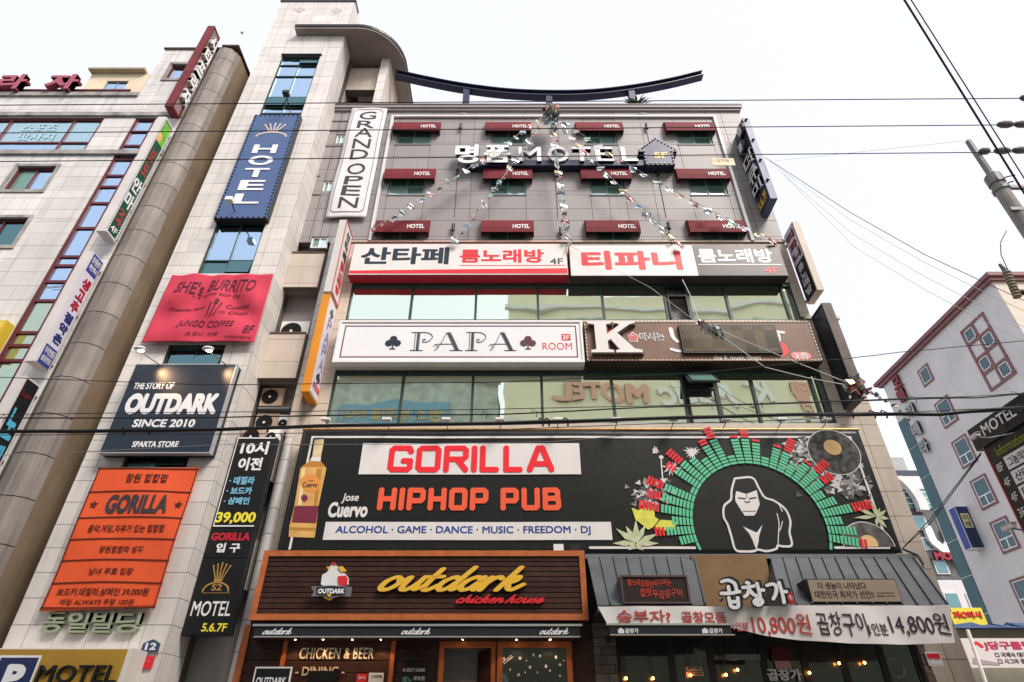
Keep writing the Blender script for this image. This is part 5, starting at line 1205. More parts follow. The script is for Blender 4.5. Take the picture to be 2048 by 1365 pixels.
SCR = {'o': (1.0, [[(.72,.86),(.5,1.0),(.2,.75),(.12,.3),(.3,.02),(.62,.12),(.82,.5),(.72,.86),(.9,.72),(1.1,.8)]]),
 'u': (1.05, [[(.0,.7),(.16,.98),(.14,.4),(.2,.08),(.42,.02),(.66,.3),(.8,.7)],[(.84,1.0),(.76,.35),(.84,.04),(1.12,.3)]]),
 't': (.72, [[(.3,1.62),(.16,.7),(.16,.12),(.4,.0),(.72,.35)],[(-.14,1.0),(.62,1.03)]]),
 'd': (1.05, [[(.78,.8),(.55,1.0),(.2,.72),(.1,.3),(.3,.0),(.58,.14),(.78,.55)],[(1.08,1.75),(.86,.8),(.74,.25),(.86,.02),(1.1,.3)]]),
 'a': (1.05, [[(.78,.8),(.55,1.0),(.2,.72),(.1,.3),(.3,.0),(.58,.14),(.78,.55)],[(.86,1.0),(.76,.35),(.84,.02),(1.12,.35)]]),
 'r': (.85, [[(.0,.3),(.18,.98),(.1,.0)],[(.14,.5),(.34,.88),(.58,1.0),(.72,.86)]]),
 'k': (1.0, [[(.36,1.75),(.2,.9),(.04,.0)],[(.14,.45),(.4,.92),(.66,1.0),(.6,.7),(.3,.52)],[(.34,.52),(.54,.1),(.78,.04),(1.1,.42)]]),
 'c': (.85, [[(.7,.82),(.5,1.0),(.18,.7),(.12,.25),(.35,.0),(.7,.12),(.92,.4)]]), 'h': (1.0, [[(.36,1.75),(.2,.9),(.04,.0)],[(.1,.4),(.4,.92),(.64,.9),(.6,.3),(.72,.02),(1.0,.3)]]),
 'i': (.5, [[(.2,.98),(.12,.3),(.22,.02),(.5,.3)],[(.34,1.35),(.36,1.36)]]), 'e': (.85, [[(.12,.42),(.55,.6),(.62,.88),(.42,1.0),(.16,.7),(.14,.2),(.4,.0),(.86,.36)]]),
 'n': (1.05, [[(.0,.75),(.14,.95),(.08,.0)],[(.12,.45),(.45,.95),(.68,.88),(.64,.3),(.76,.02),(1.05,.3)]]), 's': (.75, [[(.0,.3),(.42,1.0),(.4,.7),(.62,.3),(.42,.0),(.12,.1)],[(.45,.0),(.75,.3)]]), ' ': (.45, [])}
def script(par, s, x0, x1, z0, z1, fn, m, nw, nh, depth, name='lettering', shear=.5, asc=1.75):
    x = 0; st = []
    for c in s:
        w, ss = SCR[c]; st += [[(x+a+shear*b, b) for a, b in q] for q in ss]; x += w
    xs_ = [p[0] for q in st for p in q]; a, b = min(xs_), max(xs_); H = (z1-z0)
    st = [[(x0+(p[0]-a)/(b-a)*(x1-x0), z0+p[1]/asc*H) for p in q] for q in st]
    mb = MB(); brush(mb, st, nw, nh, math.radians(10), depth, fn, n=8); return mb.build(name, m, par)
q = box4(766, 1046, 1137, 1182, YO); script(t, 'outdark', *q, FY(YO), cBLACKM, .185, .11, .06, 'letter_backing')
script(t, 'outdark', *q, FY(YO-.064), cYEL, .145, .07, .015)
q = box4(914, 1086, 1192, 1207, YO); script(t, 'chicken house', *q, FY(YO), mat('dark_red_side', (.12, .01, .012), .5), .06, .05, .05, 'letter_backing'); script(t, 'chicken house', *q, FY(YO-.054), cRED, .045, .028, .01)
# plain rooster emblem with ribbon
E = lambda x, y: onY(600+x/3.531, 1110+y/3.531, YO)
em = thing('rooster_emblem', 'white rooster badge with a grey ribbon reading OUTDARK on the plank sign', 'emblem', (E(235, 330)[0], YO, E(235, 330)[1]))
def ep(pts, m_, y0, y1, name, par=em): return MB().plate([E(*p) for p in pts], y0, y1).build(name, m_, par)
ep([(165,150),(200,130),(215,95),(232,75),(262,80),(270,115),(320,135),(345,165),(345,215),(300,240),(200,240),(155,215)], cWHITE, YO-.10, YO, 'body')
ep([(278,160),(330,155),(346,175),(340,215),(300,232),(278,205)], cRED, YO-.12, YO-.101, 'red_wing'); ep([(232,75),(238,58),(248,70),(258,60),(262,80)], cRED, YO-.12, YO-.101, 'comb'); ep([(195,92),(225,95),(210,115)], cYEL, YO-.12, YO-.101, 'beak'); ep([(272,95),(310,90),(340,125),(300,130)], cYEL, YO-.12, YO-.101, 'neck_scarf')
ep([(90,235),(235,225),(378,238),(368,305),(300,300),(235,318),(165,300),(92,305),(110,270)], cGREYM, YO-.14, YO-.121, 'ribbon'); ep([(130,240),(235,232),(335,242),(330,290),(235,300),(130,288)], cBLACKM, YO-.15, YO-.141, 'ribbon_panel')
a = E(138, 285); b = E(330, 250); lettering(em, 'OUTDARK', FY(YO-.15), a[0], b[0], a[1], b[1], cSIGNW, .008, .05); ep([(175,312),(215,300),(240,325),(215,330)], cYEL, YO-.12, YO-.101, 'foot'); ep([(200,290),(235,288),(225,312)], cYEL, YO-.155, YO-.151, 'foot')
# cassette awning beneath
YC = 13.35; cz1, cz0 = zY(1252, YC), zY(1274, YC); c0, c1 = xY(509, 1262, YC), xY(1160, 1262, YC)
t = thing('folded_awning', 'closed black cassette awning with three small white outdark scripts', 'awning', ((c0+c1)/2, YM, cz0))
MB().box(c0, c1, YC, YC+.25, cz0, cz1).build('cassette', cBLACKM, t); MB().box(c0-.05, c1+.05, YC-.03, YC+.0, cz1-.01, cz1+.03).box(c0+.02, c1, YC-.03, YC, cz0-.015, cz0+.008).build('rail', mat('bright_rail', (.6, .6, .6), .3, metal=.7), t)
MB().box(wX0+.05, wX1-.05, YC+.25, YM-.2, cz0, wZ0+.01).build('soffit_box', mat('dark_case', (.03, .018, .014), .6), t)
for a, b in ((527, 583), (804, 860), (1080, 1136)): X0, X1, Z0, Z1 = box4(a, b, 1257, 1269, YC); script(t, 'outdark', X0, X1, Z0, Z1, FY(YC), cSIGNW, .022, .016, .008)
# downlights
lw_ = mat('warm_bulb', (1, .55, .25), .4, emit=25)
for i, px in enumerate((591, 647, 705, 762, 926, 1033, 1100)):
    x, z = onY(px, 1277, 13.75); q = thing('downlight', 'lit downlight under the black awning, number %s from left, by the %s' % (('one two three four five six seven'.split())[i], ['post', 'wall', 'wall', 'wall', 'door', 'window', 'post'][i]), 'lamp', (x, 13.75, z), 'downlights under the closed awning')
    MB().cyl((x, 13.75, z), .05, 'z', .12, 10).build('lamp_body', cBLACKM, q); MB().ball((x, 13.75, z), .032, 8, 5).build('bulb', lw_, q)
    ld = bpy.data.lights.new('downlight_light', 'SPOT'); lo = bpy.data.objects.new('downlight_light', ld); put(lo, q); lo.location = Vector((x, 13.75, z-.05))-ORG[q.name]; ld.energy = 3.5; ld.color = (1, .58, .3); ld.spot_size = 2.0; ld.shadow_soft_size = .04
# ================================================================ chicken shop front
YF = 14.0
sh = thing('chicken_shop_front', 'dark brown plank shop front with orange posts under the closed black awning', 'shop front', (-2, YF, 0.12))
fz = zY(1276, YF)+.25
def post(px, w=.12, z1=fz, Yp=YF-.05, nm='post', m_=cORANGE): x = xY(px, 1330, Yp); MB().box(x-w/2, x+w/2, Yp, Yp+.1, .12, z1).build(nm, m_, sh); return x
pl_ = post(478, .14); p2 = post(563, .08); p3 = post(783, .09); 
dx0, dx1 = xY(877, 1330, YF-.05), xY(984, 1330, YF-.05); gx0, gx1 = xY(994, 1330, YF-.05), xY(1145, 1330, YF-.05)
zd = zY(1296, YF-.05)
planks = 16; pz = [.12+(fz-.12)*i/planks for i in range(planks+1)]
for a, b in ((pl_+.07, p2-.04), (p2+.04, p3-.045), (p3+.045, dx0)):
    for i in range(planks): piece('plank', cPLANK, sh, ((a+b)/2, YF+.03, (pz[i]+pz[i+1])/2), (b-a, .04, pz[i+1]-pz[i]-.014))
MB().box(dx1+.05, gx0, YF+.01, YF+.05, .12, fz).box(gx1, 1.75, YF+.01, YF+.05, .12, fz).box(dx0, gx1, YF+.012, YF+.048, zd+.12, fz).build('wall_board', cPLANK, sh)
d = MB(); d.box(dx0, dx0+.10, YF-.05, YF+.05, .12, zd).box(dx1-.02, dx1+.07, YF-.05, YF+.05, .12, zd).box(dx0, dx1+.07, YF-.052, YF+.052, zd, zd+.12); dr = d.build('door_frame', cORANGE, sh)
# opened door leaf
MB().hexa([(dx1-.03, YF-.03, .15), (dx1+.0, YF-.03, .15), (dx1+.0, YF-.03, zd-.02), (dx1-.03, YF-.03, zd-.02)], [(dx1-.33, YF+.55, .15), (dx1-.29, YF+.57, .15), (dx1-.29, YF+.57, zd-.02), (dx1-.33, YF+.55, zd-.02)]).build('door', cPLANK, dr)
d = MB(); zg = zd; d.box(gx0, gx0+.11, YF-.05, YF+.05, .12, zg).box(gx1-.11, gx1, YF-.05, YF+.05, .12, zg).box(gx0, gx1, YF-.052, YF+.052, zg, zg+.12).box(gx0+.11, gx1-.11, YF-.048, YF+.05, .12, .9); wf = d.build('window', cORANGE, sh)
MB().box(gx0+.11, gx1-.11, YF+.0, YF+.02, .9, zg).build('pane', gSHOP, wf)
mb = MB(); fS = FY(YF)
for px, py in ((1040,1317),(1053,1322),(1067,1310),(1080,1312),(1112,1315),(1060,1335),(1092,1333),(1100,1342),(1120,1330),(1128,1322),(1008,1318),(1075,1345),(1037,1350),(1120,1352),(1020,1340),(1050,1345)):
    a = onY(px, py, YF); k = random.choice((0, 1)); r = random.uniform(.02, .05)
    if k: brush(mb, [[a, (a[0]+.001, a[1])]], r, r*1.4, 0, .005, fS, smooth=False)
    else:
        for j in range(3): an = j*math.pi/3; brush(mb, [[(a[0]-r*math.cos(an), a[1]-r*math.sin(an)), (a[0]+r*math.cos(an), a[1]+r*math.sin(an))]], .012, .012, 0, .005, fS, smooth=False)
brush(mb, [[onY(1006, 1325, YF), onY(1022, 1312, YF)], [onY(1008, 1328, YF), onY(1026, 1314, YF)]], .015, .015, 0, .005, fS, smooth=False); mb.build('snow_decals', cSIGNW, wf)
txt(sh, 'CHICKEN & BEER', (600, 748, 1296, 1319), YF+.01, mat('cream_letter', (.75, .68, .52), .5), depth=.03, off=.016, spacing=1.08, label='raised cream CHICKEN & BEER lettering')
txt(sh, '- DINING -', (592, 690, 1334, 1352), YF+.01, MATS['cream_letter'], depth=.03, off=.016)
MB().box(-5.45, 1.5, YF+2.2, YF+2.3, 0, fz).box(-5.45, 1.5, YF+.4, YF+2.2, fz, fz+.1).build('interior', cDARK, sh)
def poster(name, label, bx, m_, lines, frame=None, Yp=YF-.03, cat='poster'):
    X0, X1, Z0, Z1 = box4(*bx, Yp); t = thing(name, label, cat, ((X0+X1)/2, Yp+.03, Z0)); MB().box(X0, X1, Yp, Yp+.03, Z0, Z1).build('board', frame or m_, t); MB().box(X0+.03, X1-.03, Yp-.006, Yp, Z0+.03, Z1-.03).build('print', m_, t)
    for s, a, b, c, d_, mm in lines: w, h = X1-X0, Z1-Z0; lettering(t, s, FY(Yp-.006), X0+w*a, X0+w*b, Z0+h*c, Z0+h*d_, mm, .004, .02)
    return t
poster('light_box', 'black light box with white OUTDARK lettering at the foot of the left post', (502, 577, 1334, 1420), cBLACK, [('OUTDARK', .1, .9, .55, .75, cSIGNW)], frame=cWHITE, Yp=13.6, cat='sign')
tp = poster('menu_poster', 'dark menu poster with a golden fried chicken picture', (610, 672, 1342, 1420), cBLACK, [], Yp=13.9)
X0, X1, Z0, Z1 = box4(610, 672, 1342, 1420, 13.9); mb = MB()
for i in range(7): mb.ball((X0+(X1-X0)*(.35+.3*random.random()), 13.885, Z1-.28-.1*random.random()), .06, 8, 5, (1, .15, .8))
mb.build('food_print', mat('fried_gold', (.5, .25, .06), .6), tp)
poster('red_notice', 'small red notice on the plank wall', (711, 732, 1348, 1400), cRED, [('공지', .15, .85, .78, .9, cSIGNW)]); poster('white_notice', 'small white paper notice beside the red one', (735, 765, 1346, 1400), cSIGNW, [('100%', .2, .9, .8, .92, mDk)])
poster('chalk_board', 'black menu chalkboard on the wall left of the door', (800, 851, 1331, 1420), cBLACK, [('A OUT DARK', .05, .95, .85, .93, cSIGNP), ('메뉴', .08, .45, .5, .75, mat('chalk_green', (.15, .4, .3), .6)), ('세트 메뉴 할인', .5, .95, .65, .75, cSIGNP)])
x, z = onY(826, 1318, YF-.1); single('wall_lamp', MB().box(x-.2, x+.2, YF-.15, YF+.0, z-.03, z+.03), cBLACKM, 'black shade lamp above the chalkboard', 'lamp')
def bulb(px, py, Y, label, r=.05, e=30, grp=None):
    x, z = onY(px, py, Y); t = thing('hanging_bulb', label, 'lamp', (x, Y, z), grp); MB().tube([(x, Y, z+r), (x, Y, z+.6)], .008, 4).build('cord', cBLACKM, t); MB().ball((x, Y, z), r, 10, 8).build('bulb', mat('amber_bulb', (1, .30, .05), .4, emit=e), t)
bulb(952, 1345, 15.4, 'amber bulb hanging inside the chicken shop doorway', .05, 8)
# ================================================================ gopchang restaurant
YR1, YR0 = 13.95, 12.75
gz1, gz0 = zY(1114, YR1), zY(1211, YR0)
gx0_, gx1_ = xY(1176, 1114, YR1), xY(1826, 1114, YR1)
hx0_, hx1_ = xY(1193, 1211, YR0), xY(1897, 1211, YR0)
gx0_ = hx0_ = (gx0_+hx0_)/2; 
t = thing('metal_shop_roof', 'sloping grey standing-seam metal roof over the restaurant front', 'roof', ((gx0_+gx1_)/2, YM, gz0))
oa, ob = xY(1389, 1114, YR1), xY(1541, 1114, YR1); oc, od = xY(1424, 1211, YR0), xY(1590, 1211, YR0)
def rp(a, k, lift=0): return (a[0]+(a[1]-a[0])*k, YR1+(YR0-YR1)*k-lift*.6, gz1+(gz0-gz1)*k+lift)
def slope(x0t, x1t, x0b, x1b, n, flip=None):
    for i in range(n):
        a, b, c, d = x0t+(x1t-x0t)*i/n, x0t+(x1t-x0t)*(i+1)/n, x0b+(x1b-x0b)*i/n, x0b+(x1b-x0b)*(i+1)/n
        MB().hexa([(a,YR1,gz1),(b,YR1,gz1),(d,YR0,gz0),(c,YR0,gz0)], [(a,YR1,gz1-.05),(b,YR1,gz1-.05),(d,YR0+.03,gz0-.05),(c,YR0+.03,gz0-.05)]).build('roof_panel', cROOF, t)
        MB().hexa([(b-.025,YR1-.03,gz1+.03),(b+.0,YR1-.03,gz1+.03),(d+.0,YR0-.03,gz0+.03),(d-.025,YR0-.03,gz0+.03)], [(b-.025,YR1,gz1),(b,YR1,gz1),(d,YR0,gz0),(d-.025,YR0,gz0)]).build('seam', cROOF, t)
slope(gx0_, oa, hx0_, oc-.12, 8); slope(ob, gx1_, od+.1-.35, hx1_, 11)
yo = YR0+.75
mOc = mat('tan_render', (.26, .16, .08), .8, var=.25, vscale=1.5)
MB().box(oa-.1, od+.1, yo+.35, yo+.45, gz0-.02, gz1+.02).build('tan_wall', mOc, t)
for x_t, x_b, s in ((oa, oc-.12, 1), (ob, od-.25, -1)):
    MB().add([(x_t, YR1, gz1), (x_b, YR0, gz0), (x_b, YR1+.2, gz0), (x_t+.02*s, YR1+.2, gz1)], [(0, 1, 2, 3)]).build('cheek', cROOF, t)
MB().box(gx0_, hx1_, YR0-.02, YR0+.12, gz0-.12, gz0-.02).build('gutter', mat('brown_gutter', (.14, .11, .09), .6), t)
MB().box(gx0_-.05, gx1_+.05, YR1-.05, YM-.02, gz1-.05, gz1+.05).build('ridge_cap', cGREYM, t)
MB().add([(hx1_, YR0, gz0-.05), (gx1_, YR1, gz1), (gx1_+.01, YM, gz1), (hx1_, YM, gz0-.05)], [(0, 1, 2, 3)]).build('cheek', cROOF, t)
MB().box(gx0_, hx1_-.02, YR0+.15, YM, gz0-.14, gz0-.06).build('soffit', cBLACKM, t)
Yp = 12.62
t, X0, X1, Z0, Z1 = boxsign('red_script_sign', 'black board with scrawled red handwriting on the metal roof', (1243, 1377, 1152, 1208), 12.75, .5, mat('black_board', (.035, .028, .025), .35), cBLACKM, frame=cBROWNEDGE, fw=.03)
mS = mat('scrawl_red', (.55, .06, .04), .5)
wv = lambda fu, fv: (fu, fv*.85+.12*math.sin(9*fu)+.05*math.sin(31*fu))
lettering(t, '황소네곱창천막구이는', FY(12.738), *box4(1255, 1342, 1158, 1174, 12.738), mS, .01, .02, warp=wv); lettering(t, '불맛우곱창구이', FY(12.738), *box4(1280, 1364, 1176, 1196, 12.738), mS, .01, .02, warp=wv)
t, X0, X1, Z0, Z1 = boxsign('tan_slogan_sign', 'tan board with two lines of dark Korean slogan on the metal roof', (1618, 1798, 1158, 1206), 12.75, .5, mat('tan_board', (.36, .28, .21), .45, var=.1), cBLACKM)
txt(t, '더 센놈이 나타났다', (1636, 1732, 1165, 1179), 12.738, mDk, off=.012); txt(t, '대한민국 최저가 선언!!', (1630, 1748, 1182, 1197), 12.738, mDk, off=.012); txt(t, 'www.gopchang.co.kr', (1753, 1788, 1185, 1188), 12.738, mDk, off=0); txt(t, '체인문의 1600-1100', (1753, 1790, 1191, 1194), 12.738, mDk, off=0)
# three-dimensional brush letters
YLt2 = 12.45
BR = {'곱': [[(.18,.92),(.5,.97),(.8,.86),(.84,.62)], [(.46,.74),(.46,.50)], [(.05,.50),(.5,.50),(.98,.56)], [(.38,.34),(.40,.08),(.52,.0),(.76,.04),(.82,.34)], [(.40,.2),(.80,.2)]],
      '창': [[(.26,1.0),(.34,.96)], [(.04,.78),(.3,.80),(.55,.84)], [(.32,.78),(.2,.5),(.03,.38)], [(.32,.66),(.44,.48),(.56,.42)], [(.72,.95),(.74,.4)], [(.74,.66),(.95,.66)], [(.52,.26),(.7,.30),(.78,.15),(.6,.02),(.42,.1),(.46,.22),(.6,.18)]],
      '가': [[(.02,.86),(.3,.92),(.5,.84),(.42,.5),(.2,.22)], [(.72,1.0),(.76,.4),(.74,.05)], [(.78,.55),(1.0,.56)]]}
def brushword(par, s, cells, Y, m, nw, depth, name, px=True):
    mb = MB()
    for ch, bx in zip(s, cells):
        X0, X1, Z0, Z1 = box4(*bx, Y); brush(mb, [[(X0+a*(X1-X0), Z0+b*(Z1-Z0)) for a, b in st] for st in BR[ch]], nw, nw*.8, .5, depth, FY(Y), n=5)
    return mb.build(name, m, par)
t = thing('brush_letter_sign', 'large raised white brush-script 곱창가 letters in front of the tan wall', 'sign', (xY(1500, 1180, YLt2), YLt2+.3, zY(1215, YLt2)))
cells = [(1440, 1480, 1160, 1216), (1486, 1530, 1166, 1212), (1536, 1572, 1166, 1208)]
brushword(t, '곱창가', cells, YLt2+.12, cBLACKM, .13, .12, 'letter_backing'); brushword(t, '곱창가', cells, YLt2, cSIGNW, .075, .03, 'lettering')
mb = MB(); a = onY(1581, 1197, YLt2); brush(mb, [[(a[0], a[1]-.05), (a[0], a[1]+.05)]], .13, .13, 0, .05, FY(YLt2+.03), smooth=False); mb.build('red_seal', mat('seal_red', (.4, .02, .03), .4), t)
lettering(t, '牛', FY(YLt2-.02), a[0]-.04, a[0]+.04, a[1]-.06, a[1]+.06, cSIGNP, .006, .01)
MB().tube([(xY(1450, 1200, YLt2), YLt2+.13, zY(1196, YLt2)), (xY(1450, 1200, YLt2), YR0+.0, zY(1196, YLt2))], .02, 6).tube([(xY(1560, 1200, YLt2), YLt2+.13, zY(1190, YLt2)), (xY(1560, 1200, YLt2), YR0, zY(1190, YLt2))], .02, 6).build('bracket', cGREYM, t)
# price banner
YPr = 12.6
def dR(x, z):
    return .03*math.sin(1.9*x+1.5*z) + .015*math.sin(6*x+4*z) - .02
bq = [onY(p, q, YPr) for p, q in ((1196, 1214), (1897, 1211), (1912, 1286), (1215, 1250))]
t = thing('price_banner', 'sagging white cloth banner with red and black menu prices below the metal roof', 'banner', (4.5, YPr, bq[2][1]))
n_, r_ = 90, 14; top_y = lambda px: 1214-3*(px-1196)/700
bot = [(1196+18, 1248), (1300, 1249), (1400, 1249), (1466, 1256), (1530, 1272), (1600, 1281), (1700, 1288), (1800, 1290), (1912, 1286)]
def by(px):
    for (a, b), (c, d) in zip(bot[:-1], bot[1:]):
        if px <= c: return b+(d-b)*(px-a)/(c-a)
    return bot[-1][1]
v = []; f = []
for lay in (0, 1):
    for i in range(n_+1):
        pxt = 1196+701*i/n_; pxb = 1214+698*i/n_
        a = Vector(onY(pxt, top_y(pxt), YPr)); b = Vector(onY(pxb, by(pxb), YPr))
        for j in range(r_+1): p = a.lerp(b, j/r_); v.append((p.x, YPr+dR(p.x, p.y)+.006*lay, p.y))
S = (n_+1)*(r_+1)
for i in range(n_):
    for j in range(r_): k = i*(r_+1)+j; f += [(k, k+1, k+r_+2, k+r_+1), (k+S, k+r_+1+S, k+r_+2+S, k+1+S)]
MB().add(v, f).build('cloth', mat('banner_cloth_white', (.80, .76, .74), .8, var=.05), t, smooth=True)
fR = FY(YPr-.012, dR); mPR = mat('price_red', (.55, .06, .05), .5); mPB = mat('price_black', (.05, .03, .04), .5)
def rt(s, a, b, p0, p1, m_, off=.01, **k): lettering(t, s, fR, *box4(a, b, p0, p1, YPr), m_, .008, off, **k)
hw_ = lambda fu, fv: (fu, fv+.04*math.sin(17*fu))
rt('승부자?', 1234, 1340, 1222, 1247, mPR, .012, warp=hw_); rt('곱창모듬', 1362, 1452, 1224, 1247, mPR, .012); rt('1인분', 1466, 1497, 1244, 1263, mPR, .0); rt('10,800원', 1504, 1618, 1229, 1272, mPR, .004, warp=hw_)
rt('곱창구이', 1632, 1730, 1226, 1272, mPB, .004, warp=hw_); rt('1인분', 1734, 1774, 1247, 1271, mPB, .0); rt('14,800원', 1779, 1896, 1227, 1272, mPB, .004, warp=hw_)
# small black cassette awning
YA2 = 12.55; q = box4(1213, 1463, 1250, 1270, YA2)
t = thing('small_folded_awning', 'short closed black awning with two small white 곱창가 marks', 'awning', ((q[0]+q[1])/2, YM, q[2]))
MB().box(q[0]+.06, q[1], YA2+.003, YA2+.2, q[2], q[3]).build('cassette', cBLACKM, t); MB().box(q[0], q[1], YA2-.02, YA2, q[3]-.01, q[3]+.025).box(q[0]+.06, q[1]+.04, YA2-.02, YA2, q[2]-.012, q[2]+.008).build('rail', MATS['bright_rail'], t)
MB().box(q[0]+.2, q[0]+.26, YA2+.2, YM-.1, q[2]+.03, q[2]+.09).box(q[1]-.26, q[1]-.2, YA2+.2, YM-.1, q[2]+.03, q[2]+.09).build('arm', cBLACKM, t)
for a in (1236, 1404):
    u0, u1, v0, v1 = box4(a, a+12, 1256, 1267, YA2); MB().plate([(u0, v0), (u1, v0), (u1, v0+.06), ((u0+u1)/2, v1), (u0, v0+.06)], YA2-.008, YA2+.003).build('mark', cSIGNW, t); lettering(t, '곱창가', FY(YA2+.003), *box4(a+14, a+41, 1257, 1267, YA2), cSIGNW, .008, .03)
# restaurant front
rf_ = thing('restaurant_front', 'dark glazed restaurant front under the white price banner', 'shop front', (5, YM, .12))
YGf = 14.1; x0 = 1.72; x1 = 8.7; zt = zY(1235, 14.0)
xs_ = [x0+.5] + [xY(p, 1340, YGf) for p in (1345, 1425, 1530, 1612, 1690, 1770, 1840)]
for a, b in zip(xs_[:-1], xs_[1:]):
    mb = MB().box(a, a+.07, YGf-.03, YGf+.05, .12, zt).box(b-.07, b, YGf-.03, YGf+.05, .12, zt).box(a+.07, b-.07, YGf-.03, YGf+.05, zt-.1, zt).box(a+.07, b-.07, YGf-.03, YGf+.05, .12, .3).box(a+.07, b-.07, YGf-.025, YGf+.045, 2.55, 2.62)
    f = mb.build('window', cBLACKM, rf_); MB().box(a+.07, b-.07, YGf, YGf+.02, .3, 2.55).build('pane', gSHOP, f); MB().box(a+.07, b-.07, YGf, YGf+.02, 2.62, zt-.1).build('pane', gSHOP, f)
mBrk = mat('grey_brown_brick', (.17, .135, .11), .8, rnd=.3, var=.2, vscale=8)
for xa, xb in ((x0, x0+.48), (xs_[-1]+.02, 8.72)):
    MB().box(xa, xb, YGf-.10, YM, .12, zt).build('pier', cGROUT, rf_); z = 1.6; r = 0
    while z < zt-.1:
        x = xa-(.14 if r % 2 else 0)
        while x < xb:
            a, b = max(x, xa), min(x+.28, xb)
            if b-a > .05: piece('brick', mBrk, rf_, ((a+b)/2, YGf-.115+random.uniform(-.01, .01), z+.085), (b-a-.014, .04, .155))
            x += .28
        z += .17; r += 1
MB().box(x0, 8.7, YM+1.9, YM+2, 0, zt).build('interior_wall', cDARK, rf_)
lettering(rf_, '곱창가', FY(YGf-.06), *box4(1534, 1602, 1338, 1362, YGf-.06), cSIGNW, .02, .035, name='window_lettering')
bl = box4(1540, 1582, 1292, 1322, YGf-.06); mb = MB().plate([(bl[0], bl[2]), (bl[1], bl[2]), (bl[1]-.05, bl[2]+.25), ((bl[0]+bl[1])/2+.04, bl[3]), ((bl[0]+bl[1])/2-.04, bl[3]), (bl[0]+.05, bl[2]+.25)], YGf-.07, YGf-.05); mb.build('lantern_print', mat('lantern_maroon', (.10, .012, .018), .5), rf_)
MB().box(bl[0]+.06, bl[1]-.06, YGf-.065, YGf-.05, bl[2]-.16, bl[2]-.005).build('pink_print', mat('pink_print', (.6, .32, .30), .5), rf_)
nt_ = poster('red_white_notice', 'red and white paper notice on the brick pier', (1854, 1883, 1304, 1332), cSIGNW, [('안내문', .1, .9, .4, .6, cRED)], Yp=YGf-.18); 
X0, X1, Z0, Z1 = box4(1854, 1883, 1304, 1332, YGf-.18); MB().box(X0+.02, X1-.02, YGf-.19, YGf-.187, Z1-.12, Z1-.03).build('red_header', cRED, nt_)
mb = MB(); a = onY(1790, 1337, YGf); brush(mb, [[(a[0]+.17*math.cos(k), a[1]+.17*math.sin(k)) for k in [i*.35 for i in range(19)]]], .05, .05, 0, .01, FY(YGf-.0)); mb.build('ring_decal', mat('ring_grey', (.2, .22, .23), .5), rf_)
for i, (px, py, w_) in enumerate(((1252, 1357, 'behind the left pane'), (1306, 1357, 'second from the left'), (1381, 1351, 'beside the price plates'), (1452, 1350, 'left of the open door'), (1475, 1340, 'in the open door'), (1619, 1346, 'right of the white window lettering'), (1678, 1327, 'near the orange tube lamp'), (1729, 1326, 'highest and rightmost'))):
    bulb(px, py, 14.0, 'small amber restaurant bulb %s' % w_, .028, 5, 'amber bulbs in the restaurant window')
for k, (a, b, c) in enumerate(((1372, 1404, 1334), (1372, 1407, 1344))): poster('price_plate', '%s of two pinkish price plates on the restaurant glass' % ['upper', 'lower'][k], (a, b, c, c+8), mat('pinkish_plate', (.55, .40, .36), .6), [('소주 3,000', .1, .9, .2, .8, mDk)], Yp=YGf-.04)
MB().box(*[xY(p, 1312, 13.6) for p in (1452, 1520)], 13.6, 13.66, zY(1320, 13.6), zY(1309, 13.6)).build('door_lintel', cGREYM, rf_)
# ================================================================ white gabled motel on the right (its flank looks to -X)
XWt = 30.0
yc, zc_ = onX(1980, 556, XWt); yf_, zf_ = onX(1765, 770, XWt); ZW = (zc_+zf_)/2
wb = thing('white_motel', 'pale white motel on the right with maroon eaves, window surrounds and a teal corner strip', 'building', (XWt+4, yc+6, 0))
mWh = mat('white_render', (.66, .64, .635), .85, var=.10, vscale=.5, streak=.14, bump=.3, bscale=6); mMv = mat('mauve_trim', (.24, .11, .115), .6, var=.1)
YE = yf_+.0
MB().box(XWt, XWt+16, yc, YE, 0, ZW).build('wall', mWh, wb)
MB().box(XWt-.35, XWt+16, yc-.35, YE+.6, ZW+.003, ZW+.28).box(XWt-.22, XWt+16, yc-.2, YE+.3, ZW-.25, ZW-.0).build('roof', mMv, wb)
MB().box(XWt+.02, XWt+16, yc-.02, yc-.002, 0, ZW-.3).build('front_wall', mat('sunlit_white_wall', (.62, .54, .46), .8, var=.06), wb)  # same white wall, with the light on its front painted in as cream
mTe = mat('teal_panel', (.04, .12, .14), .35, var=.2, vscale=.6)
zq_ = [ZW-1.2-i*2.3 for i in range(0, 11)]
ys_ = YE-1.15
for i in range(len(zq_)-1):
    if i < 1: continue
    MB().box(XWt-.05, XWt-.002, ys_, YE-.05, zq_[i+1]+.03, zq_[i]-.03).build('teal_panel', mTe, wb)
MB().box(XWt-.02, XWt-.001, ys_, YE-.05, 2, zq_[1]).build('panel_backing', cWHITE, wb)
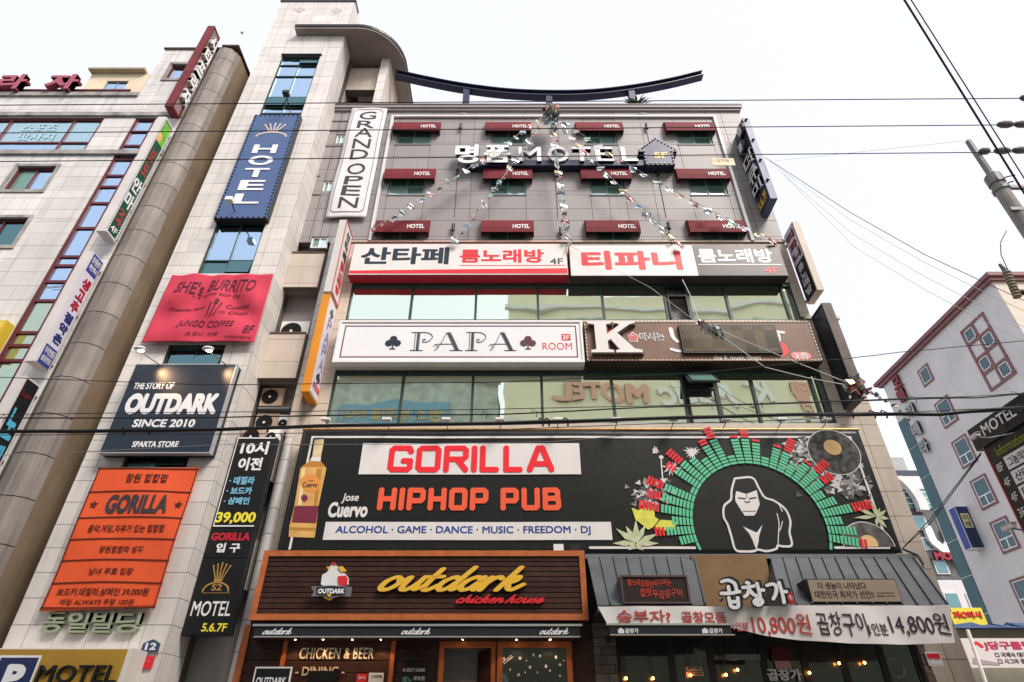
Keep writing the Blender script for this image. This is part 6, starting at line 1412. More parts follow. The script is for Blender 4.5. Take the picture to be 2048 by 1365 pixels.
def wwin(px, py, w=1.25, h=1.65, split=True):
    y, z = onX(px, py, XWt); y0, y1, z0, z1 = y-w/2, y+w/2, z-h/2, z+h/2
    mb = MB(); s = .13
    mb.box(XWt-.06, XWt-.002, y0-s, y1+s, z0-s, z0).box(XWt-.06, XWt-.002, y0-s, y1+s, z1, z1+s).box(XWt-.06, XWt-.002, y0-s, y0, z0, z1).box(XWt-.06, XWt-.002, y1, y1+s, z0, z1)
    f = mb.build('window', mMv, wb); g = MB(); g.box(XWt-.04, XWt-.003, y0, y1, z0, z0+.07).box(XWt-.04, XWt-.003, y0, y1, z1-.07, z1).box(XWt-.04, XWt-.003, y0, y0+.07, z0+.07, z1-.07).box(XWt-.04, XWt-.003, y1-.07, y1, z0+.07, z1-.07)
    if split: g.box(XWt-.045, XWt-.003, y0+.07, y1-.07, z0+.6, z0+.68).box(XWt-.045, XWt-.003, y-.05, y+.05, z0+.07, z0+.6)
    g.build('frame', cWHITE, f); MB().box(XWt-.015, XWt-.001, y0+.07, y1-.07, z0+.07, z1-.07).build('pane', glass_mat('dull_teal_pane', (.10, .15, .17), fac=.6, dark=(.02, .05, .05)), f)
wwin(1852, 751, .95, 1.1, False)
for p in ((1893, 824), (1929, 903), (1968, 984), (2010, 1070), (2052, 1190)): wwin(*p)
# diamond lattice of small windows
ya, za1 = onX(1926, 665, XWt); yb, zb1 = onX(1976, 622, XWt); yb2, zb2_ = onX(2042, 735, XWt)
gy0, gy1 = yb-1.55*1.0, ya+.15
lat_y = [ya+.1, ya-1.3*.78, ya-2*1.3*.78]; ly0, ly1 = min(lat_y), max(lat_y)
z_t = za1+.05; z_b = onX(1985, 780, XWt)[1]; nrow = 4; dzr = (z_t-z_b)/nrow
f = MB()
for i in range(nrow+1): f.box(XWt-.06, XWt-.002, ly0-.08, ly1+.08, z_t-i*dzr-.08, z_t-i*dzr+.08)
for y in (ly0, (ly0+ly1)/2, ly1): f.box(XWt-.065, XWt-.003, y-.08, y+.08, z_b, z_t)
lt = f.build('window', mMv, wb); k = 0
for i in range(nrow):
    for j in range(2):
        ym_ = ly1-(j+.5)*(ly1-ly0)/2; zm = z_t-(i+.5)*dzr; hw, hh = (ly1-ly0)/4-.14, dzr/2-.14
        if (i+j) % 2 == 0:
            g = MB().box(XWt-.05, XWt-.004, ym_-hw, ym_+hw, zm-hh, zm-hh+.06).box(XWt-.05, XWt-.004, ym_-hw, ym_+hw, zm+hh-.06, zm+hh).box(XWt-.05, XWt-.004, ym_-hw, ym_-hw+.06, zm-hh, zm+hh).box(XWt-.05, XWt-.004, ym_+hw-.06, ym_+hw, zm-hh, zm+hh); g.build('frame', cWHITE, lt)
            MB().box(XWt-.02, XWt-.001, ym_-hw, ym_+hw, zm-hh, zm+hh).build('pane', MATS['dull_teal_pane'], lt)
t = thing('vertical_letters', 'vertical Korean letters, two maroon above grey ones, on the far edge of the white motel', 'sign', (XWt, 38, 20))
for i, (ch, (px, py)) in enumerate(zip('모텔리베라', ((1798, 765), (1808, 791), (1826, 822), (1837, 859), (1853, 893)))):
    y, z = onX(px, py, XWt); q = .48; lettering(t, ch, FX(XWt-.12, -1, 0, 0), -(y+q), -(y-q), z-.52, z+.52, mat('maroon_letter_far', (.22, .015, .03), .5) if i < 2 else mat('grey_letter_far', (.30, .31, .31), .5), .12, .05, name='letter')
y, z0_ = onX(1945, 1100, XWt); y2, z1_ = onX(1904, 1014, XWt)
Xs_ = 29.2
t = thing('narrow_blue_sign', 'narrow blue and yellow vertical sign at the teal corner of the white motel', 'sign', (XWt, y, z0_))
q0 = onX(1938, 1100, Xs_); q1 = onX(1902, 1016, Xs_); ysn = (q0[0]+q1[0])/2
MB().box(Xs_, XWt, ysn-.35, ysn+.35, q0[1], q1[1]).build('sign_case', cWHITE, t); MB().box(Xs_, XWt-.02, ysn-.37, ysn-.351, q0[1]+.05, q1[1]-.05).build('sign_face', mat('dark_blue_face', (.02, .04, .12), .4), t); MB().box(Xs_+.12, XWt-.14, ysn-.39, ysn-.371, q0[1]+1.3, q1[1]-.5).build('yellow_panel', mat('pale_yellow', (.62, .58, .30), .5), t); [lettering(t, c_, FY(ysn-.39), Xs_+.22, XWt-.24, q1[1]-.6-(k_+1)*.42+.05, q1[1]-.6-k_*.42, mDk, .01, .02, name='letter') for k_, c_ in enumerate('미래스크린')]
MB().box(Xs_-.012, Xs_-.0, ysn-.3, ysn+.3, q0[1]+.05, q1[1]-.05).build('side_face', mBl, t)
# ================================================================ far U motel
YU = 62.0
def UB(a, b, c, d): return box4(a, b, c, d, YU)
ub = thing('far_motel', 'far dark grey motel with a big white U, teal glass and a curved white rib', 'building', (58, YU, 0))
ux0, ux1 = xY(1720, 1000, YU), xY(2010, 1000, YU)
zt = zY(955, YU); zg1 = zY(975, YU); zg0 = zY(1020, YU); zd0 = zY(1160, YU)
mUG = mat('grey_speckled_cladding', (.12, .12, .125), .6, var=.35, vscale=1.5)
MB().box(ux0, ux1, YU, YU+12, zg0, zt-1.5).box(ux0, ux1, YU, YU+12, zd0, zg0-.01).build('wall', mUG, ub)
MB().box(ux0, ux1, YU-.3, YU-.02, zg1-.3, zt).build('parapet', mWh, ub); MB().box(ux0, ux1, YU+3, YU+12, zt-1, zt+2.0).build('roof_block', mat('dark_slate_roof', (.05, .06, .09), .5), ub)
MB().box(ux0, ux1, YU-.15, YU-.02, zg0+.1, zg1-.32).build('teal_glazing', glass_mat('teal_band', (.30, .55, .55), fac=.6, dark=(.05, .22, .22)), ub)
for i in range(1, 4): z = zg0+(zg1-zg0)*i/4; MB().box(ux0, ux1, YU-.22, YU-.16, z-.06, z+.06).build('glazing_bar', mWh, ub)
MB().box(ux0, ux1, YU+.0, YU+12, 0, zd0-.02).build('pale_wall', mWh, ub)
mb = MB(); arc = [onY(p, q, YU-1) for p, q in ((1795, 952), (1812, 962), (1828, 978), (1842, 998), (1851, 1020))]
A_ = catmull(arc, 4)
for p, q in zip(A_[:-1], A_[1:]): mb.hexa([(p.x-.5, YU-1, p.y), (p.x+.5, YU-1, p.y), (q.x+.5, YU-1, q.y), (q.x-.5, YU-1, q.y)], [(p.x-.5, YU-.3, p.y), (p.x+.5, YU-.3, p.y), (q.x+.5, YU-.3, q.y), (q.x-.5, YU-.3, q.y)])
mb.build('curved_rib', mWh, ub)
for bx in ((1822, 1850, 1035, 1058), (1878, 1897, 1040, 1056), (1847, 1873, 1078, 1098), (1872, 1892, 1125, 1146), (1915, 1935, 1125, 1146), (1893, 1917, 1188, 1215), (1938, 1960, 1190, 1215)):
    q = UB(*bx); w_ = MB().box(q[0]-.15, q[1]+.15, YU-.1, YU-.025, q[2]-.15, q[3]+.15).build('window', mWh, ub); MB().box(q[0], q[1], YU-.14, YU-.105, q[2], q[3]).build('pane', glass_mat('far_teal_pane', (.25, .42, .44), fac=.5, dark=(.08, .2, .2)), w_)
t = thing('big_u_sign', 'giant white letter U on the far grey motel', 'sign', (0+xY(1880, 1080, YU), YU, zY(1100, YU)))
cu = [onY(p, q, YU-.5) for p, q in ((1865, 1058), (1872, 1080), (1880, 1095), (1888, 1097), (1893, 1095), (1895, 1085), (1888, 1057))]
u0, u1, v0, v1 = box4(1865, 1900, 1057, 1098, YU-.5)
mb = MB(); brush(mb, [[(u0, v1), (u0, v0+.8), (u0+.7, v0), (u1-.7, v0), (u1, v0+.8), (u1, v1)]], .75, .75, 0, .4, FY(YU-.1), smooth=False); mb.build('letter', cSIGNW, t)
t = thing('red_motel_sign', 'small dull red MOTEL lettering below the big white U', 'sign', (xY(1890, 1120, YU), YU, zY(1125, YU)))
lettering(t, 'MOTEL', FY(YU-.3), *UB(1863, 1932, 1107, 1123), mat('dull_red_far', (.30, .03, .05), .5), .25, .05); MB().box(*UB(1860, 1936, 0, 1)[:2], YU-.28, YU-.22, zY(1126, YU), zY(1104, YU)).build('backing', mat('deep_maroon', (.12, .02, .03), .6), t)
q = box4(1690, 1815, 915, 960, 75); tag(MB().box(q[0], q[1], 75, 85, 0, q[3]).build('plain_far_block', mat('far_pale_block', (.40, .40, .40), .8, var=.1)), 'plain pale block with a flat roof behind the far grey motel', 'building')
# ================================================================ low shops at the lower right
YQ = 19.0
z1, z0 = zY(1244, YQ), zY(1256, YQ); xa = xY(1905, 1250, YQ)
lb = thing('low_shop_building', 'low pale shop building with a blue tarpaulin eave at the lower right', 'building', (xa+5, YQ+1, 0))
MB().box(xa-.3, xa+16, YQ+.6, YQ+8, 0, z1).build('wall', mat('pale_green_wall', (.42, .40, .32), .8, var=.15), lb)
mb = MB(); n = 30
for i in range(n):
    a, b = xa+16*i/n, xa+16*(i+1)/n; da, db = .05*math.sin(i*1.7), .05*math.sin((i+1)*1.7)
    mb.hexa([(a, YQ+da, z0), (b, YQ+db, z0), (b, YQ+.7, z1+.05+da), (a, YQ+.7, z1+.05+db)], [(a, YQ+.3+da, z0), (b, YQ+.3+db, z0), (b, YQ+1, z1), (a, YQ+1, z1)])
mb.build('blue_eave', mat('blue_tarp', (.03, .07, .17), .6, var=.3, vscale=3), lb)
YJ = 18.9; q = box4(1932, 2140, 1277, 1336, YJ)
t = thing('billiard_banner', 'pinkish white banner of a billiard club lettered J당구클럽 at the lower right corner', 'banner', (q[0], YJ, q[2]))
MB().box(q[0], q[1], YJ, YJ+.06, q[2], q[3]).build('cloth', mat('blush_banner', (.66, .60, .60), .7, var=.04), t)
lettering(t, 'J당구클럽', FY(YJ), *box4(1967, 2064, 1283, 1302, YJ), mat('magenta_print', (.50, .03, .10), .5), .01, .035); lettering(t, '□ 국제식 대대 2대', FY(YJ), *box4(1990, 2070, 1305, 1315, YJ), mDk, .01, .01); lettering(t, '□ 시그마 중대', FY(YJ), *box4(1996, 2060, 1318, 1328, YJ), mDk, .01, .01)
a = onY(1953, 1292, YJ); mb = MB(); brush(mb, [[(a[0]-.13, a[1]-.08), (a[0], a[1]+.08), (a[0]+.15, a[1]-.02)]], .10, .06, .3, .01, FY(YJ)); mb.build('logo_mark', mRd, t)
MB().plate([onY(1945, 1316, YJ), onY(1996, 1326, YJ), onY(2000, 1331, YJ), onY(1945, 1328, YJ)], YJ-.012, YJ-.002).build('cue_print', mat('grey_print2', (.35, .3, .32), .6), t)
q = box4(1900, 1968, 1216, 1244, 20)
t = thing('yellow_food_sign', 'yellow sign with red characters behind the blue eave', 'sign', (q[0], 20, q[2])); MB().box(q[0]-.3, q[1], 20, 20.3, q[2]-.5, q[3]).build('sign_case', mat('food_yellow', (.72, .62, .06), .5), t); lettering(t, '꾀⭘마시', FY(20), q[0]+.1, q[1]-.1, q[2]+.1, q[3]-.1, cRED, .03, .03)
x, z = onY(1935, 1260, 16.5); x2, z2 = onY(1972, 1365, 15.2)
single('slanting_white_pole', MB().tube([(x, 16.5, z), (xY(1958, 1365, 16.0), 16.0, -0.2)], .042, 8), cWHITE, 'slim white pole leaning beside the restaurant corner', 'pole')
# ================================================================ projecting information sign (near right)
XI = 11.6
yfar, zt = onX(1934, 862, XI); _, zm = onX(1955, 905, XI); 
ynear = yfar-4.6; t = thing('information_sign', 'black projecting sign reading MOTEL above an Information list of white name plates', 'sign', (XI, ynear, 2.5))
zb1 = onX(1954, 903, XI)[1]
MB().box(XI, XI+.35, ynear, yfar, zb1, zt).build('top_box', cBLACK, t)
MB().box(XI-.03, XI+.38, ynear-.02, ynear+.0, zb1, zt).build('tile_end', mat('cream_tile_face', (.7, .6, .45), .5), t)
lettering(t, 'MOTEL', FX(XI, -1, 0, 0), -(onX(1968, 868, XI)[0]), -(onX(2035, 830, XI)[0]), zb1+(zt-zb1)*.36, zt-(zt-zb1)*.16, cSIGNW, .012, .015); lettering(t, '5F', FX(XI, -1, 0, 0), -(onX(2012, 860, XI)[0]), -(onX(2021, 854, XI)[0]), zb1+.12, zb1+.22, MATS['dark_brown_case'], .012, .0)
yf2 = yfar-.18
MB().box(XI+.06, XI+.30, ynear, yf2, 1.9, zb1-.002).build('board', cBLACK, t)
Yb_ = onX(1987, 915, XI)[0]
lettering(t, 'Information', FX(XI+.06, -1, 0, 0), -(yf2-.30), -(yf2-1.25), zb1-.34, zb1-.12, mat('olive_print', (.30, .29, .04), .5), .01, .0)
pl2 = ['그놈의브라포&정씨카', '산타페노래방', '티파니노래방', 'K 술마시는', 'PAPA ROOM', 'GORILLA']
zz0 = zb1-.42
for i, s in enumerate(pl2):
    z1 = zz0-i*.36; z0 = z1-.31; MB().box(XI+.045, XI+.06, ynear+.1, yf2-.42, z0, z1).build('name_plate', cSIGNW, t)
    yl = yf2-.5; wd_ = .16*len(s) if len(s) > 6 else .22*len(s)
    lettering(t, s, FX(XI+.045, -1, 0, 0), -yl, -(yl-wd_), z0+.05, z1-.05, mDk, .006, .01); lettering(t, ['8F', '4F', '4F', '3F', '3F', '2F'][i], FX(XI+.06, -1, 0, 0), -(yf2-.10), -(yf2-.30), z0+.06, z1-.06, cSIGNP, .006, .0)
MB().box(XI+.05, XI+.31, yf2, yf2+.03, 1.9, zb1-.05).build('red_led_edge', mat('led_red', (.75, .10, .06), .4), t)
MB().box(XI+.31, XI+3, ynear+.5, ynear+.62, zb1-.3, zb1-.2).build('bracket', cGREYM, t)
# cameras
for px, py, lb_ in ((2018, 1055, 'white bullet security camera under the information sign'), (1949, 873, 'small cream floodlight on a rod left of the black MOTEL box')):
    X_ = 10.6; y, z = onX(px, py, X_); q = thing('security_camera' if px > 2000 else 'rod_floodlight', lb_, 'camera' if px > 2000 else 'lamp', (X_, y, z)); s = 1 if px > 2000 else .8
    MB().box(X_-.06*s, X_+.06*s, y-.16*s, y+.16*s, z-.045*s, z+.045*s).build('body', cWHITE, q); MB().box(X_-.065*s, X_+.065*s, y-.20*s, y+.12*s, z+.046*s, z+.06*s).build('hood', cCREAM, q)
    MB().cyl((X_, y+.16*s, z), .045*s, 'y', .03, 10).build('lens', cBLACKM, q); MB().tube([(X_, y-.05, z-.04), (X_+.2, y-.12, z-.10), (X_+.75, y-.2, z-.02)], .018, 6).build('arm', cGREYM, q)
# ================================================================ utility pole
Yp_ = 10.7; xp, zp = onY(1941, 283, Yp_)
xp_b = xY(2048, 455, Yp_)
xp = (xp+xp_b)/2
pole = thing('utility_pole', 'grey concrete utility pole with insulators and crossarms at the right edge', 'utility pole', (xp, Yp_, 0))
zcol = zY(352, Yp_)
MB().tube([(xp, Yp_, 0), (xp, Yp_, zcol)], [.24, .165], 14).build('shaft', cCONC, pole); MB().tube([(xp, Yp_, zcol-.1), (xp, Yp_, zp)], [.085, .075], 10).build('top_tube', cGREYM, pole)
MB().tube([(xp, Yp_, zcol-.35), (xp, Yp_, zcol-.05)], .20, 14).tube([(xp, Yp_, zcol-.62), (xp, Yp_, zcol-.52)], .205, 14).build('band', cGREYM, pole)
za_ = zY(462, Yp_); MB().hexa([(xp-.28, Yp_-.18, zY(430, Yp_)-.0), (xp+2.2, Yp_-.18, zY(430, Yp_)), (xp+2.2, Yp_-.10, zY(430, Yp_)), (xp-.28, Yp_-.10, zY(430, Yp_))], [(xp-.28, Yp_-.18, zY(430, Yp_)+.1), (xp+2.2, Yp_-.18, zY(430, Yp_)+.1), (xp+2.2, Yp_-.10, zY(430, Yp_)+.1), (xp-.28, Yp_-.10, zY(430, Yp_)+.1)]).build('crossarm', cGREYM, pole)
MB().box(xp+.0, xp+2.0, Yp_+.05, Yp_+.15, zY(372, Yp_), zY(372, Yp_)+.1).build('crossarm', cGREYM, pole)
a_ = onX(2009, 455, xp-.35)
for k in range(5):
    z = zcol-.25-.06*k; a = k*1.3; MB().tube([(xp+.18*math.cos(a), Yp_-.18, z), (xp+.3*math.cos(a), Yp_-.28, z-.05)], .018, 5).build('bolt', cBROWNEDGE, pole)
def ins(x, y, z, L_=.7):
    o = MB().tube([(x, y, z), (x+L_*.1, y, z), (x+L_*.3, y, z), (x+L_*.7, y, z), (x+L_*.9, y, z), (x+L_, y, z)], [.03, .07, .10, .10, .07, .03], 10).build('insulator', mat('purple_grey_insulator', (.13, .11, .13), .4), pole); return o
# overhead lines
def cable(name, label, pts, r, m, grp=None, sag=0.0, n=24, cat='cable', extra=None):
    P = [Vector(p) for p in pts]; out = []
    if len(P) == 2:
        for i in range(n+1): k = i/n; p = P[0].lerp(P[1], k); p.z -= sag*4*k*(1-k); out.append(p)
    else:
        for a, b in zip(P[:-1], P[1:]): out += [a.lerp(b, k/6) for k in range(6)]
        out.append(P[-1])
    mb = MB().tube(out, r, 6)
    if extra:
        random.seed(extra)
        for i in range(14):
            p = out[random.randrange(len(out))]; mb.tube([p, p+Vector((.05, 0, .08)), p+Vector((.12, -.02, .02)), p+Vector((.10, 0, -.10))], r*.5, 4)
    return tag(mb.build(name, m, smooth=True), label, cat, grp)
def L3(px, py, Y): x, z = onY(px, py, Y); return (x, Y, z)
ypl = {211: (211, 196, 9.4), 268: (267, 248.5, 10.0), 326: (324.5, 302.5, 10.6)}
for (a, b, Y), nm in zip(ypl.values(), ('highest', 'middle', 'lowest')):
    l = L3(-260, a+1.5, Y); rgt = L3(2360, b-1, Y); cable('power_line', '%s of the three long power lines crossing level over the whole picture' % nm, [l, rgt], .014, cCABLE, 'three level power lines', sag=.0)
for px, py, Y in ((2040, 196, 9.4), (1994, 249.5, 10.0), (2028, 249, 10.0), (1958, 303, 10.6), (1988, 302, 10.6), (2024, 301, 10.6)): x, z = onY(px, py, Y); ins(x, Y-.004, z, .30 if px < 1980 else .45)
cable('thick_cable', 'thicker of two steep cables running down to the upper right corner', [L3(1790, -30, 6.0), L3(2110, 486, 9.0)], .020, cCABLER); cable('thin_cable', 'thinner of two steep cables running down to the upper right corner', [L3(1803, -30, 6.3), L3(2120, 470, 9.0)], .012, cCABLE)
cable('pale_wire', 'hair-thin pale wire rising to the tip of the utility pole', [L3(1550, 322, 13.2), L3(1930, 282, 10.7)], .005, cSTRING)
cable('guy_wire', 'thin black wire falling from the blue sign towards the lower right', [L3(1528, 314, 13.4), L3(1700, 425, 12.9), L3(1850, 510, 12.2), L3(1990, 575, 11.6), L3(2120, 635, 11)], .009, cCABLE)
for i, d in enumerate((6, 34, 60)): cable('pale_wire', '%s pale wire sagging from the blue sign across the sky' % ['upper', 'middle', 'lower'][i], [L3(1528+i*20, 314+i*18, 13.4), L3(1700+i*4, 434+d, 12.9), L3(1850, 520+d, 12.2), L3(1990, 588+d*1.1, 11.6), L3(2120, 650+d*1.2, 11)], .006, cSTRING)
# bundle of low cables
YB_ = 10.6
def wavy(pts, Y, amp=1.0, seed=1):
    random.seed(seed); out = []
    for (a, b), (c, d) in zip(pts[:-1], pts[1:]):
        for k in range(4): t = k/4; out.append(L3(a+(c-a)*t, b+(d-b)*t+random.uniform(-amp, amp), Y))
    out.append(L3(*pts[-1], Y)); return out
cable('cable_bundle', 'thick sagging black cable bundle crossing low in front of the facades', wavy([(-260, 866), (0, 864), (200, 863), (440, 859), (700, 851), (1000, 847), (1300, 838), (1600, 829), (1750, 828), (1880, 829), (2048, 815), (2300, 800)], YB_, .7, 3), .036, cCABLE, extra=5)
cable('low_cable', 'black cable just above the sagging bundle', wavy([(-260, 838), (0, 837), (440, 835), (700, 831), (1000, 829), (1300, 815), (1600, 806), (1840, 798), (1950, 796), (2048, 788), (2300, 770)], YB_+.2, .6, 4), .014, cCABLE, extra=7)
for i, (o1, yy) in enumerate(((872, 10.9), (862, 10.3), (830, 11.0))): cable('thin_low_cable', ['lowest thin cable hugging the underside of the bundle', 'thin cable threaded through the bundle', 'thin cable between the two upper low cables'][i], wavy([(-260, o1), (440, o1-4), (1000, o1-12), (1600, o1-34+i*5), (2048, o1-50+i*4), (2300, o1-60)], yy, 1.5, 10+i), .008, cCABLE)
cable('upper_low_cable', 'thin cable rising to the right above the third-floor glass', wavy([(-260, 745), (400, 770), (640, 768), (1000, 765), (1140, 758), (1400, 746), (1700, 717), (1800, 705), (2048, 682), (2300, 660)], 11.2, .4, 21), .009, cCABLE)
cable('lower_thin_cable', 'faint thin cable crossing in front of the GORILLA banner', wavy([(-260, 925), (440, 890), (800, 889), (1100, 884), (1300, 868), (1450, 860)], 11.4, .3, 22), .006, mat('grey_wire', (.25, .24, .24), .6))
for i in range(2): cable('branch_wire', ['upper', 'lower'][i]+' of two thin wires from the banner corner up to the information sign', [L3(1804, 1098, 13.9), L3(1860, 1040-i*-8, 11.8), L3(1962, 906+i*3, 9.4)], .008, cCABLE)
cable('conduit_bend', 'thick grey conduit bending round the roof end beside the restaurant', [L3(1806, 1098, 13.9), L3(1835, 1110, 13.9), L3(1846, 1128, 13.9), L3(1842, 1150, 13.95)], .035, cGREYM, cat='conduit')
cable('loop_wire', 'looped grey wire hanging from the crossarm of the utility pole', [L3(2013, 462, 10.5), L3(2001, 485, 10.5), L3(2002, 510, 10.5), L3(2012, 532, 10.5), L3(2020, 548, 10.5)], .010, cCABLE)
q = thing('pole_fuse', 'ribbed brown porcelain fuse hanging beside the pole above the white motel', 'fuse', L3(2022, 560, 10.5)); mb = MB(); x0_, y0_, z0_ = L3(2013, 545, 10.5); x1_, y1_, z1_ = L3(2034, 592, 10.5)
for i in range(9): k = i/8; p = Vector((x0_, y0_, z0_)).lerp(Vector((x1_, y1_, z1_)), k); d_ = (Vector((x1_, y1_, z1_))-Vector((x0_, y0_, z0_))).normalized(); mb.tube([p, p+d_*.03], .085, 10)
mb.tube([(x0_, y0_, z0_), (x1_, y1_, z1_)], .05, 8); mb.build('body', mat('porcelain_tan', (.30, .25, .18), .4), q); MB().tube([(x0_-.05, y0_, z0_+.25), (x0_, y0_, z0_+.0)], [.03, .06], 8).build('cap', MATS['purple_grey_insulator'], q); MB().tube([(x1_+.05, y1_, z1_+.1), (x1_+.5, y1_, z1_+.1)], .07, 8).build('side_body', cBLACKM, q)
# ================================================================ strings of foil flags
FC = [mat('foil_red', (.42, .12, .13), .25, metal=.5), mat('foil_gold', (.55, .45, .28), .25, metal=.5), mat('foil_silver', (.66, .67, .70), .2, metal=.7), mat('foil_green', (.30, .46, .40), .25, metal=.5), mat('foil_dark', (.16, .16, .20), .25, metal=.5), mat('foil_blue', (.42, .54, .62), .25, metal=.5)]
def bunting(label, p0, p1, n, seed, sag=.25, size=.30, start=.05, fall=.0):
    random.seed(seed); a, b = Vector(p0), Vector(p1); t = thing('flag_string', label, 'bunting', tuple(a), 'strings of foil OPEN flags')
    pt = [a.lerp(b, k/24)-Vector((0, 0, sag*4*(k/24)*(1-k/24))) for k in range(25)]
    MB().tube(pt, .010, 4).build('string', cSTRING, t)
    for i in range(n):
        k = start+(1-start)*(i+.5)/n; p = a.lerp(b, k)-Vector((0, 0, sag*4*k*(1-k))); w, h = size*random.uniform(.85, 1.1), size*.62
        an = random.uniform(-.5, .3)+fall; tw = random.uniform(-.9, .9) if seed < 4 else random.uniform(-.35, .35); u = Vector((math.cos(an)*math.cos(tw), math.sin(tw), math.sin(an))); v_ = Vector((math.sin(an)*.6, .25*random.uniform(-1, 1), -math.cos(an))); nn = u.cross(v_).normalized()
        cm = FC[(i*5+seed) % 6]; m3 = (i+seed) % 3
        P = [p-u*w/2, p, p+u*w/2]; mid = [q+v_*h*.5+nn*.03*random.uniform(-1, 1) for q in P]; low = [q+v_*h+nn*.05*random.uniform(-1, 1)+u*.04*random.uniform(-1, 1) for q in P]
        vs_2 = P+mid+low; mb = MB().add([q for q in vs_2]+[q+nn*.006 for q in vs_2], [(0,1,4,3),(1,2,5,4),(3,4,7,6),(4,5,8,7),(9,12,13,10),(10,13,14,11),(12,15,16,13),(13,16,17,14),(0,9,10,1),(1,10,11,2),(6,7,16,15),(7,8,17,16),(0,3,12,9),(3,6,15,12),(2,11,14,5),(5,14,17,8)])
        f = mb.build('flag', cm, t)
        if size > .2:
            c0 = p+v_*h*.08-u*w*.40; sg_ = -1 if nn.y > 0 else 1; mir = seed in (5,)
            lettering(f, 'OPEN', lambda x, y, q, c0=c0, u=u, v_=v_, nn=nn, s=sg_: tuple(c0+u*x+v_*(h*.80-y)+nn*((.012+q)*s if s > 0 else -(.004+q))), 0, w*.8, h*.2, h*.72, cSIGNW if cm in (FC[0], FC[3], FC[4]) else mDk, .003, .02, mirror=mir, res=1)
            # torn tail
            T = p+v_*h; MB().add([tuple(T-u*w*.3), tuple(T+u*w*.2), tuple(T+u*w*.1+v_*h*.45), tuple(T-u*w*.05+v_*h*.3), tuple(T-u*w*.25+v_*h*.5)], [(0, 1, 2, 3, 4)]).build('tail', FC[2] if i % 2 else cSIGNP, f)
def B3(px, py, Y): return L3(px, py, Y)
top = B3(1100, 224, 13.7)
bunting('string of foil flags fanning furthest left from the roof to the GRAND OPEN banner', top, B3(738, 462, 13.9), 20, 1, sag=.15, size=.27)
bunting('second string of foil flags from the left, ending above the 산타페 sign', top, B3(905, 486, 13.85), 18, 2, sag=.12, size=.27, fall=-.4)
bunting('nearly vertical middle string of foil flags, ending between the two fourth-floor signs', top, B3(1140, 492, 13.85), 19, 3, sag=.05, size=.27, fall=-.2)
bunting('fourth string of foil flags from the left, ending at the middle of the 티파니 sign', top, B3(1370, 495, 13.85), 17, 4, sag=.25, fall=-.55)
bunting('string of foil flags fanning furthest right, its OPEN prints mirrored', top, B3(1560, 485, 13.9), 18, 5, sag=.5, fall=-.3)
def clump(label, pts, n, seed, r=.3, s=.22, name='flag_tangle'):
    random.seed(seed); t = thing(name, label, 'bunting', pts[0]); k = len(pts)-1; mbs = [MB() for _ in FC]
    for i in range(n):
        u = random.random()*k; j = min(int(u), k-1); c = Vector(pts[j]).lerp(Vector(pts[j+1]), u-j) if k else Vector(pts[0])
        c += Vector([random.gauss(0, r*.4) for _ in range(3)]); a = Vector([random.uniform(-1, 1) for _ in range(3)]).normalized()*s*random.uniform(.4, 1); b = a.cross(Vector([random.uniform(-1, 1) for _ in range(3)])).normalized()*s*.5
        mbs[random.choice((0, 2, 2, 2, 3, 4, 5, 1))].add([tuple(c-a-b), tuple(c+a-b*.6), tuple(c+a*.8+b), tuple(c-a*.7+b)], [(0, 1, 2, 3)])
    for mb, m_ in zip(mbs, FC):
        if mb.v: mb.build('flag_bunch', m_, t, kind='stuff')
clump('silvery knot of bunched flags under the middle roof post', [top, B3(1104, 236, 13.7)], 70, 1, .34, .2)
clump('silvery bundle of twisted flags in front of the display screen', [B3(1398, 645, 13.2), B3(1444, 668, 13.1)], 46, 2, .12, .13)
clump('tangle of green and silver flags at the foot of the blank black sign', [B3(1696, 768, 13.2), B3(1722, 782, 13.1)], 46, 3, .22, .17)
clump('reddish twisted flags strung on towards the white motel', [B3(1722, 780, 13.1), B3(1755, 792, 13.0), B3(1790, 812, 12.9), B3(1815, 838, 12.8)], 40, 4, .06, .08)
for i, pts in enumerate((([1425, 655, 13.1], [1560, 712, 13.05], [1700, 768, 13.1]), ([1425, 660, 13.1], [1530, 735, 13.0], [1610, 755, 13.0], [1700, 772, 13.1]), ([1365, 560, 13.6], [1385, 600, 13.5], [1398, 645, 13.2]), ([1140, 492, 13.9], [1300, 575, 13.6], [1398, 648, 13.2]))):
    cable('pale_string', ['upper string from the twisted flags to the tangle at the black sign', 'lower string from the twisted flags to the tangle at the black sign', 'short string rising from the twisted flags past the open fourth-floor window', 'long thin string from between the fourth-floor signs to the twisted flags'][i], [L3(*p) for p in pts], .012 if i < 3 else .006, cSTRING, cat='string')
# small lamps along the banner top
for i, px in enumerate((653, 775, 893, 1000, 1115, 1232, 1345, 1450, 1560, 1650)):
    x, z = onY(px, 842, 13.7); t = thing('banner_lamp', 'small white lamp on an arm above the GORILLA banner, number %s from left' % 'one two three four five six seven eight nine ten'.split()[i], 'lamp', (x, 13.9, z-.2), 'flood lamps along the top of the GORILLA banner')
    MB().tube([(x, 13.95, bZ1+.03), (x+.02, 13.75, z-.05), (x, 13.65, z)], .012, 5).build('arm', cGREYM, t); MB().box(x-.11, x+.11, 13.55, 13.68, z-.03, z+.03).build('lamp_head', cWHITE, t)
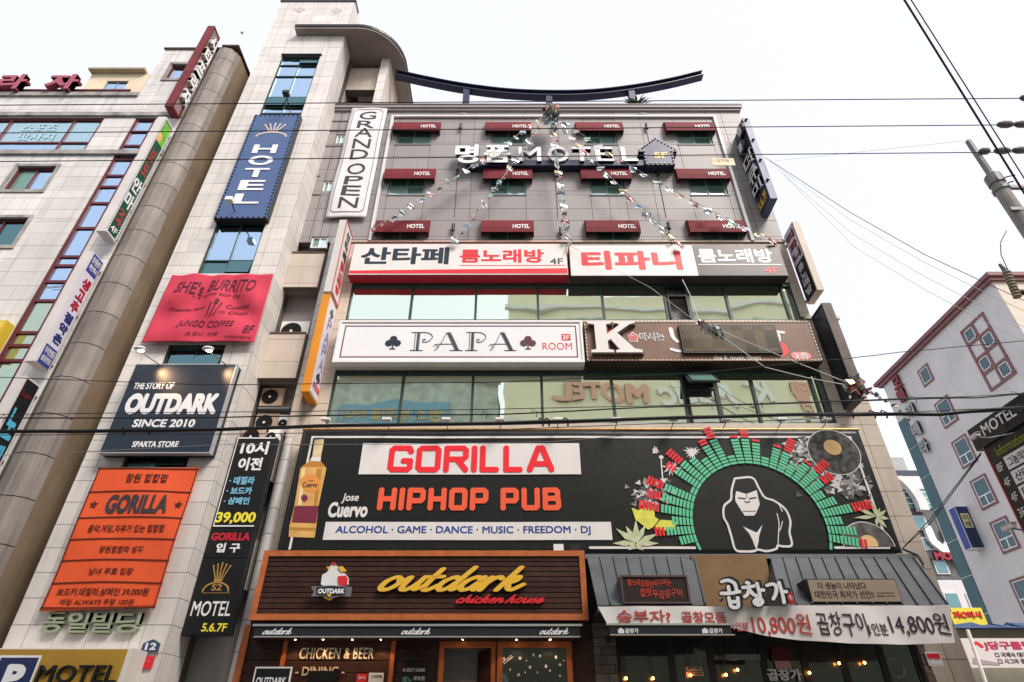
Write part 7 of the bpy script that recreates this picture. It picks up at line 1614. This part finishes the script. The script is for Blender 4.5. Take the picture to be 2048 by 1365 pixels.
# ================================================================ buildings on the far side of the street, seen mirrored in the glass
def opp(name, label, x0, x1, y, z, m, rows_, dark=False):
    t = thing(name, label, 'building', ((x0+x1)/2, y, 0)); MB().box(x0, x1, y-10, y, 0, z).build('wall', m, t)
    for (za, zb, kind) in rows_:
        if kind == 'ledge': MB().box(x0-.2, x1+.2, y, y+.35, za, zb).build('ledge', cWHITE, t)
        elif kind == 'band': MB().box(x0+1.5, x1-2, y+.002, y+.05, za, zb).build('window', gHOTD, t)
        else:
            n = int((x1-x0)/3.4)
            for i in range(n): a = x0+1+i*3.4; w_ = MB().box(a, a+1.7, y+.002, y+.06, za, zb).build('window', cWHITE, t); MB().box(a+.1, a+1.6, y+.061, y+.08, za+.1, zb-.1).build('pane', gHOTD, w_)
    return t
mCr = mat('cream_opposite', (.84, .80, .58), .8, var=.08, vscale=.3)
yo_ = -8.0
tb = opp('cream_opposite_building', 'cream building across the street with ledges and red lettering, mirrored in the glass', -.4, 34, yo_, 31.3, mCr, [(29.6, 29.9, 'ledge'), (27.2, 28.6, 'band'), (26.2, 26.4, 'ledge'), (19.7, 19.95, 'ledge'), (14.5, 16.2, 'win'), (11, 12.7, 'win'), (7, 9, 'win')])
fo = lambda u, v, w: (u, yo_+w+.02, v)
Lm = thing('red_motel_letters', 'salmon red MOTEL lettering seen mirrored in the third-floor glass', 'sign', (6, yo_, 22.7)); lettering(Lm, 'MOTEL', fo, 9.6, 3.0, 21.5, 22.9, mat('salmon_letter', (.74, .42, .30), .5), .15, .04)
Lm = thing('white_script_letters', 'white scrawled lettering seen mirrored in the third-floor glass', 'sign', (14, yo_, 22.5)); lettering(Lm, 'K Music', fo, 18.6, 10.2, 21.3, 23.2, mat('white_letter_far', (.86, .86, .80), .5), .15, .03, .3)
Lm = thing('white_wall_letters', 'small white characters below a pale ledge, mirrored in the third-floor glass', 'sign', (8, yo_, 19.9)); lettering(Lm, '방 래 노 빵', fo, 13.5, 3.5, 18.2, 19.2, MATS['white_letter_far'], .1, .03)
Lm = thing('salmon_small_letters', 'small salmon vertical letters mirrored at the right end of the third-floor glass', 'sign', (21, yo_, 21)); lettering(Lm, '텔', fo, 21.4, 20.2, 21.7, 23.1, MATS['salmon_letter'], .1, .04); lettering(Lm, '모', fo, 21.4, 20.2, 20.2, 21.5, MATS['salmon_letter'], .1, .04)
opp('low_opposite_building', 'lower grey-green building across the street, mirrored at the left of the third-floor glass', -15.5, -.9, yo_-.6, 24.6, mat('grey_green_opposite', (.50, .55, .48), .8, var=.3), [(23.6, 23.9, 'ledge'), (16.5, 18.0, 'win'), (13, 14.5, 'win')])
ls = thing('blue_opposite_sign', 'blue sign with gold characters across the street, mirrored at the left of the third-floor glass', 'sign', (-8, yo_, 19.5)); MB().box(-12.3, -4.6, yo_-.58, yo_-.3, 19.6, 21.7).build('board', mat('sky_blue_board', (.20, .38, .50), .5), ls)
lettering(ls, '영스 뷰티플 하이', lambda u, v, w: (u, yo_-.3+w, v), -4.9, -12, 20.1, 21.2, mat('gold_far', (.55, .42, .20), .5), .05, .03)
opp('far_left_opposite_building', 'plain pale building across the street to the left', -40, -17, yo_-.6, 19, mat('pale_opposite', (.5, .48, .45), .8, var=.1), [(15.5, 17, 'win'), (11.5, 13, 'win')])
